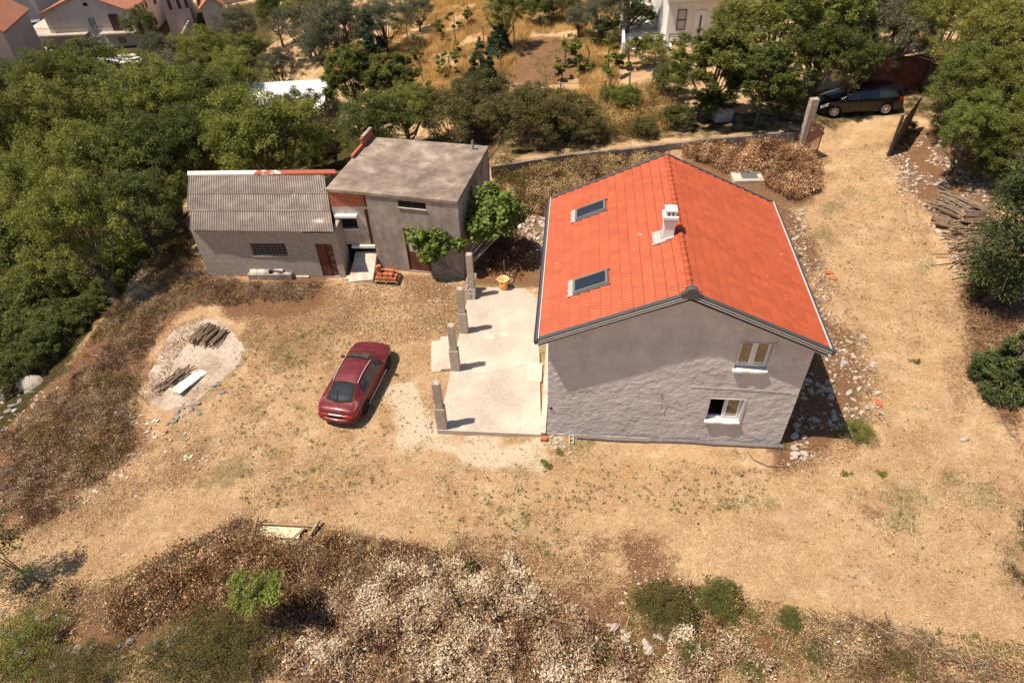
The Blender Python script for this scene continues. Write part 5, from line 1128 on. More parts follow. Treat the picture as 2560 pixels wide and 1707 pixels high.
for x in (-.58,.58):
    for y in (-.28,.28): MB().box(x-.03,x+.03,y-.03,y+.03,0,.70).build('leg',M['white'],tb)
p=U(1570,62,Wz+.04); cc_=empty('garden_chair',(p.x,p.y,Wz+.04),.4,'white plastic chair by the parapet of the white terrace','chair')
MB().box(-.24,.24,-.24,.24,.42,.45).build('seat',M['white'],cc_); MB().box(-.26,-.22,-.24,.24,.45,.9).build('backrest',M['white'],cc_)
for x in (-.22,.2):
    for y in (-.22,.2): MB().box(x,x+.04,y,y+.04,0,.42).build('leg',M['white'],cc_)
# magenta and blue hut among olives
p=D(722,78); o=empty('garden_hut',(p.x,p.y,gh(p.x,p.y)),.3,'small hut with a magenta roof half hidden among the olive trees','hut')
MB().box(-1,1,-.8,.8,-.5,1.7).build('wall',plaster2,o); MB().hexa([(-1.2,-1,1.7),(1.2,-1,1.7),(1.2,1,2.3),(-1.2,1,2.3)],[(-1.2,-1,1.8),(1.2,-1,1.8),(1.2,1,2.4),(-1.2,1,2.4)]).build('roof',mat('magenta_sheet',(.45,.05,.12),.6,.1,3,0),o)
# pale building rubble among the trees
p=D(283,152); rb=MB(); rg=random.Random(7); 
for i in range(7):
    q=Matrix.Translation((rg.uniform(-2,2),rg.uniform(-.9,.9),.2+.12*i))@Matrix.Rotation(rg.uniform(-.5,.5),4,'Z')@Matrix.Rotation(rg.uniform(-.2,.2),4,'X'); rb.box(-1.3,1.3,-.5,.5,0,.05,q)
o=rb.build('tarp_heap',M['white']); o.location=(p.x,p.y,gh(p.x,p.y)+.35); tag(o,'heap of white sheets in a clearing of the woods below the cream house','heap')
MB().box(p.x-2.3,p.x+2.3,p.y-1.2,p.y+1.2,gh(p.x,p.y)-1,gh(p.x,p.y)+.45).build('stone_platform',M['old_concrete']); tag(COL.objects['stone_platform'],'low masonry base under the heap of white sheets','platform')

# ------------------------------------------------------------------ vineyard posts and wires
posts=[(905,128,900,82),(1010,96+0,1000,52),(1013,188,1004,140),(925,172,918,135),(1085,78,1080,30+10),(1155,110,1150,66),(975,118,965,85),(1050,97,1044,67),(1196,42,1190,2),(1385,225,1390,170),(1600,0,1600,0)]
rows=[[(895,88),(968,83),(1045,70),(1110,62),(1180,60)],[(905,145),(965,138),(1030,130),(1090,124),(1150,118)],[(1010,212),(1080,205),(1180,196),(1290,192),(1390,187)],[(1400,178),(1450,165),(1500,160)],[(930,48),(1000,32),(1080,22),(1170,10)]]
k=0
for row in rows:
    top_=[]
    for (px,py) in row:
        g=D(px,py+38,0); 
        # base found so that the post top projects near the wire
        top=None
        for _ in range(3):
            z=gh(g.x,g.y)+1.75; g=U(px*K,py*K,z)
        b=MB().box(-.045,.045,-.045,.045,-.3,1.8).build('vineyard_post',M['wood']); b.location=(g.x,g.y,gh(g.x,g.y)); b.rotation_euler=(random.Random(k).uniform(-.05,.05),random.Random(k+5).uniform(-.06,.06),0); k+=1
        tag(b,'grey wooden trellis post in the dry vineyard behind the outbuilding','post','posts of the vineyard trellis'); top_.append((g.x,g.y,gh(g.x,g.y)+1.72))
    w_=MB().tube(top_,.018,4).build('trellis_wire',M['iron'])
for o,l in zip([o for o in COL.objects if o.name.startswith('trellis_wire')],['trellis wire in the upper middle row of the dry vineyard','trellis wire in the middle row of the dry vineyard','nearest long trellis wire below the bare soil plot','short trellis wire leading to the vine pergola by the white house','trellis wire in the topmost row of the dry vineyard']): tag(o,l,'wire')

# ------------------------------------------------------------------ firewood stack right
rg=random.Random(31)
def lay(poly_c,n,az,spread,zl,me,sc,lab,nm,grp,w=1.,l=.5):
    A=D(*poly_c)
    for i in range(n):
        u=rg.uniform(-w,w); v=rg.uniform(-l,l); x=A.x+u*math.sin(az)+v*math.cos(az); y=A.y-u*math.cos(az)+v*math.sin(az)
        rod(nm,rg.choice(me),(x,y,gh(x,y)+.08+rg.uniform(0,zl)),az+rg.uniform(-spread,spread),rg.uniform(-.12,.05),(sc[0]*rg.uniform(.7,1.3),sc[1]*rg.uniform(.7,1.3),sc[1]*rg.uniform(.7,1.3)),lab,nm,grp,rg.uniform(0,6))
lay((2200,485),42,-.95,.18,.4,STK,(1.9,1.6),'long pale branch in the upper bundle of the firewood heap','branch','branches in the upper bundle of the firewood heap',.8,.4)
lay((2255,575),90,.05,.3,.5,STK,(1.9,1.3),'thin dry branch in the lower bundle of the firewood heap','branch','branches in the lower bundle of the firewood heap',1.7,.6)
lay((2275,620),40,.15,.3,.5,STK,(2.4,1.4),'thin dry branch in the shade under the cypress','branch','branches in the shade under the cypress',1.2,.9)
lay((2245,532),30,.0,.12,.6,LOGS,(1.2,.9),'sawn log stacked beside the cypress in the firewood heap','log','logs stacked beside the cypress',.8,.3)
lay((2190,520),9,-.8,.15,.3,LOGS,(1.3,1.3),'thick log lying below the upper bundle of branches','log','thick logs below the upper bundle of branches',.5,.3)
for (px,py,az,s,lab) in ((2158,512,-.9,2.1,'dark thick log at the left tip of the firewood heap'),(2172,505,-1.3,1.8,'second thick log beside the leftmost one of the firewood heap'),(2255,490,1.2,1.8,'short thick round with a fresh cut face at the top of the firewood heap'),(2185,545,.4,1.6,'stubby log at the lower left of the firewood heap')):
    p=T(px,py); rod('log',LOGS[rg.randrange(6)],(p.x,p.y,p.z+.14),az,.08,(.8,s,s),lab,'log')
# long fallen branch in the lower right corner of the yard and ring of dry stem
b_=MB(); pp=[D(*q) for q in ((1715,1040),(1730,1058),(1762,1072),(1800,1074),(1830,1068))]; b_.tube([(p.x,p.y,gh(p.x,p.y)+.06) for p in pp],[.03,.03,.025,.02,.015],6)
tag(b_.build('fallen_branch',M['stick']),'curved dry branch on the ground near the lower right corner of the grey wall','branch')
# ------------------------------------------------------------------ rocks
def rockmesh(seed,m_,flat=.7):
    bm=bmesh.new(); bmesh.ops.create_icosphere(bm,subdivisions=2,radius=.5); rg=np.random.RandomState(seed); pl=rg.normal(size=(9,3)); pl/=np.linalg.norm(pl,axis=1)[:,None]; dd=rg.uniform(.28,.42,9)
    for v in bm.verts:
        p=np.array(v.co)
        for n_,d_ in zip(pl,dd):
            e=p@n_-d_
            if e>0: p=p-n_*e
        v.co=(p[0]*1.25,p[1],p[2]*flat)
    me=bpy.data.meshes.new('rock'); bm.to_mesh(me); bm.free(); me.materials.append(m_); return me
RK=[rockmesh(i,M['stone']) for i in range(7)]; RG=[rockmesh(i+20,M['greystone'],.5) for i in range(5)]
rg=np.random.RandomState(77)
def rock(p,s,me,lab,grp,cat='rock'):
    o=bpy.data.objects.new('rock',me); COL.objects.link(o); o.location=(p[0],p[1],gh(p[0],p[1])+s*.12); o.rotation_euler=(rg.uniform(-.4,.4),rg.uniform(-.4,.4),rg.uniform(0,6.3)); o.scale=(s,s*rg.uniform(.7,1),s*rg.uniform(.7,1.1)); return tag(o,lab,cat,grp)
def rocks(poly,n,s0,s1,mes,lab,grp):
    for x,y in scatter(Dpoly(poly),n,rg): rock((x,y),s0+(s1-s0)*rg.rand()**2.2,mes[rg.randint(len(mes))],lab,grp)
rocks([(1880,690),(1990,760),(2030,900),(2010,970),(1930,980),(1850,900),(1890,820)],42,.12,.36,RK,'pale limestone rock on the reddish ground between house and track','rocks along the right side of the house')
rocks([(1810,880),(1880,850),(1960,960),(1820,1020)],30,.16,.36,RK,'limestone rock lying in the deep shade beside the right wall','rocks in the shade of the house')
rocks([(1795,1025),(1865,1010),(1868,1055),(1810,1070)],16,.14,.34,RK,'white limestone rock at the lower right corner of the grey wall','white rocks at the lower right house corner')
rocks([(2060,390),(2180,400),(2240,460),(2290,580),(2210,530),(2060,440)],50,.12,.34,RK,'pale rock on the rubble slope above the firewood','rocks on the slope above the firewood')
rocks([(2110,310),(2200,300),(2240,390),(2130,380)],26,.2,.5,RK,'rock in the broken shade right of the plank gate','rocks beside the plank gate')
rocks([(1200,505),(1255,505),(1250,560),(1190,550)],26,.16,.38,RG+RK[:2],'grey rock in the bank left of the orange roof','rocks in the bank left of the orange roof')
rocks([(370,960),(500,880),(530,890),(440,970),(380,980)],26,.15,.34,RG,'dark grey rock along the lower edge of the concrete pad','rocks below the concrete pad')
rocks([(30,880),(150,890),(60,960),(0,1000),(0,900)],24,.16,.42,RG+RK[:1],'grey rock around the pale boulder at the left edge','rocks around the left boulder')
rocks([(0,1400),(160,1400),(230,1500),(90,1568),(0,1470)],22,.16,.42,RG,'flat grey rock in the lower left corner','flat rocks in the lower left corner')
rocks([(260,1450),(420,1430),(400,1500),(250,1520)],14,.15,.4,RG,'grey rock beneath the dry brush at the lower left','rocks beneath the lower left brush')
rocks([(1380,1430),(1560,1440),(1550,1500),(1400,1490)],12,.15,.36,RK,'pale rock between the cream brush and the grass at the bottom','rocks at the edge of the cream brush')
rocks([(1880,1480),(1990,1460),(1980,1560),(1900,1560)],10,.2,.45,RG+RK,'rock among the scrub at the bottom right','rocks among the bottom right scrub')
rocks([(1810,470),(1850,490),(1850,590),(1820,560)],12,.12,.36,RK,'pale rock beside the right eave of the orange roof','rocks beside the right eave')
rocks([(1250,1000),(1300,1005),(1300,1030),(1255,1030)],14,.14,.22,RK,'small pale stone in the heap at the near right terrace corner','stones heaped at the terrace corner')
rocks([(985,720),(1035,730),(1030,760),(985,770)],5,.12,.24,RK,'small white stone left of the second terrace column','stones left of the second column')
rocks([(975,970),(1000,970),(1000,1000),(980,1000)],4,.14,.26,RK,'small white stone left of the nearest terrace column','stones left of the nearest column')
for (px,py,s,me,lab) in ((72,885,1.1,RK[3],'big pale flat boulder at the left edge below the woods'),(262,690,1.1,RG[1],'big grey boulder at the corner of the woods left of the shed'),(1840,485,.32,RK[1],'single white stone on the track right of the orange roof'),(1835,508,.34,RK[4],'white angular stone just below another on the track right of the roof'),(2215,1010,.3,RK[2],'lone white stone below the right hand cypress')):
    p=T(px,py); rock(p,s,me,lab,None,'boulder' if s>.9 else 'rock')
# small rubble as one mass per area
def rubble(poly,n,s0,s1,m_,nm,lab,jz=0.,dens=None):
    xy=scatter(Dpoly(poly),n,rg); 
    if dens: xy=xy[fbm(xy[:,0],xy[:,1],dens,5)>.47]
    n=len(xy); s=s0+(s1-s0)*rg.rand(n)**3; cube=np.array([[x,y,z] for z in(-1,1) for y in(-1,1) for x in(-1,1)],float)*.5
    V=cube[None]*(1+rg.uniform(-.35,.35,(n,8,3)))*s[:,None,None]; V[:,:,2]*=.6; a=rg.rand(n)*6.3; c,s_=np.cos(a)[:,None],np.sin(a)[:,None]; x=V[:,:,0]*c-V[:,:,1]*s_; y=V[:,:,0]*s_+V[:,:,1]*c; tl_=rg.uniform(-.5,.5,(n,1)); z=V[:,:,2]+x*tl_
    V=np.stack([x+xy[:,0,None],y+xy[:,1,None],z+(ghv(xy[:,0],xy[:,1])+s*.12)[:,None]],-1).reshape(-1,3)
    f=np.array([(0,2,3,1),(4,5,7,6),(0,1,5,4),(2,6,7,3),(0,4,6,2),(1,3,7,5)]); F=(np.arange(n)[:,None,None]*8+f[None]).reshape(-1,4)
    tag(link(nm,fmesh(nm,V,F,m_,tint=np.repeat(rg.rand(n),8))),lab,'rubble',kind='stuff')
rubm=leafmat('rubble_stone',[(0,(.22,.13,.08)),(.4,(.38,.27,.19)),(.75,(.52,.42,.34)),(1,(.68,.60,.51))],0,.95,.1)
rubble([(1840,480),(1900,640),(1980,760),(2040,870),(2030,970),(1880,1060),(1790,1060),(1850,900),(1900,810),(1810,560)],3000,.025,.13,rubm,'rubble','small limestone rubble scattered along the right side of the house',dens=.8)
rubble([(2030,360),(2110,300),(2250,370),(2300,600),(2200,640),(2170,560),(2060,450)],3400,.03,.15,rubm,'rubble','limestone rubble on the slope between the plank gate and the firewood',dens=.9)
rubble([(870,880),(970,870),(1000,990),(1240,1010),(1500,1030),(1250,1070),(900,1060)],500,.02,.07,rubm,'rubble','fine pale rubble around the terrace corner')
rubble([(1440,1290),(1700,1340),(1600,1440),(1400,1430)],350,.02,.09,rubm,'rubble','fine rubble between the track and the cream brush',dens=1.)
rubble([(0,900),(180,900),(450,1000),(600,1020),(300,1150),(0,1200)],1500,.03,.13,rubm,'rubble','small stones strewn over the left bank',dens=1.2)
rubble([(780,640),(1050,640),(1020,760),(960,740),(760,760)],1200,.02,.09,rubm,'rubble','brick and stone crumbs in front of the outbuilding')
rubble([(1190,500),(1255,500),(1245,600),(1150,600)],500,.04,.2,rubm,'rubble','stones of the collapsed bank left of the orange roof')
p=D(1905,630)
for i,(px,py,l) in enumerate(((1903,628,'red tile fragment lying on the rubble right of the roof'),(2018,925,'slim red brick fragment near the green bush on the track'),(1912,641,'smaller red tile fragment next to another right of the roof'))):
    g=T(px,py); o=MB().hexa([(-.2,-.1,0),(.18,-.12,0),(.2,.1,0),(-.15,.12,0)],[(-.2,-.1,.03),(.18,-.12,.05),(.2,.1,.03),(-.15,.12,.02)]).build('tile_fragment',tile_m); o.location=(g.x,g.y,g.z+.03); o.rotation_euler=(.1,.1,i*1.3); tag(o,l,'tile fragment')

# ------------------------------------------------------------------ plant materials
LM_={}
LM_['dark']=leafmat('leaf_dark_green',[(0,(.05,.065,.015)),(.5,(.11,.132,.028)),(1,(.21,.215,.05))])
LM_['mid']=leafmat('leaf_mid_green',[(0,(.075,.088,.018)),(.5,(.175,.192,.036)),(1,(.31,.30,.068))])
LM_['bright']=leafmat('leaf_bright_green',[(0,(.08,.11,.02)),(.5,(.17,.205,.04)),(1,(.28,.29,.075))])
LM_['yellow']=leafmat('leaf_yellow_green',[(0,(.09,.10,.017)),(.5,(.19,.195,.038)),(1,(.31,.28,.07))])
LM_['olive']=leafmat('leaf_olive',[(0,(.085,.087,.047)),(.5,(.16,.158,.088)),(1,(.25,.235,.145))],.15)
LM_['brownish']=leafmat('leaf_brownish_green',[(0,(.065,.062,.02)),(.5,(.14,.128,.038)),(1,(.25,.18,.065))])
LM_['dome']=leafmat('leaf_light_green',[(0,(.11,.14,.022)),(.5,(.26,.28,.05)),(1,(.40,.38,.09))])
LM_['fig']=leafmat('leaf_fig',[(0,(.08,.12,.022)),(.5,(.17,.225,.04)),(1,(.30,.35,.085))],.3)
LM_['cypress']=leafmat('leaf_cypress',[(0,(.03,.045,.016)),(.5,(.075,.10,.03)),(1,(.16,.17,.05))],.1)
LM_['spruce']=leafmat('leaf_bluegreen',[(0,(.025,.045,.022)),(.5,(.045,.075,.032)),(1,(.085,.125,.055))],.15)
LM_['orange']=leafmat('seed_orange',[(0,(.25,.09,.03)),(1,(.45,.22,.07))],.2)
LM_['cream']=leafmat('dead_leaf_cream',[(0,(.19,.10,.055)),(.25,(.40,.26,.155)),(.55,(.64,.48,.32)),(1,(.86,.73,.53))],.15,.7,.15)
LM_['rusty']=leafmat('dead_leaf_rust',[(0,(.12,.06,.03)),(.4,(.33,.18,.09)),(.75,(.45,.26,.14)),(1,(.64,.45,.27))],.1,.7,.15)
LM_['tan']=leafmat('dead_leaf_tan',[(0,(.12,.07,.03)),(.5,(.32,.21,.10)),(1,(.60,.44,.24))],.1,.7,.15)
LM_['bank']=leafmat('bank_stems',[(0,(.13,.075,.045)),(.4,(.30,.18,.11)),(.75,(.46,.31,.20)),(1,(.66,.50,.34))],.1,.8,.1)
LM_['straw']=leafmat('straw_blade',[(0,(.40,.24,.12)),(.5,(.66,.46,.26)),(1,(.88,.70,.44))],.2,.7,.15)
LM_['gold']=leafmat('golden_grass',[(0,(.30,.17,.05)),(.5,(.52,.34,.12)),(1,(.74,.54,.24))],.25,.7,.15)
LM_['twig']=leafmat('dry_twig',[(0,(.10,.055,.035)),(.5,(.24,.15,.095)),(1,(.42,.31,.22))],0,.9,.1)
barkm=mat('tree_bark',(.13,.10,.08),.95,.35,6,.5,20)
# ------------------------------------------------------------------ trees
def tree_skeleton(rg,kind,R_,Hc,cz,n):
    """returns clump centres + radii around the origin"""
    out=[]
    for i in range(n):
        d=rg.normal(size=3); d/=np.linalg.norm(d)
        if kind=='cone': 
            z=rg.rand()**1.3; r=(1-z)*R_*(.65+.35*rg.rand()); a=rg.rand()*6.28; out.append((r*math.cos(a),r*math.sin(a),cz-Hc+2*Hc*z,R_*.22*(1.15-z)))
        elif kind=='column':
            z=rg.rand(); r=R_*(.55+.45*rg.rand())*math.sin(PI*min(1,.12+.86*z))**.6*(1.05-z*.45); a=rg.rand()*6.28; out.append((r*math.cos(a),r*math.sin(a),cz-Hc+2*Hc*z,R_*.34))
        else:
            if d[2]<-.5: d[2]*=-.6
            q=.4+.6*rg.rand()**.7; bl=1+.2*math.sin(3*math.atan2(d[1],d[0])+rg.rand()*.6)
            out.append((d[0]*R_*q*bl,d[1]*R_*q*bl,cz+d[2]*Hc*q,R_*rg.uniform(.07,.17)))
    return np.array(out)
def crown_mesh(name,cl,nleaf,size,aspect,mat_,rg,up=.3,outward=0.,droop=0.,frond=False,tv=.5,flat=.95,extra=None):
    w_=cl[:,3]**2; k=rg.choice(len(cl),nleaf,p=w_/w_.sum()); d=rg.normal(size=(nleaf,3)); d/=np.linalg.norm(d,axis=1)[:,None]; d[:,2]=np.where(d[:,2]<-.2,-d[:,2],d[:,2])
    rr=(.35+.65*rg.rand(nleaf)**.45)*(1+.18*rg.normal(size=nleaf)); off=d*rr[:,None]*cl[k,3,None]; off[:,2]*=flat; P=cl[k,:3]+off
    ct=rg.rand(len(cl)); t=(ct[k]*tv+rg.rand(nleaf)*(1-tv)).clip(0,1)
    dirs=d if outward else None
    V,F,tt=leaves(P,size,aspect,rg,up,dirs,droop,tint=t)
    mats=[mat_]; 
    return fmesh(name,V,F,mats,tint=tt)
def trunk_mesh(name,cl,rg,r0,H0,lean=(0,0),nb=22,wob=.12,n=7):
    b=MB(); top=Vector((lean[0],lean[1],H0)); pts=[Vector((0,0,-.4))]+[Vector((lean[0]*f+rg.uniform(-wob,wob)*f,lean[1]*f+rg.uniform(-wob,wob)*f,H0*f)) for f in (.25,.5,.75)]+[top]
    b.tube(pts,[r0*1.3,r0*1.05,r0*.9,r0*.8,r0*.7],n)
    idx=rg.permutation(len(cl))[:nb]
    for i in idx:
        c=Vector(cl[i,:3]); s=pts[rg.randint(2,5)]; m1=s.lerp(c,.35)+Vector((0,0,-.12*(c-s).length)); m2=s.lerp(c,.7)+Vector((rg.uniform(-.15,.15),rg.uniform(-.15,.15),0))
        b.tube([s,m1,m2,c],[r0*.45,r0*.33,r0*.2,r0*.07],5)
        for _ in range(3):
            e=c+Vector(rg.normal(size=3))*cl[i,3]*.9; b.tube([m2,m2.lerp(e,.5)+Vector((0,0,.05)),e],[r0*.16,r0*.1,r0*.03],4,cap=False)
    o=b.build(name,barkm,smooth=True); d=o.data; bpy.data.objects.remove(o); return d
KIND=dict(
 broad=dict(k='ell',R=2.5,Hc=2.1,cz=3.4,n=230,nl=30000,sz=.092,asp=.48,m='mid',r0=.15,H0=2.0),
 darkb=dict(k='ell',R=2.5,Hc=2.1,cz=3.4,n=220,nl=29000,sz=.095,asp=.48,m='dark',r0=.16,H0=2.0),
 dome=dict(k='ell',R=2.5,Hc=2.0,cz=3.0,n=330,nl=42000,sz=.10,asp=.42,m='dome',r0=.17,H0=1.8),
 bush=dict(k='ell',R=2.5,Hc=1.7,cz=1.7,n=260,nl=28000,sz=.09,asp=.5,m='brownish',r0=.06,H0=.6),
 gbush=dict(k='ell',R=2.5,Hc=1.8,cz=1.8,n=260,nl=22000,sz=.12,asp=.5,m='dark',r0=.06,H0=.6),
 olive=dict(k='ell',R=2.5,Hc=2.0,cz=2.9,n=220,nl=24000,sz=.15,asp=.19,m='olive',r0=.13,H0=1.3,up=.15,flat=.95),
 ail=dict(k='ell',R=2.5,Hc=2.2,cz=3.4,n=200,nl=20000,sz=.24,asp=.26,m='mid',r0=.11,H0=2.0,out=1,droop=.5,up=.6),
 walnut=dict(k='ell',R=2.5,Hc=2.3,cz=3.5,n=230,nl=26000,sz=.12,asp=.45,m='mid',r0=.18,H0=1.8,droop=.5,up=.35),
 yell=dict(k='ell',R=2.5,Hc=2.1,cz=3.3,n=240,nl=30000,sz=.095,asp=.42,m='yellow',r0=.14,H0=1.8),
 thin=dict(k='ell',R=2.5,Hc=.9,cz=.9,n=300,nl=15000,sz=.08,asp=.45,m='brownish',r0=.04,H0=.3),
 spruce=dict(k='cone',R=1.9,Hc=2.2,cz=2.5,n=90,nl=12000,sz=.30,asp=.22,m='spruce',r0=.09,H0=3.6,out=1,droop=.3),
 column=dict(k='column',R=1.5,Hc=3.1,cz=4.1,n=220,nl=42000,sz=.12,asp=.3,m='cypress',r0=.16,H0=5.,out=1,up=.2,flat=1.2),
)
PROTO={}
def proto(kind,seed,matkey=None):
    key=(kind,seed,matkey)
    if key in PROTO: return PROTO[key]
    k=KIND[kind]; rg_=np.random.RandomState(seed*13+hash(kind)%1 + len(kind)*7)
    cl=tree_skeleton(rg_,k['k'],k['R'],k['Hc'],k['cz'],k['n'])
    cm=crown_mesh('crown',cl,k['nl'],k['sz'],k['asp'],LM_[matkey or k['m']],rg_,k.get('up',.28),k.get('out',0),k.get('droop',0),flat=k.get('flat',.95))
    tm=trunk_mesh('trunk',cl,rg_,k['r0'],k['H0']); PROTO[key]=(cm,tm); return PROTO[key]
rgt=random.Random(3)
def tree(kind,px,py,rpx,label,group=None,seed=0,m=None,sq=1.,name=None,cat='tree',base=False):
    k=KIND[kind]; X_,Y_=px*K,py*K; 
    if kind in('broad','darkb','walnut','yell') and sq==1.: sq=rgt.uniform(.95,1.4); rpx*=.93
    d=ray(X_,Y_); z=0.; s=1.
    for _ in range(12):
        g=U(X_,Y_,z); dist=(Vector((0,0,HC))-g).length; s=rpx*K*dist/FPX/k['R']; z=h(g.x,g.y)+(0 if base else k['cz']*s*sq)
    cm,tm=proto(kind,seed,m)
    o=empty(name or ('shrub' if kind in('bush','gbush','thin') else 'tree'),(g.x,g.y,gh(g.x,g.y)),rgt.uniform(0,6.28),label,'shrub' if kind in('bush','gbush','thin') and cat=='tree' else cat,group); o.scale=(s,s*rgt.uniform(.92,1.08),s*sq)
    link('crown',cm,o); link('trunk',tm,o); return o
W='in the dense wood left of the shed'
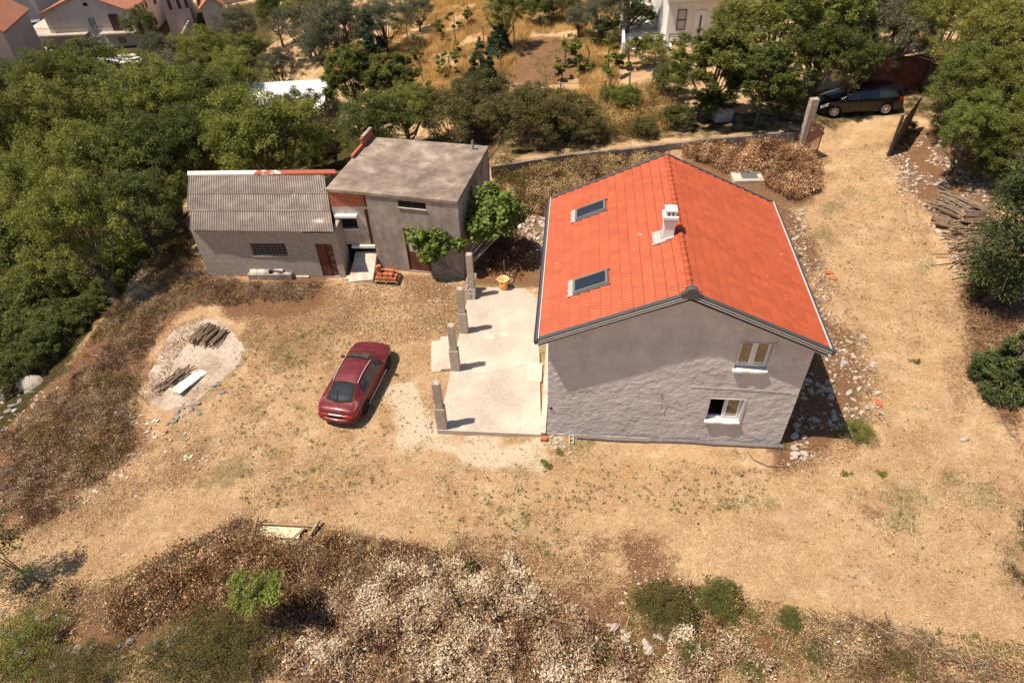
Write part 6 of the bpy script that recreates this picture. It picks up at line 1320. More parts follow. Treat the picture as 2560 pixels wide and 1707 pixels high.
TR=[
('darkb',20,215,70,'dark tree at the left edge just below the pink house',1,None),
('broad',120,200,75,'leafy tree below the street wall at the upper left',2,None),
('gbush',190,150,60,'low dark shrub in front of the large cream house',1,None),
('broad',215,205,70,'medium green tree left of the heap of white sheets',3,'bright'),
('darkb',325,62,36,'round dark glossy tree standing against the side wall of the cream house',3,None),
('olive',365,120,44,'grey leaved tree right of the round dark tree by the cream house',1,None),
('olive',410,170,60,'grey green olive tree right of the heap of white sheets',2,None),
('broad',480,130,62,'green tree beneath the small annex with red roof',1,None),
('olive',545,60,45,'olive tree touching the annex wall at the top',3,None),
('darkb',630,25,45,'dark tree at the top edge left of the olive grove',2,None),
('broad',40,330,95,'broad tree at the left edge of the wood',3,None),
('broad',150,300,95,'yellowish green tree in the upper left wood with dark limbs showing',1,'yellow'),
('darkb',265,265,85,'dark tree directly below the heap of white sheets',3,None),
('broad',365,250,95,'large green tree in the middle of the upper left wood',2,None),
('darkb',470,240,90,'dark crown left of the white ribbed shed roof',1,None),
('broad',540,190,70,'tree behind the white ribbed shed roof',3,None),
('broad',95,440,105,'wide tree in the left wood above the dark gap',2,None),
('broad',225,400,105,'tall crowned tree near the middle of the left wood',1,None),
('darkb',345,370,95,'dark tree left of the bright round one',2,None),
('darkb',440,345,80,'dark tree whose limbs show beside the bright round tree',3,None),
('gbush',60,560,100,'thick dark shrub at the left edge of the wood',2,None),
('broad',180,520,105,'green tree above the shaded left bank',3,None),
('darkb',310,480,95,'dark tree next to the left end of the shed',1,None),
('broad',390,440,70,'tree touching the corner of the corrugated roof',1,None),
('gbush',90,660,70,'low leafy shrub on the shaded left bank',1,'mid'),
('gbush',220,610,70,'low green shrub at the corner of the wood left of the shed',2,'mid'),
('gbush',15,730,70,'dark shrub at the left edge above the pale boulder',1,None),
('gbush',120,740,50,'small dark shrub in the deep shade of the left bank',2,None),
('gbush',470,385,42,'dark shrub touching the left part of the white ridge band',1,'mid'),
('gbush',545,388,40,'green shrub directly behind the white ridge band of the shed',2,'mid'),
('gbush',640,385,42,'shrub behind the red part of the shed ridge band',3,None),
('gbush',720,365,46,'dark shrub between shed and brick parapet',1,None),
('dome',600,318,122,'big bright green round tree behind the corrugated shed roof',1,None),
('darkb',520,270,60,'dark tree between the bright round tree and the wood',2,None),
('darkb',690,262,62,'dark green tree just below the white ribbed roof',3,None),
('broad',760,320,52,'tall brownish green shrub beside the brick parapet of the outbuilding',2,'brownish'),
('darkb',850,290,85,'dark leafy tree behind the flat roof of the outbuilding',1,None),
('broad',930,255,70,'green tree behind the middle of the flat roof',2,None),
('ail',810,180,70,'ailanthus tree with orange seed heads left of the vineyard',1,None),
('ail',905,180,58,'second ailanthus with orange seed heads closer to the vineyard',2,None),
('olive',640,160,52,'olive tree just above the white ribbed roof',1,None),
('olive',700,60,60,'olive tree beside the magenta roofed hut',2,None),
('olive',775,60,75,'large olive tree in the centre of the grove at the top',3,None),
('olive',740,110,55,'olive tree below the magenta roofed hut',1,None),
('olive',880,45,60,'olive tree at the right end of the grove',2,None),
('olive',960,25,35,'small olive tree standing in golden grass at the top',3,None),
('gbush',560,115,42,'dark low shrub left of the olive grove',2,None),
('spruce',850,95,52,'dark feathery young tree in front of the olive grove',1,None),
('spruce',1105,140,42,'blue green feathery tree beside the vineyard',2,None),
('broad',1160,30,48,'green tree at the top right of the vineyard',3,None),
('spruce',1145,75,32,'dark feathery sapling right of the vineyard rows',3,None),
('bush',1035,270,92,'brownish green bramble behind the right part of the flat roof',1,None),
('bush',1115,240,95,'tall bramble above the right corner of the flat roof',2,None),
('bush',1210,265,92,'wide bramble left of the dry grass slope',3,None),
('bush',1295,265,75,'low bramble along the retaining wall',1,None),
('bush',1350,290,52,'small bramble on top of the retaining wall',2,None),
('olive',1385,25,52,'fine leaved grey tree at the top beside the white terrace',2,None),
('gbush',1395,72,36,'round dark bush below the grey tree by the white terrace',3,None),
('gbush',1240,20,40,'dark shrub at the top edge above the soil plot',1,None),
('bush',1440,225,38,'round green shrub on the dry grass slope',3,'mid'),
('bush',1400,215,26,'small green shrub at the foot of the trellis post',1,'mid'),
('gbush',1545,185,48,'dark ivy covered shrub left of the large ailanthus',1,None),
('gbush',1560,265,36,'dark leafy shrub at the edge of the lane',2,None),
('bush',1480,290,32,'thin green scrub beside the lane',1,'brownish'),
('ail',1640,150,85,'large ailanthus in front of the white house',3,None),
('walnut',1690,60,60,'walnut tree beside the door of the white house',1,None),
('walnut',1790,70,95,'big walnut tree at the top right of centre',2,None),
('walnut',1900,60,85,'walnut tree behind the black estate car',3,None),
('ail',1760,180,75,'dark ailanthus left of the black estate car',1,'dark'),
('walnut',1888,128,62,'leafy tree just above the bonnet of the black estate car',1,'dark'),
('gbush',1640,240,45,'dark shrub around the discarded white box',3,None),
('gbush',1790,235,45,'dark shrub in the shade left of the black estate car',1,None),
('walnut',1990,40,70,'leafy tree at the top edge between the big walnut and the grey green tree',3,None),
('walnut',1960,150,55,'tree crown left of the rusty fence',1,'dark'),
('olive',2010,130,50,'small grey green tree just left of the rusty fence',2,None),
('broad',2120,10,60,'green tree at the top edge left of the yellowish ones',2,None),
('gbush',650,232,36,'leafy shrub in front of the white ribbed roof',1,'mid'),
('gbush',735,228,36,'green shrub at the right end of the white ribbed roof',2,'mid'),
('bush',1300,15,40,'round dry looking bush at the top right of the soil plot',2,None),
('olive',1330,40,34,'small grey tree above the soil plot',1,None),
('gbush',1470,40,34,'dark green bush left of the white parapet',1,None),
('walnut',1450,-15,50,'tree at the top edge left of the green tank',2,None),
('broad',700,10,50,'tree at the top edge above the olive grove',2,'bright'),
('broad',780,-5,50,'bright green tree at the top edge in the middle of the grove',1,'yellow'),
('yell',2310,20,70,'yellow green tree in the top right corner',2,None),
('broad',2340,250,55,'green tree at the right edge above the rubble slope',2,None),
('gbush',2200,265,50,'dark shrub in the shade under the tree by the plank gate',1,None),
('bush',2300,390,45,'light green shrub between the rubble slope and the cypress',1,'yellow'),
('olive',2070,60,85,'grey green tree above the rusty fence',1,None),
('yell',2180,50,80,'yellowish tree at the top right',1,None),
('yell',2280,90,85,'yellowish green tree in the upper right corner',2,None),
('yell',2215,185,66,'light green tree hanging over the plank gate',2,'bright'),
('yell',2290,200,80,'light yellowish tree at the right edge above the rubble',1,None),
('broad',2340,130,55,'green tree at the extreme right edge near the top',1,None),
('yell',2240,300,65,'low light green branches over the rubble slope',1,'bright'),
('yell',2330,330,75,'yellow green tree at the right edge above the cypress',2,None),
('bush',2250,370,45,'sprawling pale green shrub on the rubble slope',2,'yellow'),
('column',2392,478,80,'dense dark cypress at the right edge over the firewood',1,None),
('spruce',2345,810,62,'dark feathery conifer at the right edge lower down',2,'cypress'),
('thin',30,1500,85,'leafy green shrub in the lower left corner',1,'mid'),
('thin',180,1550,75,'green shrub at the bottom edge near the lower left corner',2,'brownish'),
('thin',430,1505,105,'wide thin brownish green bush at the bottom left',1,'brownish'),
('thin',545,1500,85,'thin green bush right of the wide one at the bottom left',2,'brownish'),
('thin',1650,1375,48,'dark green juniper bush at the edge of the track near the bottom',1,'dark'),
('thin',1520,1390,60,'thin brownish bush left of the juniper near the bottom',2,'brownish'),
('thin',1125,1520,30,'green sprigs among the cream brush at the bottom edge',2,'dark'),
('thin',905,1420,24,'little green shrub at the left part of the cream brush',3,'mid'),
('thin',760,1490,34,'green shrub low in the left part of the cream brush',1,'brownish'),
('thin',1240,1440,26,'small green shrub at the right end of the big cream brush',3,'mid'),
('thin',1590,1500,34,'olive green shrub in the smaller cream brush patch',2,'dark'),
('thin',1730,1530,30,'green shrub at the bottom edge right of the smaller cream patch',1,'mid'),
('thin',2060,1530,38,'brownish green shrub at the bottom edge in the right corner brush',3,'brownish'),
('thin',1385,1500,40,'green bush between heaps of cream brush at the bottom centre',3,'dark'),
('thin',1070,1370,48,'dark green branches lying on the cream brush at the bottom',1,'dark'),
('bush',1080,1300,20,'small dark green shrub at the upper tip of the cream brush',2,'dark'),
('thin',1880,1500,26,'small green shrub among rocks at the bottom right',1,'dark'),
('thin',1810,1420,26,'little green shrub beside the bottom right rocks',3,'dark'),
('thin',1972,990,38,'round green bush on the rubble below the right house corner',2,'mid'),
('bush',2085,290,18,'green shrub growing through the plank gate',3,'mid'),
('gbush',318,578,30,'ivy clump next to the left end of the shed',1,'mid'),
('gbush',285,622,32,'ivy clump on the boundary bank, first below the shed end',2,'dark'),
('gbush',245,665,34,'dark ivy clump beside the big grey boulder',3,'dark'),
('gbush',200,705,34,'dark ivy clump left of the big grey boulder',1,'dark'),
('gbush',150,745,38,'ivy covered bank section halfway to the left edge',2,'dark'),
('gbush',90,795,44,'dark shrub above the pale flat boulder',3,'dark'),
('gbush',20,850,46,'dark shrub at the left edge beside the pale flat boulder',1,'dark'),
('bush',2270,1000-330,30,'dry shrub at the foot of the cypress',1,'brownish'),
]
for t in TR: tree(t[0],t[1],t[2],t[3],t[4],None,t[5],t[6])
# orange seed heads on the ailanthus trees (part of the tree)
for o in [o for o in COL.objects if 'orange seed heads' in str(o.get('label',''))]:
    rg_=np.random.RandomState(5+len(o['label']))
    for i in range(6):
        a=rg_.rand()*6.28; q=rg_.uniform(.5,2.1); link('seed_head',crown_mesh('seed_head',np.array([(q*math.cos(a),q*math.sin(a),3.5+2.0*math.sqrt(max(0,1-(q/2.6)**2)),.22)]),70,.11,.4,LM_['orange'],rg_),o)
# fig tree: two crowns on leaning stems
fg=D(1045,632); rg_=np.random.RandomState(9); fz=gh(fg.x,fg.y)
figt=empty('fig_tree',(fg.x,fg.y,fz),0,'fig tree with large bright leaves leaning on the corner of the grey outbuilding','tree')
def lump(px,py,rad,z,n,dy=0):
    c=U(px*K,py*K,z)-Vector((fg.x,fg.y,fz)); out=[]
    for i in range(n):
        d=rg_.normal(size=3); d/=np.linalg.norm(d); d*=.4+.6*rg_.rand()**.5; out.append((c.x+d[0]*rad,c.y+d[1]*rad*.8+dy,c.z+d[2]*rad*.75,rg_.uniform(.25,.42)))
    return out
cl=np.array(lump(1128,488,1.6,2.9,52)+lump(1085,525,.7,2.4,8)+lump(1005,552,.8,2.0,18)+lump(958,545,.6,2.1,10)+lump(985,590,.35,1.3,5)+lump(1050,560,.35,1.9,4))
def star_leaves(P,size,rg,tint):
    n=len(P); nr=rg.normal(size=(n,3)); nr[:,2]=np.abs(nr[:,2])+.8; nr/=np.linalg.norm(nr,axis=1)[:,None]; a=rg.normal(size=(n,3)); a-=nr*(a*nr).sum(1)[:,None]; a/=np.linalg.norm(a,axis=1)[:,None]; b=np.cross(nr,a)
    pr=[(-.5,0),(-.15,.38),(-.02,.16),(.22,.34),(.2,.1),(.55,0),(.2,-.1),(.22,-.34),(-.02,-.16),(-.15,-.38)]; sz=size*rg.uniform(.7,1.25,n)[:,None]
    V=np.stack([P+(a*x+b*y+nr*(-.12*abs(y)))*sz for x,y in pr],1).reshape(-1,3); return V,np.arange(10*n).reshape(n,10),np.repeat(tint,10)
nl=6500; kk=rg_.choice(len(cl),nl,p=cl[:,3]**2/(cl[:,3]**2).sum()); d=rg_.normal(size=(nl,3)); d/=np.linalg.norm(d,axis=1)[:,None]; P=cl[kk,:3]+d*(cl[kk,3]*(.4+.6*rg_.rand(nl)**.5))[:,None]; tt=(rg_.rand(len(cl))[kk]*.5+rg_.rand(nl)*.5)
V,F,t_=star_leaves(P,.24,rg_,tt); link('crown',fmesh('crown',V,F,LM_['fig'],tint=t_),figt)
b=MB(); fm=mat('fig_bark',(.36,.31,.27),.9,.2,6,.3)
for i in rg_.permutation(len(cl))[:20]:
    c=Vector(cl[i,:3]); st_=Vector((rg_.uniform(-.25,.25),rg_.uniform(-.1,.1),0)); m1=st_.lerp(c,.4)+Vector((0,-.05,-.1)); b.tube([st_-Vector((0,0,.2)),st_+Vector((0,0,.25)),m1,c],[.07,.06,.04,.012],6)
link('trunk',b.build('trunk',fm,smooth=True).data,figt); bpy.data.objects.remove([o for o in COL.objects if o.name.startswith('trunk') and o.parent is None][0])
# saplings
def sapling(px,py,lab,tips,rad,m_,nlv,sz=.10,r0=.035,dens=6):
    g=T(px,py); o=empty('sapling',g,0,lab,'sapling'); rg_=np.random.RandomState(int(px)); cl=[]; b=MB()
    # stem follows the first tips, given in metres (x,y,z)
    for s in tips:
        pts=[Vector(q) for q in s]; b.tube([Vector((0,0,-.2))]+pts,[r0]+[r0*(1-.8*(i+1)/len(pts)) for i in range(len(pts))],6)
        for f in range(dens):
            c=pts[-1].lerp(pts[-2],f/dens)+Vector(rg_.normal(size=3))*rad*.8; cl.append((c.x,c.y,c.z,rad*rg_.uniform(.5,.9))); b.tube([pts[-1].lerp(pts[-2],min(1,f/dens+.2)),c],[r0*.3,r0*.1],4,cap=False)
    b.build('trunk',barkm,o); link('crown',crown_mesh('crown',np.array(cl),nlv,sz,.42,LM_[m_],rg_),o); return o
sapling(105,1338,'leaning dark sapling at the left edge above its own shadow',[[(-.3,-.05,.6),(-.7,.0,1.3),(-1.5,.1,1.9)],[(-.3,-.05,.6),(-.6,.1,1.5),(-.6,.3,2.6)],[(-.3,-.05,.6),(-.8,.1,1.6),(-2.0,.3,2.5)]],.5,'dark',3400,dens=9)
sapling(637,1448,'slim green sapling rising from the dry brush near the bottom left',[[(-.05,0,.9),(0,.0,1.9),(.05,0,2.9)],[(-.05,0,.9),(.2,.0,1.7),(.55,.1,2.5)],[(-.05,0,.9),(-.25,.0,1.7),(-.5,0,2.3)]],.33,'bright',3600,dens=9)
# vines in the vineyard
vp=[(965,130),(1010,150),(915,170),(1045,50),(1075,40),(1045,115),(1030,160),(955,105),(1300,130),(1350,150),(1395,150),(1440,140),(1290,165),(985,222),(1075,220),(930,145),(1015,70)]
VM=None
VL=['green grape vine at the second post of the middle vineyard row','grape vine on the dry slope between the two middle trellis wires','grape vine at the left end of the middle trellis wire','grape vine on the upper wire right of the small olive tree','topmost grape vine at the right of the vineyard','grape vine between dark feathery trees right of the middle wire','grape vine just left of the blue green feathery tree','slender grape vine left of centre in the middle row','leafy vine at the left end of the pergola by the soil plot','large leafy vine on the left half of the pergola','large leafy vine in the middle of the pergola','leafy vine at the right end of the pergola near the white parapet','vine at the lower right corner of the bare soil plot','vine on the nearest trellis wire, at its left end','vine on the nearest trellis wire, below the soil plot','vine at the foot of the leftmost trellis post','vine high in the vineyard near the top picture edge']
for i,(px,py) in enumerate(vp):
    rg_=np.random.RandomState(60+i%4); cl=[]
    for q in range(9): cl.append((rg_.uniform(-.8,.8),rg_.uniform(-.25,.25),rg_.uniform(.15,1.5),rg_.uniform(.10,.24)))
    if i<4:
        cm_=crown_mesh('vine_leaves',np.array(cl),800,.14,.7,LM_['mid'],rg_); b=MB().tube([(0,0,-.2),(.05,.02,.5),(-.05,0,1.0),(.2,0,1.5)],[.05,.045,.035,.015],6); t_=b.build('vine_stem',barkm); tm_=t_.data; bpy.data.objects.remove(t_)
        VM=(VM or [])+[(cm_,tm_)]
    cm_,tm_=VM[i%4]; g=T(px,py+20); big=1.5 if i in(8,9,10,11) else 1.; o=empty('grape_vine',g,i*1.1,VL[i],'vine','vines of the pergola' if i in(8,9,10,11,12) else 'vines in the dry vineyard'); o.scale=(big,)*3; link('vine_leaves',cm_,o); link('vine_stem',tm_,o)
# variegated climber on the white terrace wall
o=tree('gbush',1490,115,44,'climber with yellowish leaves heaped in front of the white parapet',None,7,'yellow')
# ------------------------------------------------------------------ brush and dead leaf masses
def brush(polypx,area_d,hmax,m_,size,aspect,nm,lab,lump=1.4,seed=0,twigs=250,gap=.40,up=-.35,cat='brush',cd=70,cscale=.8,rs=1.,ef=.15):
    rg_=np.random.RandomState(seed+100); P=[(p.x,p.y) for p in Dpoly(polypx)]; A_=0
    for i in range(len(P)): A_+=P[i][0]*P[(i+1)%len(P)][1]-P[(i+1)%len(P)][0]*P[i][1]
    ar=abs(A_)/2; nc=int(ar*cd); xy=scatter(P,nc,rg_); x,y=xy[:,0],xy[:,1]; ed=np.clip(polydist(x,y,P)/1.1,0,1)
    hm=fbm(x,y,lump,seed); keep=hm+rg_.uniform(-.06,.06,nc)>gap-.02+ef*(1-ed); x,y,hm,ed=x[keep],y[keep],hm[keep],ed[keep]; nc=len(x)
    cz=ghv(x,y)+hmax*np.clip((hm-gap+.15)/.45,0,1)*(.35+.65*ed)*rg_.rand(nc)**.6; rad=rg_.uniform(.06,.2,nc)*(.7+.6*min(hmax,1))*rs
    n=int(ar*area_d*keep.mean()); w_=rad**2; k=rg_.choice(nc,n,p=w_/w_.sum()); d=rg_.normal(size=(n,3)); d/=np.linalg.norm(d,axis=1)[:,None]; d[:,2]=np.where(d[:,2]<-.1,-d[:,2],d[:,2])
    Q=np.stack([x[k],y[k],cz[k]],1)+d*(rad[k]*(.35+.75*np.abs(rg_.normal(size=n))))[:,None]; Q[:,2]=np.maximum(Q[:,2],ghv(Q[:,0],Q[:,1])+.015)
    t=(fbm(Q[:,0],Q[:,1],cscale,seed+9,3)*1.7-.65+rg_.rand(nc)[k]*.25+rg_.rand(n)*.65-.1).clip(0,1)
    V,F,tt=leaves(Q,size,aspect,rg_,up,tint=t)
    o=link(nm,fmesh(nm,V,F,LM_[m_],tint=tt)); tag(o,lab,cat,kind='stuff')
    return P,rg_,hmax
def twigs(polypx,n,hmax,nm,lab,seed=0,L=(.35,1.2),w=.0065,par=None):
    rg_=np.random.RandomState(seed+300); P=[(p.x,p.y) for p in (Dpoly(polypx) if par is None else par)]; xy=scatter(P,n,rg_); z=ghv(xy[:,0],xy[:,1])+hmax*rg_.rand(n)*.8; a=rg_.rand(n)*6.28; l=rg_.uniform(*L,n)/2; tl_=rg_.normal(size=n)*.35
    c=np.stack([xy[:,0],xy[:,1],z+.03],1); bend=rg_.normal(size=(n,1))*.15
    d=np.stack([np.cos(a),np.sin(a),tl_],1)*l[:,None]; s_=np.stack([-np.sin(a),np.cos(a),np.zeros(n)],1); u_=np.array([0,0,1.])[None]
    segs=[]; 
    for f in (-1,-.33,.33,1): segs.append((c+d*f+s_*bend*(1-f*f)*l[:,None]*1.2,w*rg_.uniform(.6,1.4,(n,1))*(1-.3*f)))
    ring=[]
    for p,r in segs: 
        for k in range(3): ring.append(p+(s_*math.cos(k*2.094)+u_*math.sin(k*2.094))*r)
    V=np.stack(ring,1).reshape(-1,3); f=[]
    for i in range(3):
        for k in range(3): f.append((i*3+k,i*3+(k+1)%3,(i+1)*3+(k+1)%3,(i+1)*3+k))
    F=(np.arange(n)[:,None,None]*12+np.array(f)[None]).reshape(-1,4); tag(link(nm,fmesh(nm,V,F,LM_['twig'],tint=np.repeat(rg_.rand(n),12))),lab,'twigs',kind='stuff')
B_cream=[(620,1470),(720,1400),(840,1350),(900,1300),(950,1275),(1060,1262),(1180,1290),(1250,1390),(1330,1410),(1400,1470),(1480,1520),(1480,1640),(1200,1640),(680,1620)]
brush(B_cream,2300,1.0,'cream',.085,.42,'dead_brush','mass of cream coloured dead leaves on cut branches along the bottom',.65,1,gap=.42,cd=80,up=.1)
brush(B_cream,1500,.35,'rusty',.065,.45,'under_brush','reddish dead leaves beneath the cream brush at the bottom',.9,41,gap=.30)
brush([(1560,1440),(1640,1460),(1700,1480),(1840,1560),(1850,1640),(1480,1640),(1500,1520)],2200,.6,'cream',.085,.42,'dead_brush','smaller patch of cream dead leaves right of centre at the bottom',.8,42,gap=.40,cd=60,up=.1)
brush([(1440,1370),(1520,1340),(1620,1335),(1690,1350),(1700,1400),(1620,1450),(1500,1440),(1450,1410)],1500,.7,'brownish',.08,.45,'scrub','dark olive scrub at the edge of the track near the bottom',.8,43,gap=.36)
brush([(1440,1370),(1690,1350),(1700,1400),(1640,1470),(1500,1450)],1400,.5,'rusty',.07,.5,'scrub','rust coloured leaves among the olive scrub near the bottom',.8,44,gap=.42)
twigs([(620,1470),(930,1290),(1190,1310),(1260,1400),(1480,1520),(1480,1568),(680,1568)],60,.8,'bare_branches','long bare branches sticking out of the cream brush',45,(1.2,2.6),.02)
twigs(B_cream,1300,.45,'cut_branches','cut twigs tangled in the cream dead leaves',1,(.5,1.6),.009)
B_c2=[(1850,1440),(1960,1420),(2110,1450),(2200,1500),(2330,1540),(2352,1640),(1900,1640)]
brush(B_c2,2200,.45,'tan',.10,.25,'dead_brush','straw and cream dead leaf brush in the lower right corner',1.0,2,gap=.36); brush([(1850,1440),(1960,1425),(2040,1460),(2010,1530),(1900,1540)],1500,.4,'cream',.08,.42,'dead_brush','small patch of cream leaves at the bottom right',.8,51,gap=.42); brush([(2000,1500),(2352,1530),(2352,1620),(1950,1620)],1500,.4,'rusty',.07,.4,'dead_brush','rust brown brush in the lower right corner',.8,52,gap=.40); twigs(B_c2,1100,.3,'cut_branches','dry stems in the lower right brush',2)
B_r=[(240,1400),(330,1320),(430,1260),(560,1190),(650,1250),(800,1240),(960,1260),(1040,1290),(930,1300),(840,1360),(700,1420),(620,1470),(480,1430),(360,1440),(250,1470)]
brush(B_r,2600,.8,'rusty',.07,.55,'dry_brush','heap of rusty brown dry brush at the lower left of centre',.9,3,gap=.42)
brush([(700,1350),(900,1260),(1040,1290),(900,1400),(720,1440)],500,.6,'cream',.08,.42,'dead_brush','cream leaves mixed into the edge of the rusty brush heap',.6,53,gap=.47)
brush([(300,1330),(620,1210),(800,1260),(700,1400),(400,1440)],500,.6,'gold',.10,.25,'dry_brush','golden brown leaves on the rusty brush heap',.7,54,gap=.47); twigs(B_r,1500,.5,'dry_twigs','bare twigs in the rusty brush heap',3)
brush(B_r,800,.85,'tan',.085,.35,'dry_brush','tan dead leaves through the rusty brush heap',.7,55,gap=.40)
brush([(260,1340),(420,1250),(560,1200),(560,1330),(400,1430),(240,1460)],450,.8,'tan',.09,.55,'dry_brush','tan dead leaves over the left end of the rusty brush heap',1.2,4,gap=.44)
B_g=[(1560,350),(1640,330),(1760,320),(1850,345),(1880,400),(1885,440),(1820,465),(1760,430),(1750,400),(1680,405),(1640,385)]
brush(B_g,3200,1.2,'rusty',.085,.55,'dry_bramble','heap of reddish brown dried bramble behind the orange roof by the gate pillar',1.0,5,gap=.27,ef=.05); twigs(B_g,700,.8,'dry_twigs','bare stems in the reddish bramble heap by the gate pillar',5)
B_h=[(1190,410),(1300,390),(1420,370),(1520,350),(1530,380),(1420,410),(1260,455),(1240,500),(1190,490)]
brush(B_h,3200,1.25,'tan',.08,.5,'dry_bramble','tan and green dried bramble between the retaining wall and the left roof slope',1.0,6,gap=.27,ef=.05); twigs(B_h,160,.6,'dry_twigs','stems in the tan bramble behind the left roof slope',6)
brush([(1130,395),(1190,380),(1300,375),(1300,420),(1220,490),(1150,500)],1500,1.2,'brownish',.08,.5,'bramble','greenish leaves left among the dried bramble beside the outbuilding',1.3,16,gap=.36,ef=.08)
B_f=[(1140,520),(1230,560),(1235,650),(1080,652),(1100,600)]
brush(B_f,900,.35,'rusty',.09,.6,'leaf_litter','fallen leaves in the shade of the fig tree behind the terrace',1.,7,gap=.36,cat='leaf litter')
B_l=[(330,600),(420,560),(470,620),(560,650),(740,650),(720,690),(560,700),(440,710),(380,740),(330,830),(320,940),(280,1050),(150,1130),(0,1180),(0,1010),(120,900),(200,800),(260,700)]
brush(B_l,1500,.28,'bank',.11,.16,'dry_bramble','carpet of brown dry bramble over the left bank around the concrete pad',1.8,8,gap=.42,cd=60,rs=.8)
brush(B_l,450,.3,'brownish',.09,.25,'dry_bramble','olive green remains among the dry bramble on the left bank',1.3,48,gap=.52)
brush(B_l,260,.3,'gold',.18,.08,'dry_stems','pale dry stems over the left bank',1.1,49,gap=.45); twigs(B_l,1500,.22,'dry_twigs','bare bramble stems over the left bank',8,(.3,1.1),.006)
for i,(poly,k,lab) in enumerate([([(260,640),(330,590),(360,640),(390,700),(300,720)],'cream','pale dead leaf heap beside the corner of the wood'),([(190,970),(300,960),(320,1040),(200,1120),(130,1100)],'tan','tan grass tuft mound on the left bank'),([(200,870),(330,860),(320,930),(240,960)],'brownish','greenish mound on the left bank beside the pad'),([(330,560),(440,540),(440,640),(350,640)],'brownish','dark green and brown thicket at the left end of the shed'),([(0,1000),(190,990),(260,1130),(0,1250)],'bank','brown bramble mound low on the left bank')]):
    brush(poly,1100,.5,k,.10,.25,'bramble_mound',lab,.9,20+i,gap=.40)
brush([(0,560),(250,560),(330,600),(250,690),(180,780),(0,900)],260,.5,'brownish',.11,.5,'undergrowth','leafy undergrowth on the shaded bank below the wood',1.2,31,gap=.40,cat='undergrowth')
brush([(2200,660),(2352,640),(2352,1010),(2300,960),(2240,800)],500,.3,'rusty',.07,.45,'dry_bramble','brown dry growth along the right edge beneath the cypresses',1.1,32,gap=.44); twigs([(2180,650),(2352,640),(2352,1060),(2290,960),(2220,760)],500,.2,'dry_twigs','dry stems along the right edge beneath the cypresses',32)
brush([(1420,210),(1530,190),(1560,290),(1480,320),(1380,310)],600,.8,'gold',.16,.2,'dry_grass_slope','tall golden dry grass on the slope behind the retaining wall',1.1,33,gap=.36,cat='grass',up=.0)
brush([(1380,290),(1560,280),(1500,330),(1380,345)],400,.4,'brownish',.1,.4,'bank_growth','thin green growth on the bank above the retaining wall',1.,34,gap=.44)
# ------------------------------------------------------------------ grass
def grass(polypx,n,hh,w_,m_,nm,lab,seed,dens=None,thr_=.45,lean=.5,par=None,avoid=[],wedge=1.):
    rg_=np.random.RandomState(seed+500); P=[(p.x,p.y) for p in (Dpoly(polypx) if par is None else par)]; xy=scatter(P,n,rg_)
    if dens: xy=xy[fbm(xy[:,0],xy[:,1],dens,seed)+rg_.uniform(-.08,.08,len(xy))>thr_]
    for a in avoid: xy=xy[~inpoly(xy[:,0],xy[:,1],a)]
    n=len(xy); z=ghv(xy[:,0],xy[:,1]); a=rg_.rand(n)*6.28; L=hh*rg_.uniform(.5,1.4,n); tip=rg_.normal(size=(n,2))*lean*L[:,None]
    b=np.stack([xy[:,0],xy[:,1],z-.01],1); s_=np.stack([np.cos(a),np.sin(a),np.zeros(n)],1)*w_; t_=b+np.column_stack([tip,L]); 
    V=np.stack([b-s_,b+s_,t_],1).reshape(-1,3); F=np.arange(3*n).reshape(n,3); t=(fbm(xy[:,0],xy[:,1],1.2,seed+1)*1.4-.4+rg_.rand(n)*.6-.1).clip(0,1)
    return tag(link(nm,fmesh(nm,V,F,LM_[m_],tint=np.repeat(t,3))),lab,'grass',kind='stuff')
hsp=[tuple(hw(s,t))[:2] for s,t in ((-.3,-.3),(WW+.2,-.3),(WW+.2,DD+.1),(-.3,DD+.1))]; slp=[(p.x,p.y) for p in SLAB]; padp=P2
yard=[(0,1250),(300,1060),(480,900),(600,760),(880,660),(1060,650),(1100,700),(990,1000),(1790,1080),(2000,980),(1960,760),(1830,480),(1890,440),(1890,350),(2060,320),(2060,400),(2200,640),(2260,900),(2352,1040),(2352,1480),(1960,1430),(1700,1370),(1200,1330),(960,1250),(560,1190),(250,1330),(0,1350)]
chk=[[(p.x,p.y) for p in Dpoly(q)] for q in ([(880,885),(958,872),(975,960),(1000,1000),(930,1030),(890,1000),(925,960)],[(1000,1010),(1225,1018),(1230,1060),(1100,1070),(1020,1040)])]
grass(yard,230000,.06,.010,'straw','dry_grass','short mown straw coloured grass covering the yard and the track',1,1.6,.36,1.6,avoid=[hsp,slp,padp]+chk)
grass(yard,26000,.05,.010,'rusty','dry_weeds','brown withered weeds among the straw grass',5,.8,.52,1.6,avoid=[hsp,slp,padp])
grass(yard,60000,.05,.012,'mid','green_weeds','small green weeds dotted over the dry yard',2,.45,.66,.9,avoid=[hsp,slp,padp])
grass([(560,800),(780,760),(900,900),(880,1120),(560,1180),(520,950)],16000,.06,.012,'mid','green_weeds','green weeds around the wine red car',3,.5,.585,.9)
grass([(950,0),(1180,0),(1230,60),(1160,200),(1150,240),(1400,270),(1400,160),(1420,150),(1400,200),(1340,210),(1160,210),(930,240),(880,140),(900,60)],90000,.38,.016,'gold','golden_grass','tall golden dry grass of the vineyard',4,1.4,.38,.45)
grass([(540,0),(880,0),(900,130),(700,240),(600,200)],26000,.25,.016,'gold','golden_grass','dry grass beneath the olive grove',6,1.4,.44,.5)
grass([(1180,-60),(1500,-60),(1480,30),(1400,60),(1250,80),(1180,60)],50000,.35,.018,'gold','golden_grass','golden grass at the top between the vineyard and the white terrace',14,1.4,.36,.45)
grass([(880,-60),(1180,-60),(1180,0),(950,0)],20000,.35,.018,'gold','golden_grass','golden grass along the top edge of the vineyard',15,1.4,.36,.45)
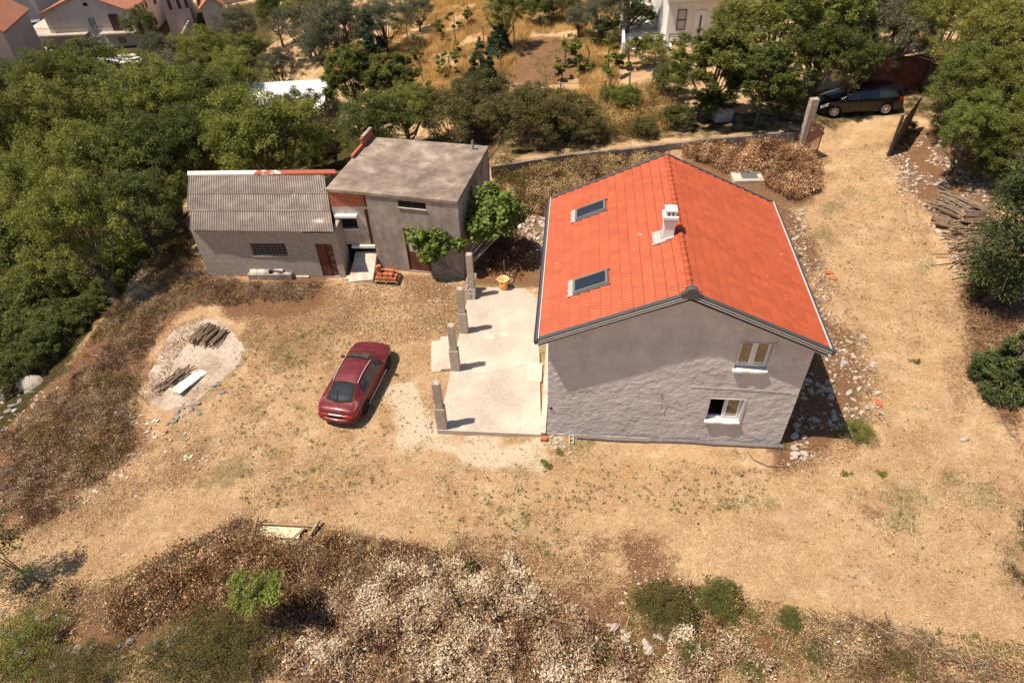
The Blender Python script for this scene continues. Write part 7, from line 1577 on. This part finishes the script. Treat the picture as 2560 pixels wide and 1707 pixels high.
grass([(1330,60),(1420,110),(1420,250),(1330,250)],16000,.4,.016,'gold','golden_grass','dry grass between soil plot and pergola',7,1.4,.40,.5)
grass([(1250,90),(1345,90),(1320,195),(1170,195)],4000,.16,.02,'bright','green_weeds','pale green weeds on the bare soil plot',8,.8,.60,.7)
grass([(0,700),(200,600),(330,560),(250,700),(100,860),(0,920)],26000,.3,.014,'tan','undergrowth_grass','tall dry grass on the shaded left bank',9,1.2,.50,.5)
grass([(620,1430),(1300,1280),(1500,1330),(1900,1420),(1860,1568),(700,1568)],16000,.16,.009,'straw','dry_grass','tufts of straw between the cream brush',10,.8,.50,.7)
grass([(1000,250),(1500,240),(1560,300),(1400,330),(1130,370)],16000,.3,.012,'tan','dry_grass','dry grass beneath the brambles behind the retaining wall',11,1.,.45,.5)
grass([(1890,290),(2060,270),(2060,340),(1890,350)],9000,.06,.009,'straw','dry_grass','straw grass beside the black estate car',12,1.,.4,1.)
def flakes(poly,n,size,m_,nm,lab,seed,asp=.35,dens=None,thr_=.5,avoid=[],cat='straw',dz=0.):
    rg_=np.random.RandomState(seed+700); xy=scatter([(p.x,p.y) for p in Dpoly(poly)],n,rg_)
    if dens: xy=xy[fbm(xy[:,0],xy[:,1],dens,seed)+rg_.uniform(-.1,.1,len(xy))>thr_]
    for a in avoid: xy=xy[~inpoly(xy[:,0],xy[:,1],a)]
    P=np.column_stack([xy,ghv(xy[:,0],xy[:,1])+.012+dz+.03*rg_.rand(len(xy))]); V,F,t=leaves(P,size,asp,rg_,.9); return tag(link(nm,fmesh(nm,V,F,LM_[m_],tint=t)),lab,cat,kind='stuff')
flakes(yard,30000,.085,'straw','straw_litter','bleached straw lying over the mown yard',1,.16,1.1,.40,[hsp,slp,padp]+chk)
flakes(yard,14000,.035,'rusty','leaf_litter','small brown dead leaves scattered over the yard',2,.6,1.0,.5,[hsp,slp,padp],'leaf litter')
flakes([(325,915),(345,840),(400,750),(470,725),(450,770),(400,830),(380,900),(345,940)],2600,.06,'rusty','leaf_litter','brown leaves blown over the left edge of the concrete pad',11,.5,.7,.42,[],'leaf litter',.05)
flakes([(330,900),(430,730),(560,770),(560,850),(440,940)],900,.05,'tan','leaf_litter','scattered dry leaves on the concrete pad',12,.5,.7,.48,[],'leaf litter',.05)
def weeds(poly,nc,nm,lab,seed,m_='weed',rad=.10,nl=12,size=.055,dens=None,thr_=.5,avoid=[]):
    rg_=np.random.RandomState(seed+900); xy=scatter([(p.x,p.y) for p in Dpoly(poly)],nc,rg_)
    if dens: xy=xy[fbm(xy[:,0],xy[:,1],dens,seed)+rg_.uniform(-.1,.1,len(xy))>thr_]
    for a in avoid: xy=xy[~inpoly(xy[:,0],xy[:,1],a)]
    n=len(xy); R_=rad*rg_.uniform(.4,1.5,n)**1.3; k=np.repeat(np.arange(n),nl); o_=rg_.normal(size=(len(k),2))*R_[k,None]*.6; P=np.column_stack([xy[k]+o_,ghv(xy[k,0],xy[k,1])+.02+.06*rg_.rand(len(k))])
    V,F,t=leaves(P,size,.4,rg_,.5); return tag(link(nm,fmesh(nm,V,F,LM_[m_],tint=t)),lab,'weeds',kind='stuff')
LM_['weed']=leafmat('weed_leaf',[(0,(.06,.085,.025)),(.5,(.13,.16,.05)),(1,(.26,.26,.10))])
weeds(yard,1500,'green_weeds','small green weeds dotted over the straw yard',1,dens=1.6,thr_=.52,avoid=[hsp,slp,padp],rad=.07,nl=8)
weeds([(560,780),(780,740),(900,900),(880,1120),(560,1180),(480,950)],420,'green_weeds','green weeds around the wine red car',2,rad=.10)
weeds([(1000,1080),(1300,1100),(1350,1300),(1000,1220)],130,'green_weeds','scattered green weeds below the terrace',6,rad=.08)
weeds([(1900,1100),(2340,1040),(2340,1400),(1950,1380)],150,'green_weeds','scattered green weeds at the lower right of the yard',7,rad=.06,nl=7,size=.04)
weeds([(1940,380),(2180,450),(2240,900),(1960,760)],110,'green_weeds','scattered green weeds on the track right of the house',8,rad=.06,nl=7,size=.04)
weeds([(1300,1060),(1800,1080),(1700,1180),(1300,1180)],160,'green_weeds','green weeds in front of the grey gable wall',3,rad=.07)
weeds([(1440,1370),(2352,1470),(2352,1568),(1440,1568)],260,'green_weeds','green sprigs through the scrub along the bottom right',31,'mid',rad=.2,nl=22,size=.06)
weeds([(620,1470),(950,1280),(1260,1390),(1480,1568),(680,1568)],90,'green_weeds','green sprigs growing through the cream brush',32,'mid',rad=.25,nl=24,size=.06)
weeds([(200,870),(330,860),(320,1040),(120,1180),(0,1200),(60,980)],160,'green_weeds','green sprigs on the left bank',33,'weed',rad=.25,nl=24,size=.06)
flakes([(0,1330),(250,1330),(560,1190),(960,1250),(1200,1330),(1700,1370),(2352,1480),(2352,1568),(0,1568)],60000,.07,'tan','leaf_litter','tan dead leaves covering the ground along the bottom',3,.55,1.2,.42,[],'leaf litter')
flakes([(820,640),(1060,650),(1090,760),(880,800),(780,760)],7000,.06,'rusty','leaf_litter','brown leaves in front of the outbuilding',4,.6,None,.5,[slp],'leaf litter')
flakes([(1770,470),(1850,500),(2000,790),(2040,920),(1960,1060),(1780,1080)],16000,.06,'rusty','leaf_litter','brown leaves between the rubble right of the house',5,.6,.8,.42,[hsp],'leaf litter')
for i,(px,py,l) in enumerate([(1280,1042,'small bright green weed below the corner of the terrace'),(1255,1068,'yellowish green weed a little lower than the terrace corner weed'),(1797,1027,'small green plant at the right foot of the gable wall'),(2022,1088,'dark green weed right of the curved branch'),(1250,1262-200,'green weed in the straw below the terrace'),(1940,1090,'small green weed below the round bush'),(2100,830,'tuft of green on the track right of the house'),(1830,590,'green plant at the right eave among rubble')]):
    g=T(px,py); rg_=np.random.RandomState(i); cl=np.array([(rg_.normal()*.08,rg_.normal()*.08,.06,.08) for _ in range(6)]); o=link('weed_plant',crown_mesh('weed_plant',cl,170,.06,.4,LM_['bright' if i<3 else 'mid'],rg_)); o.location=g; tag(o,l,'weed')
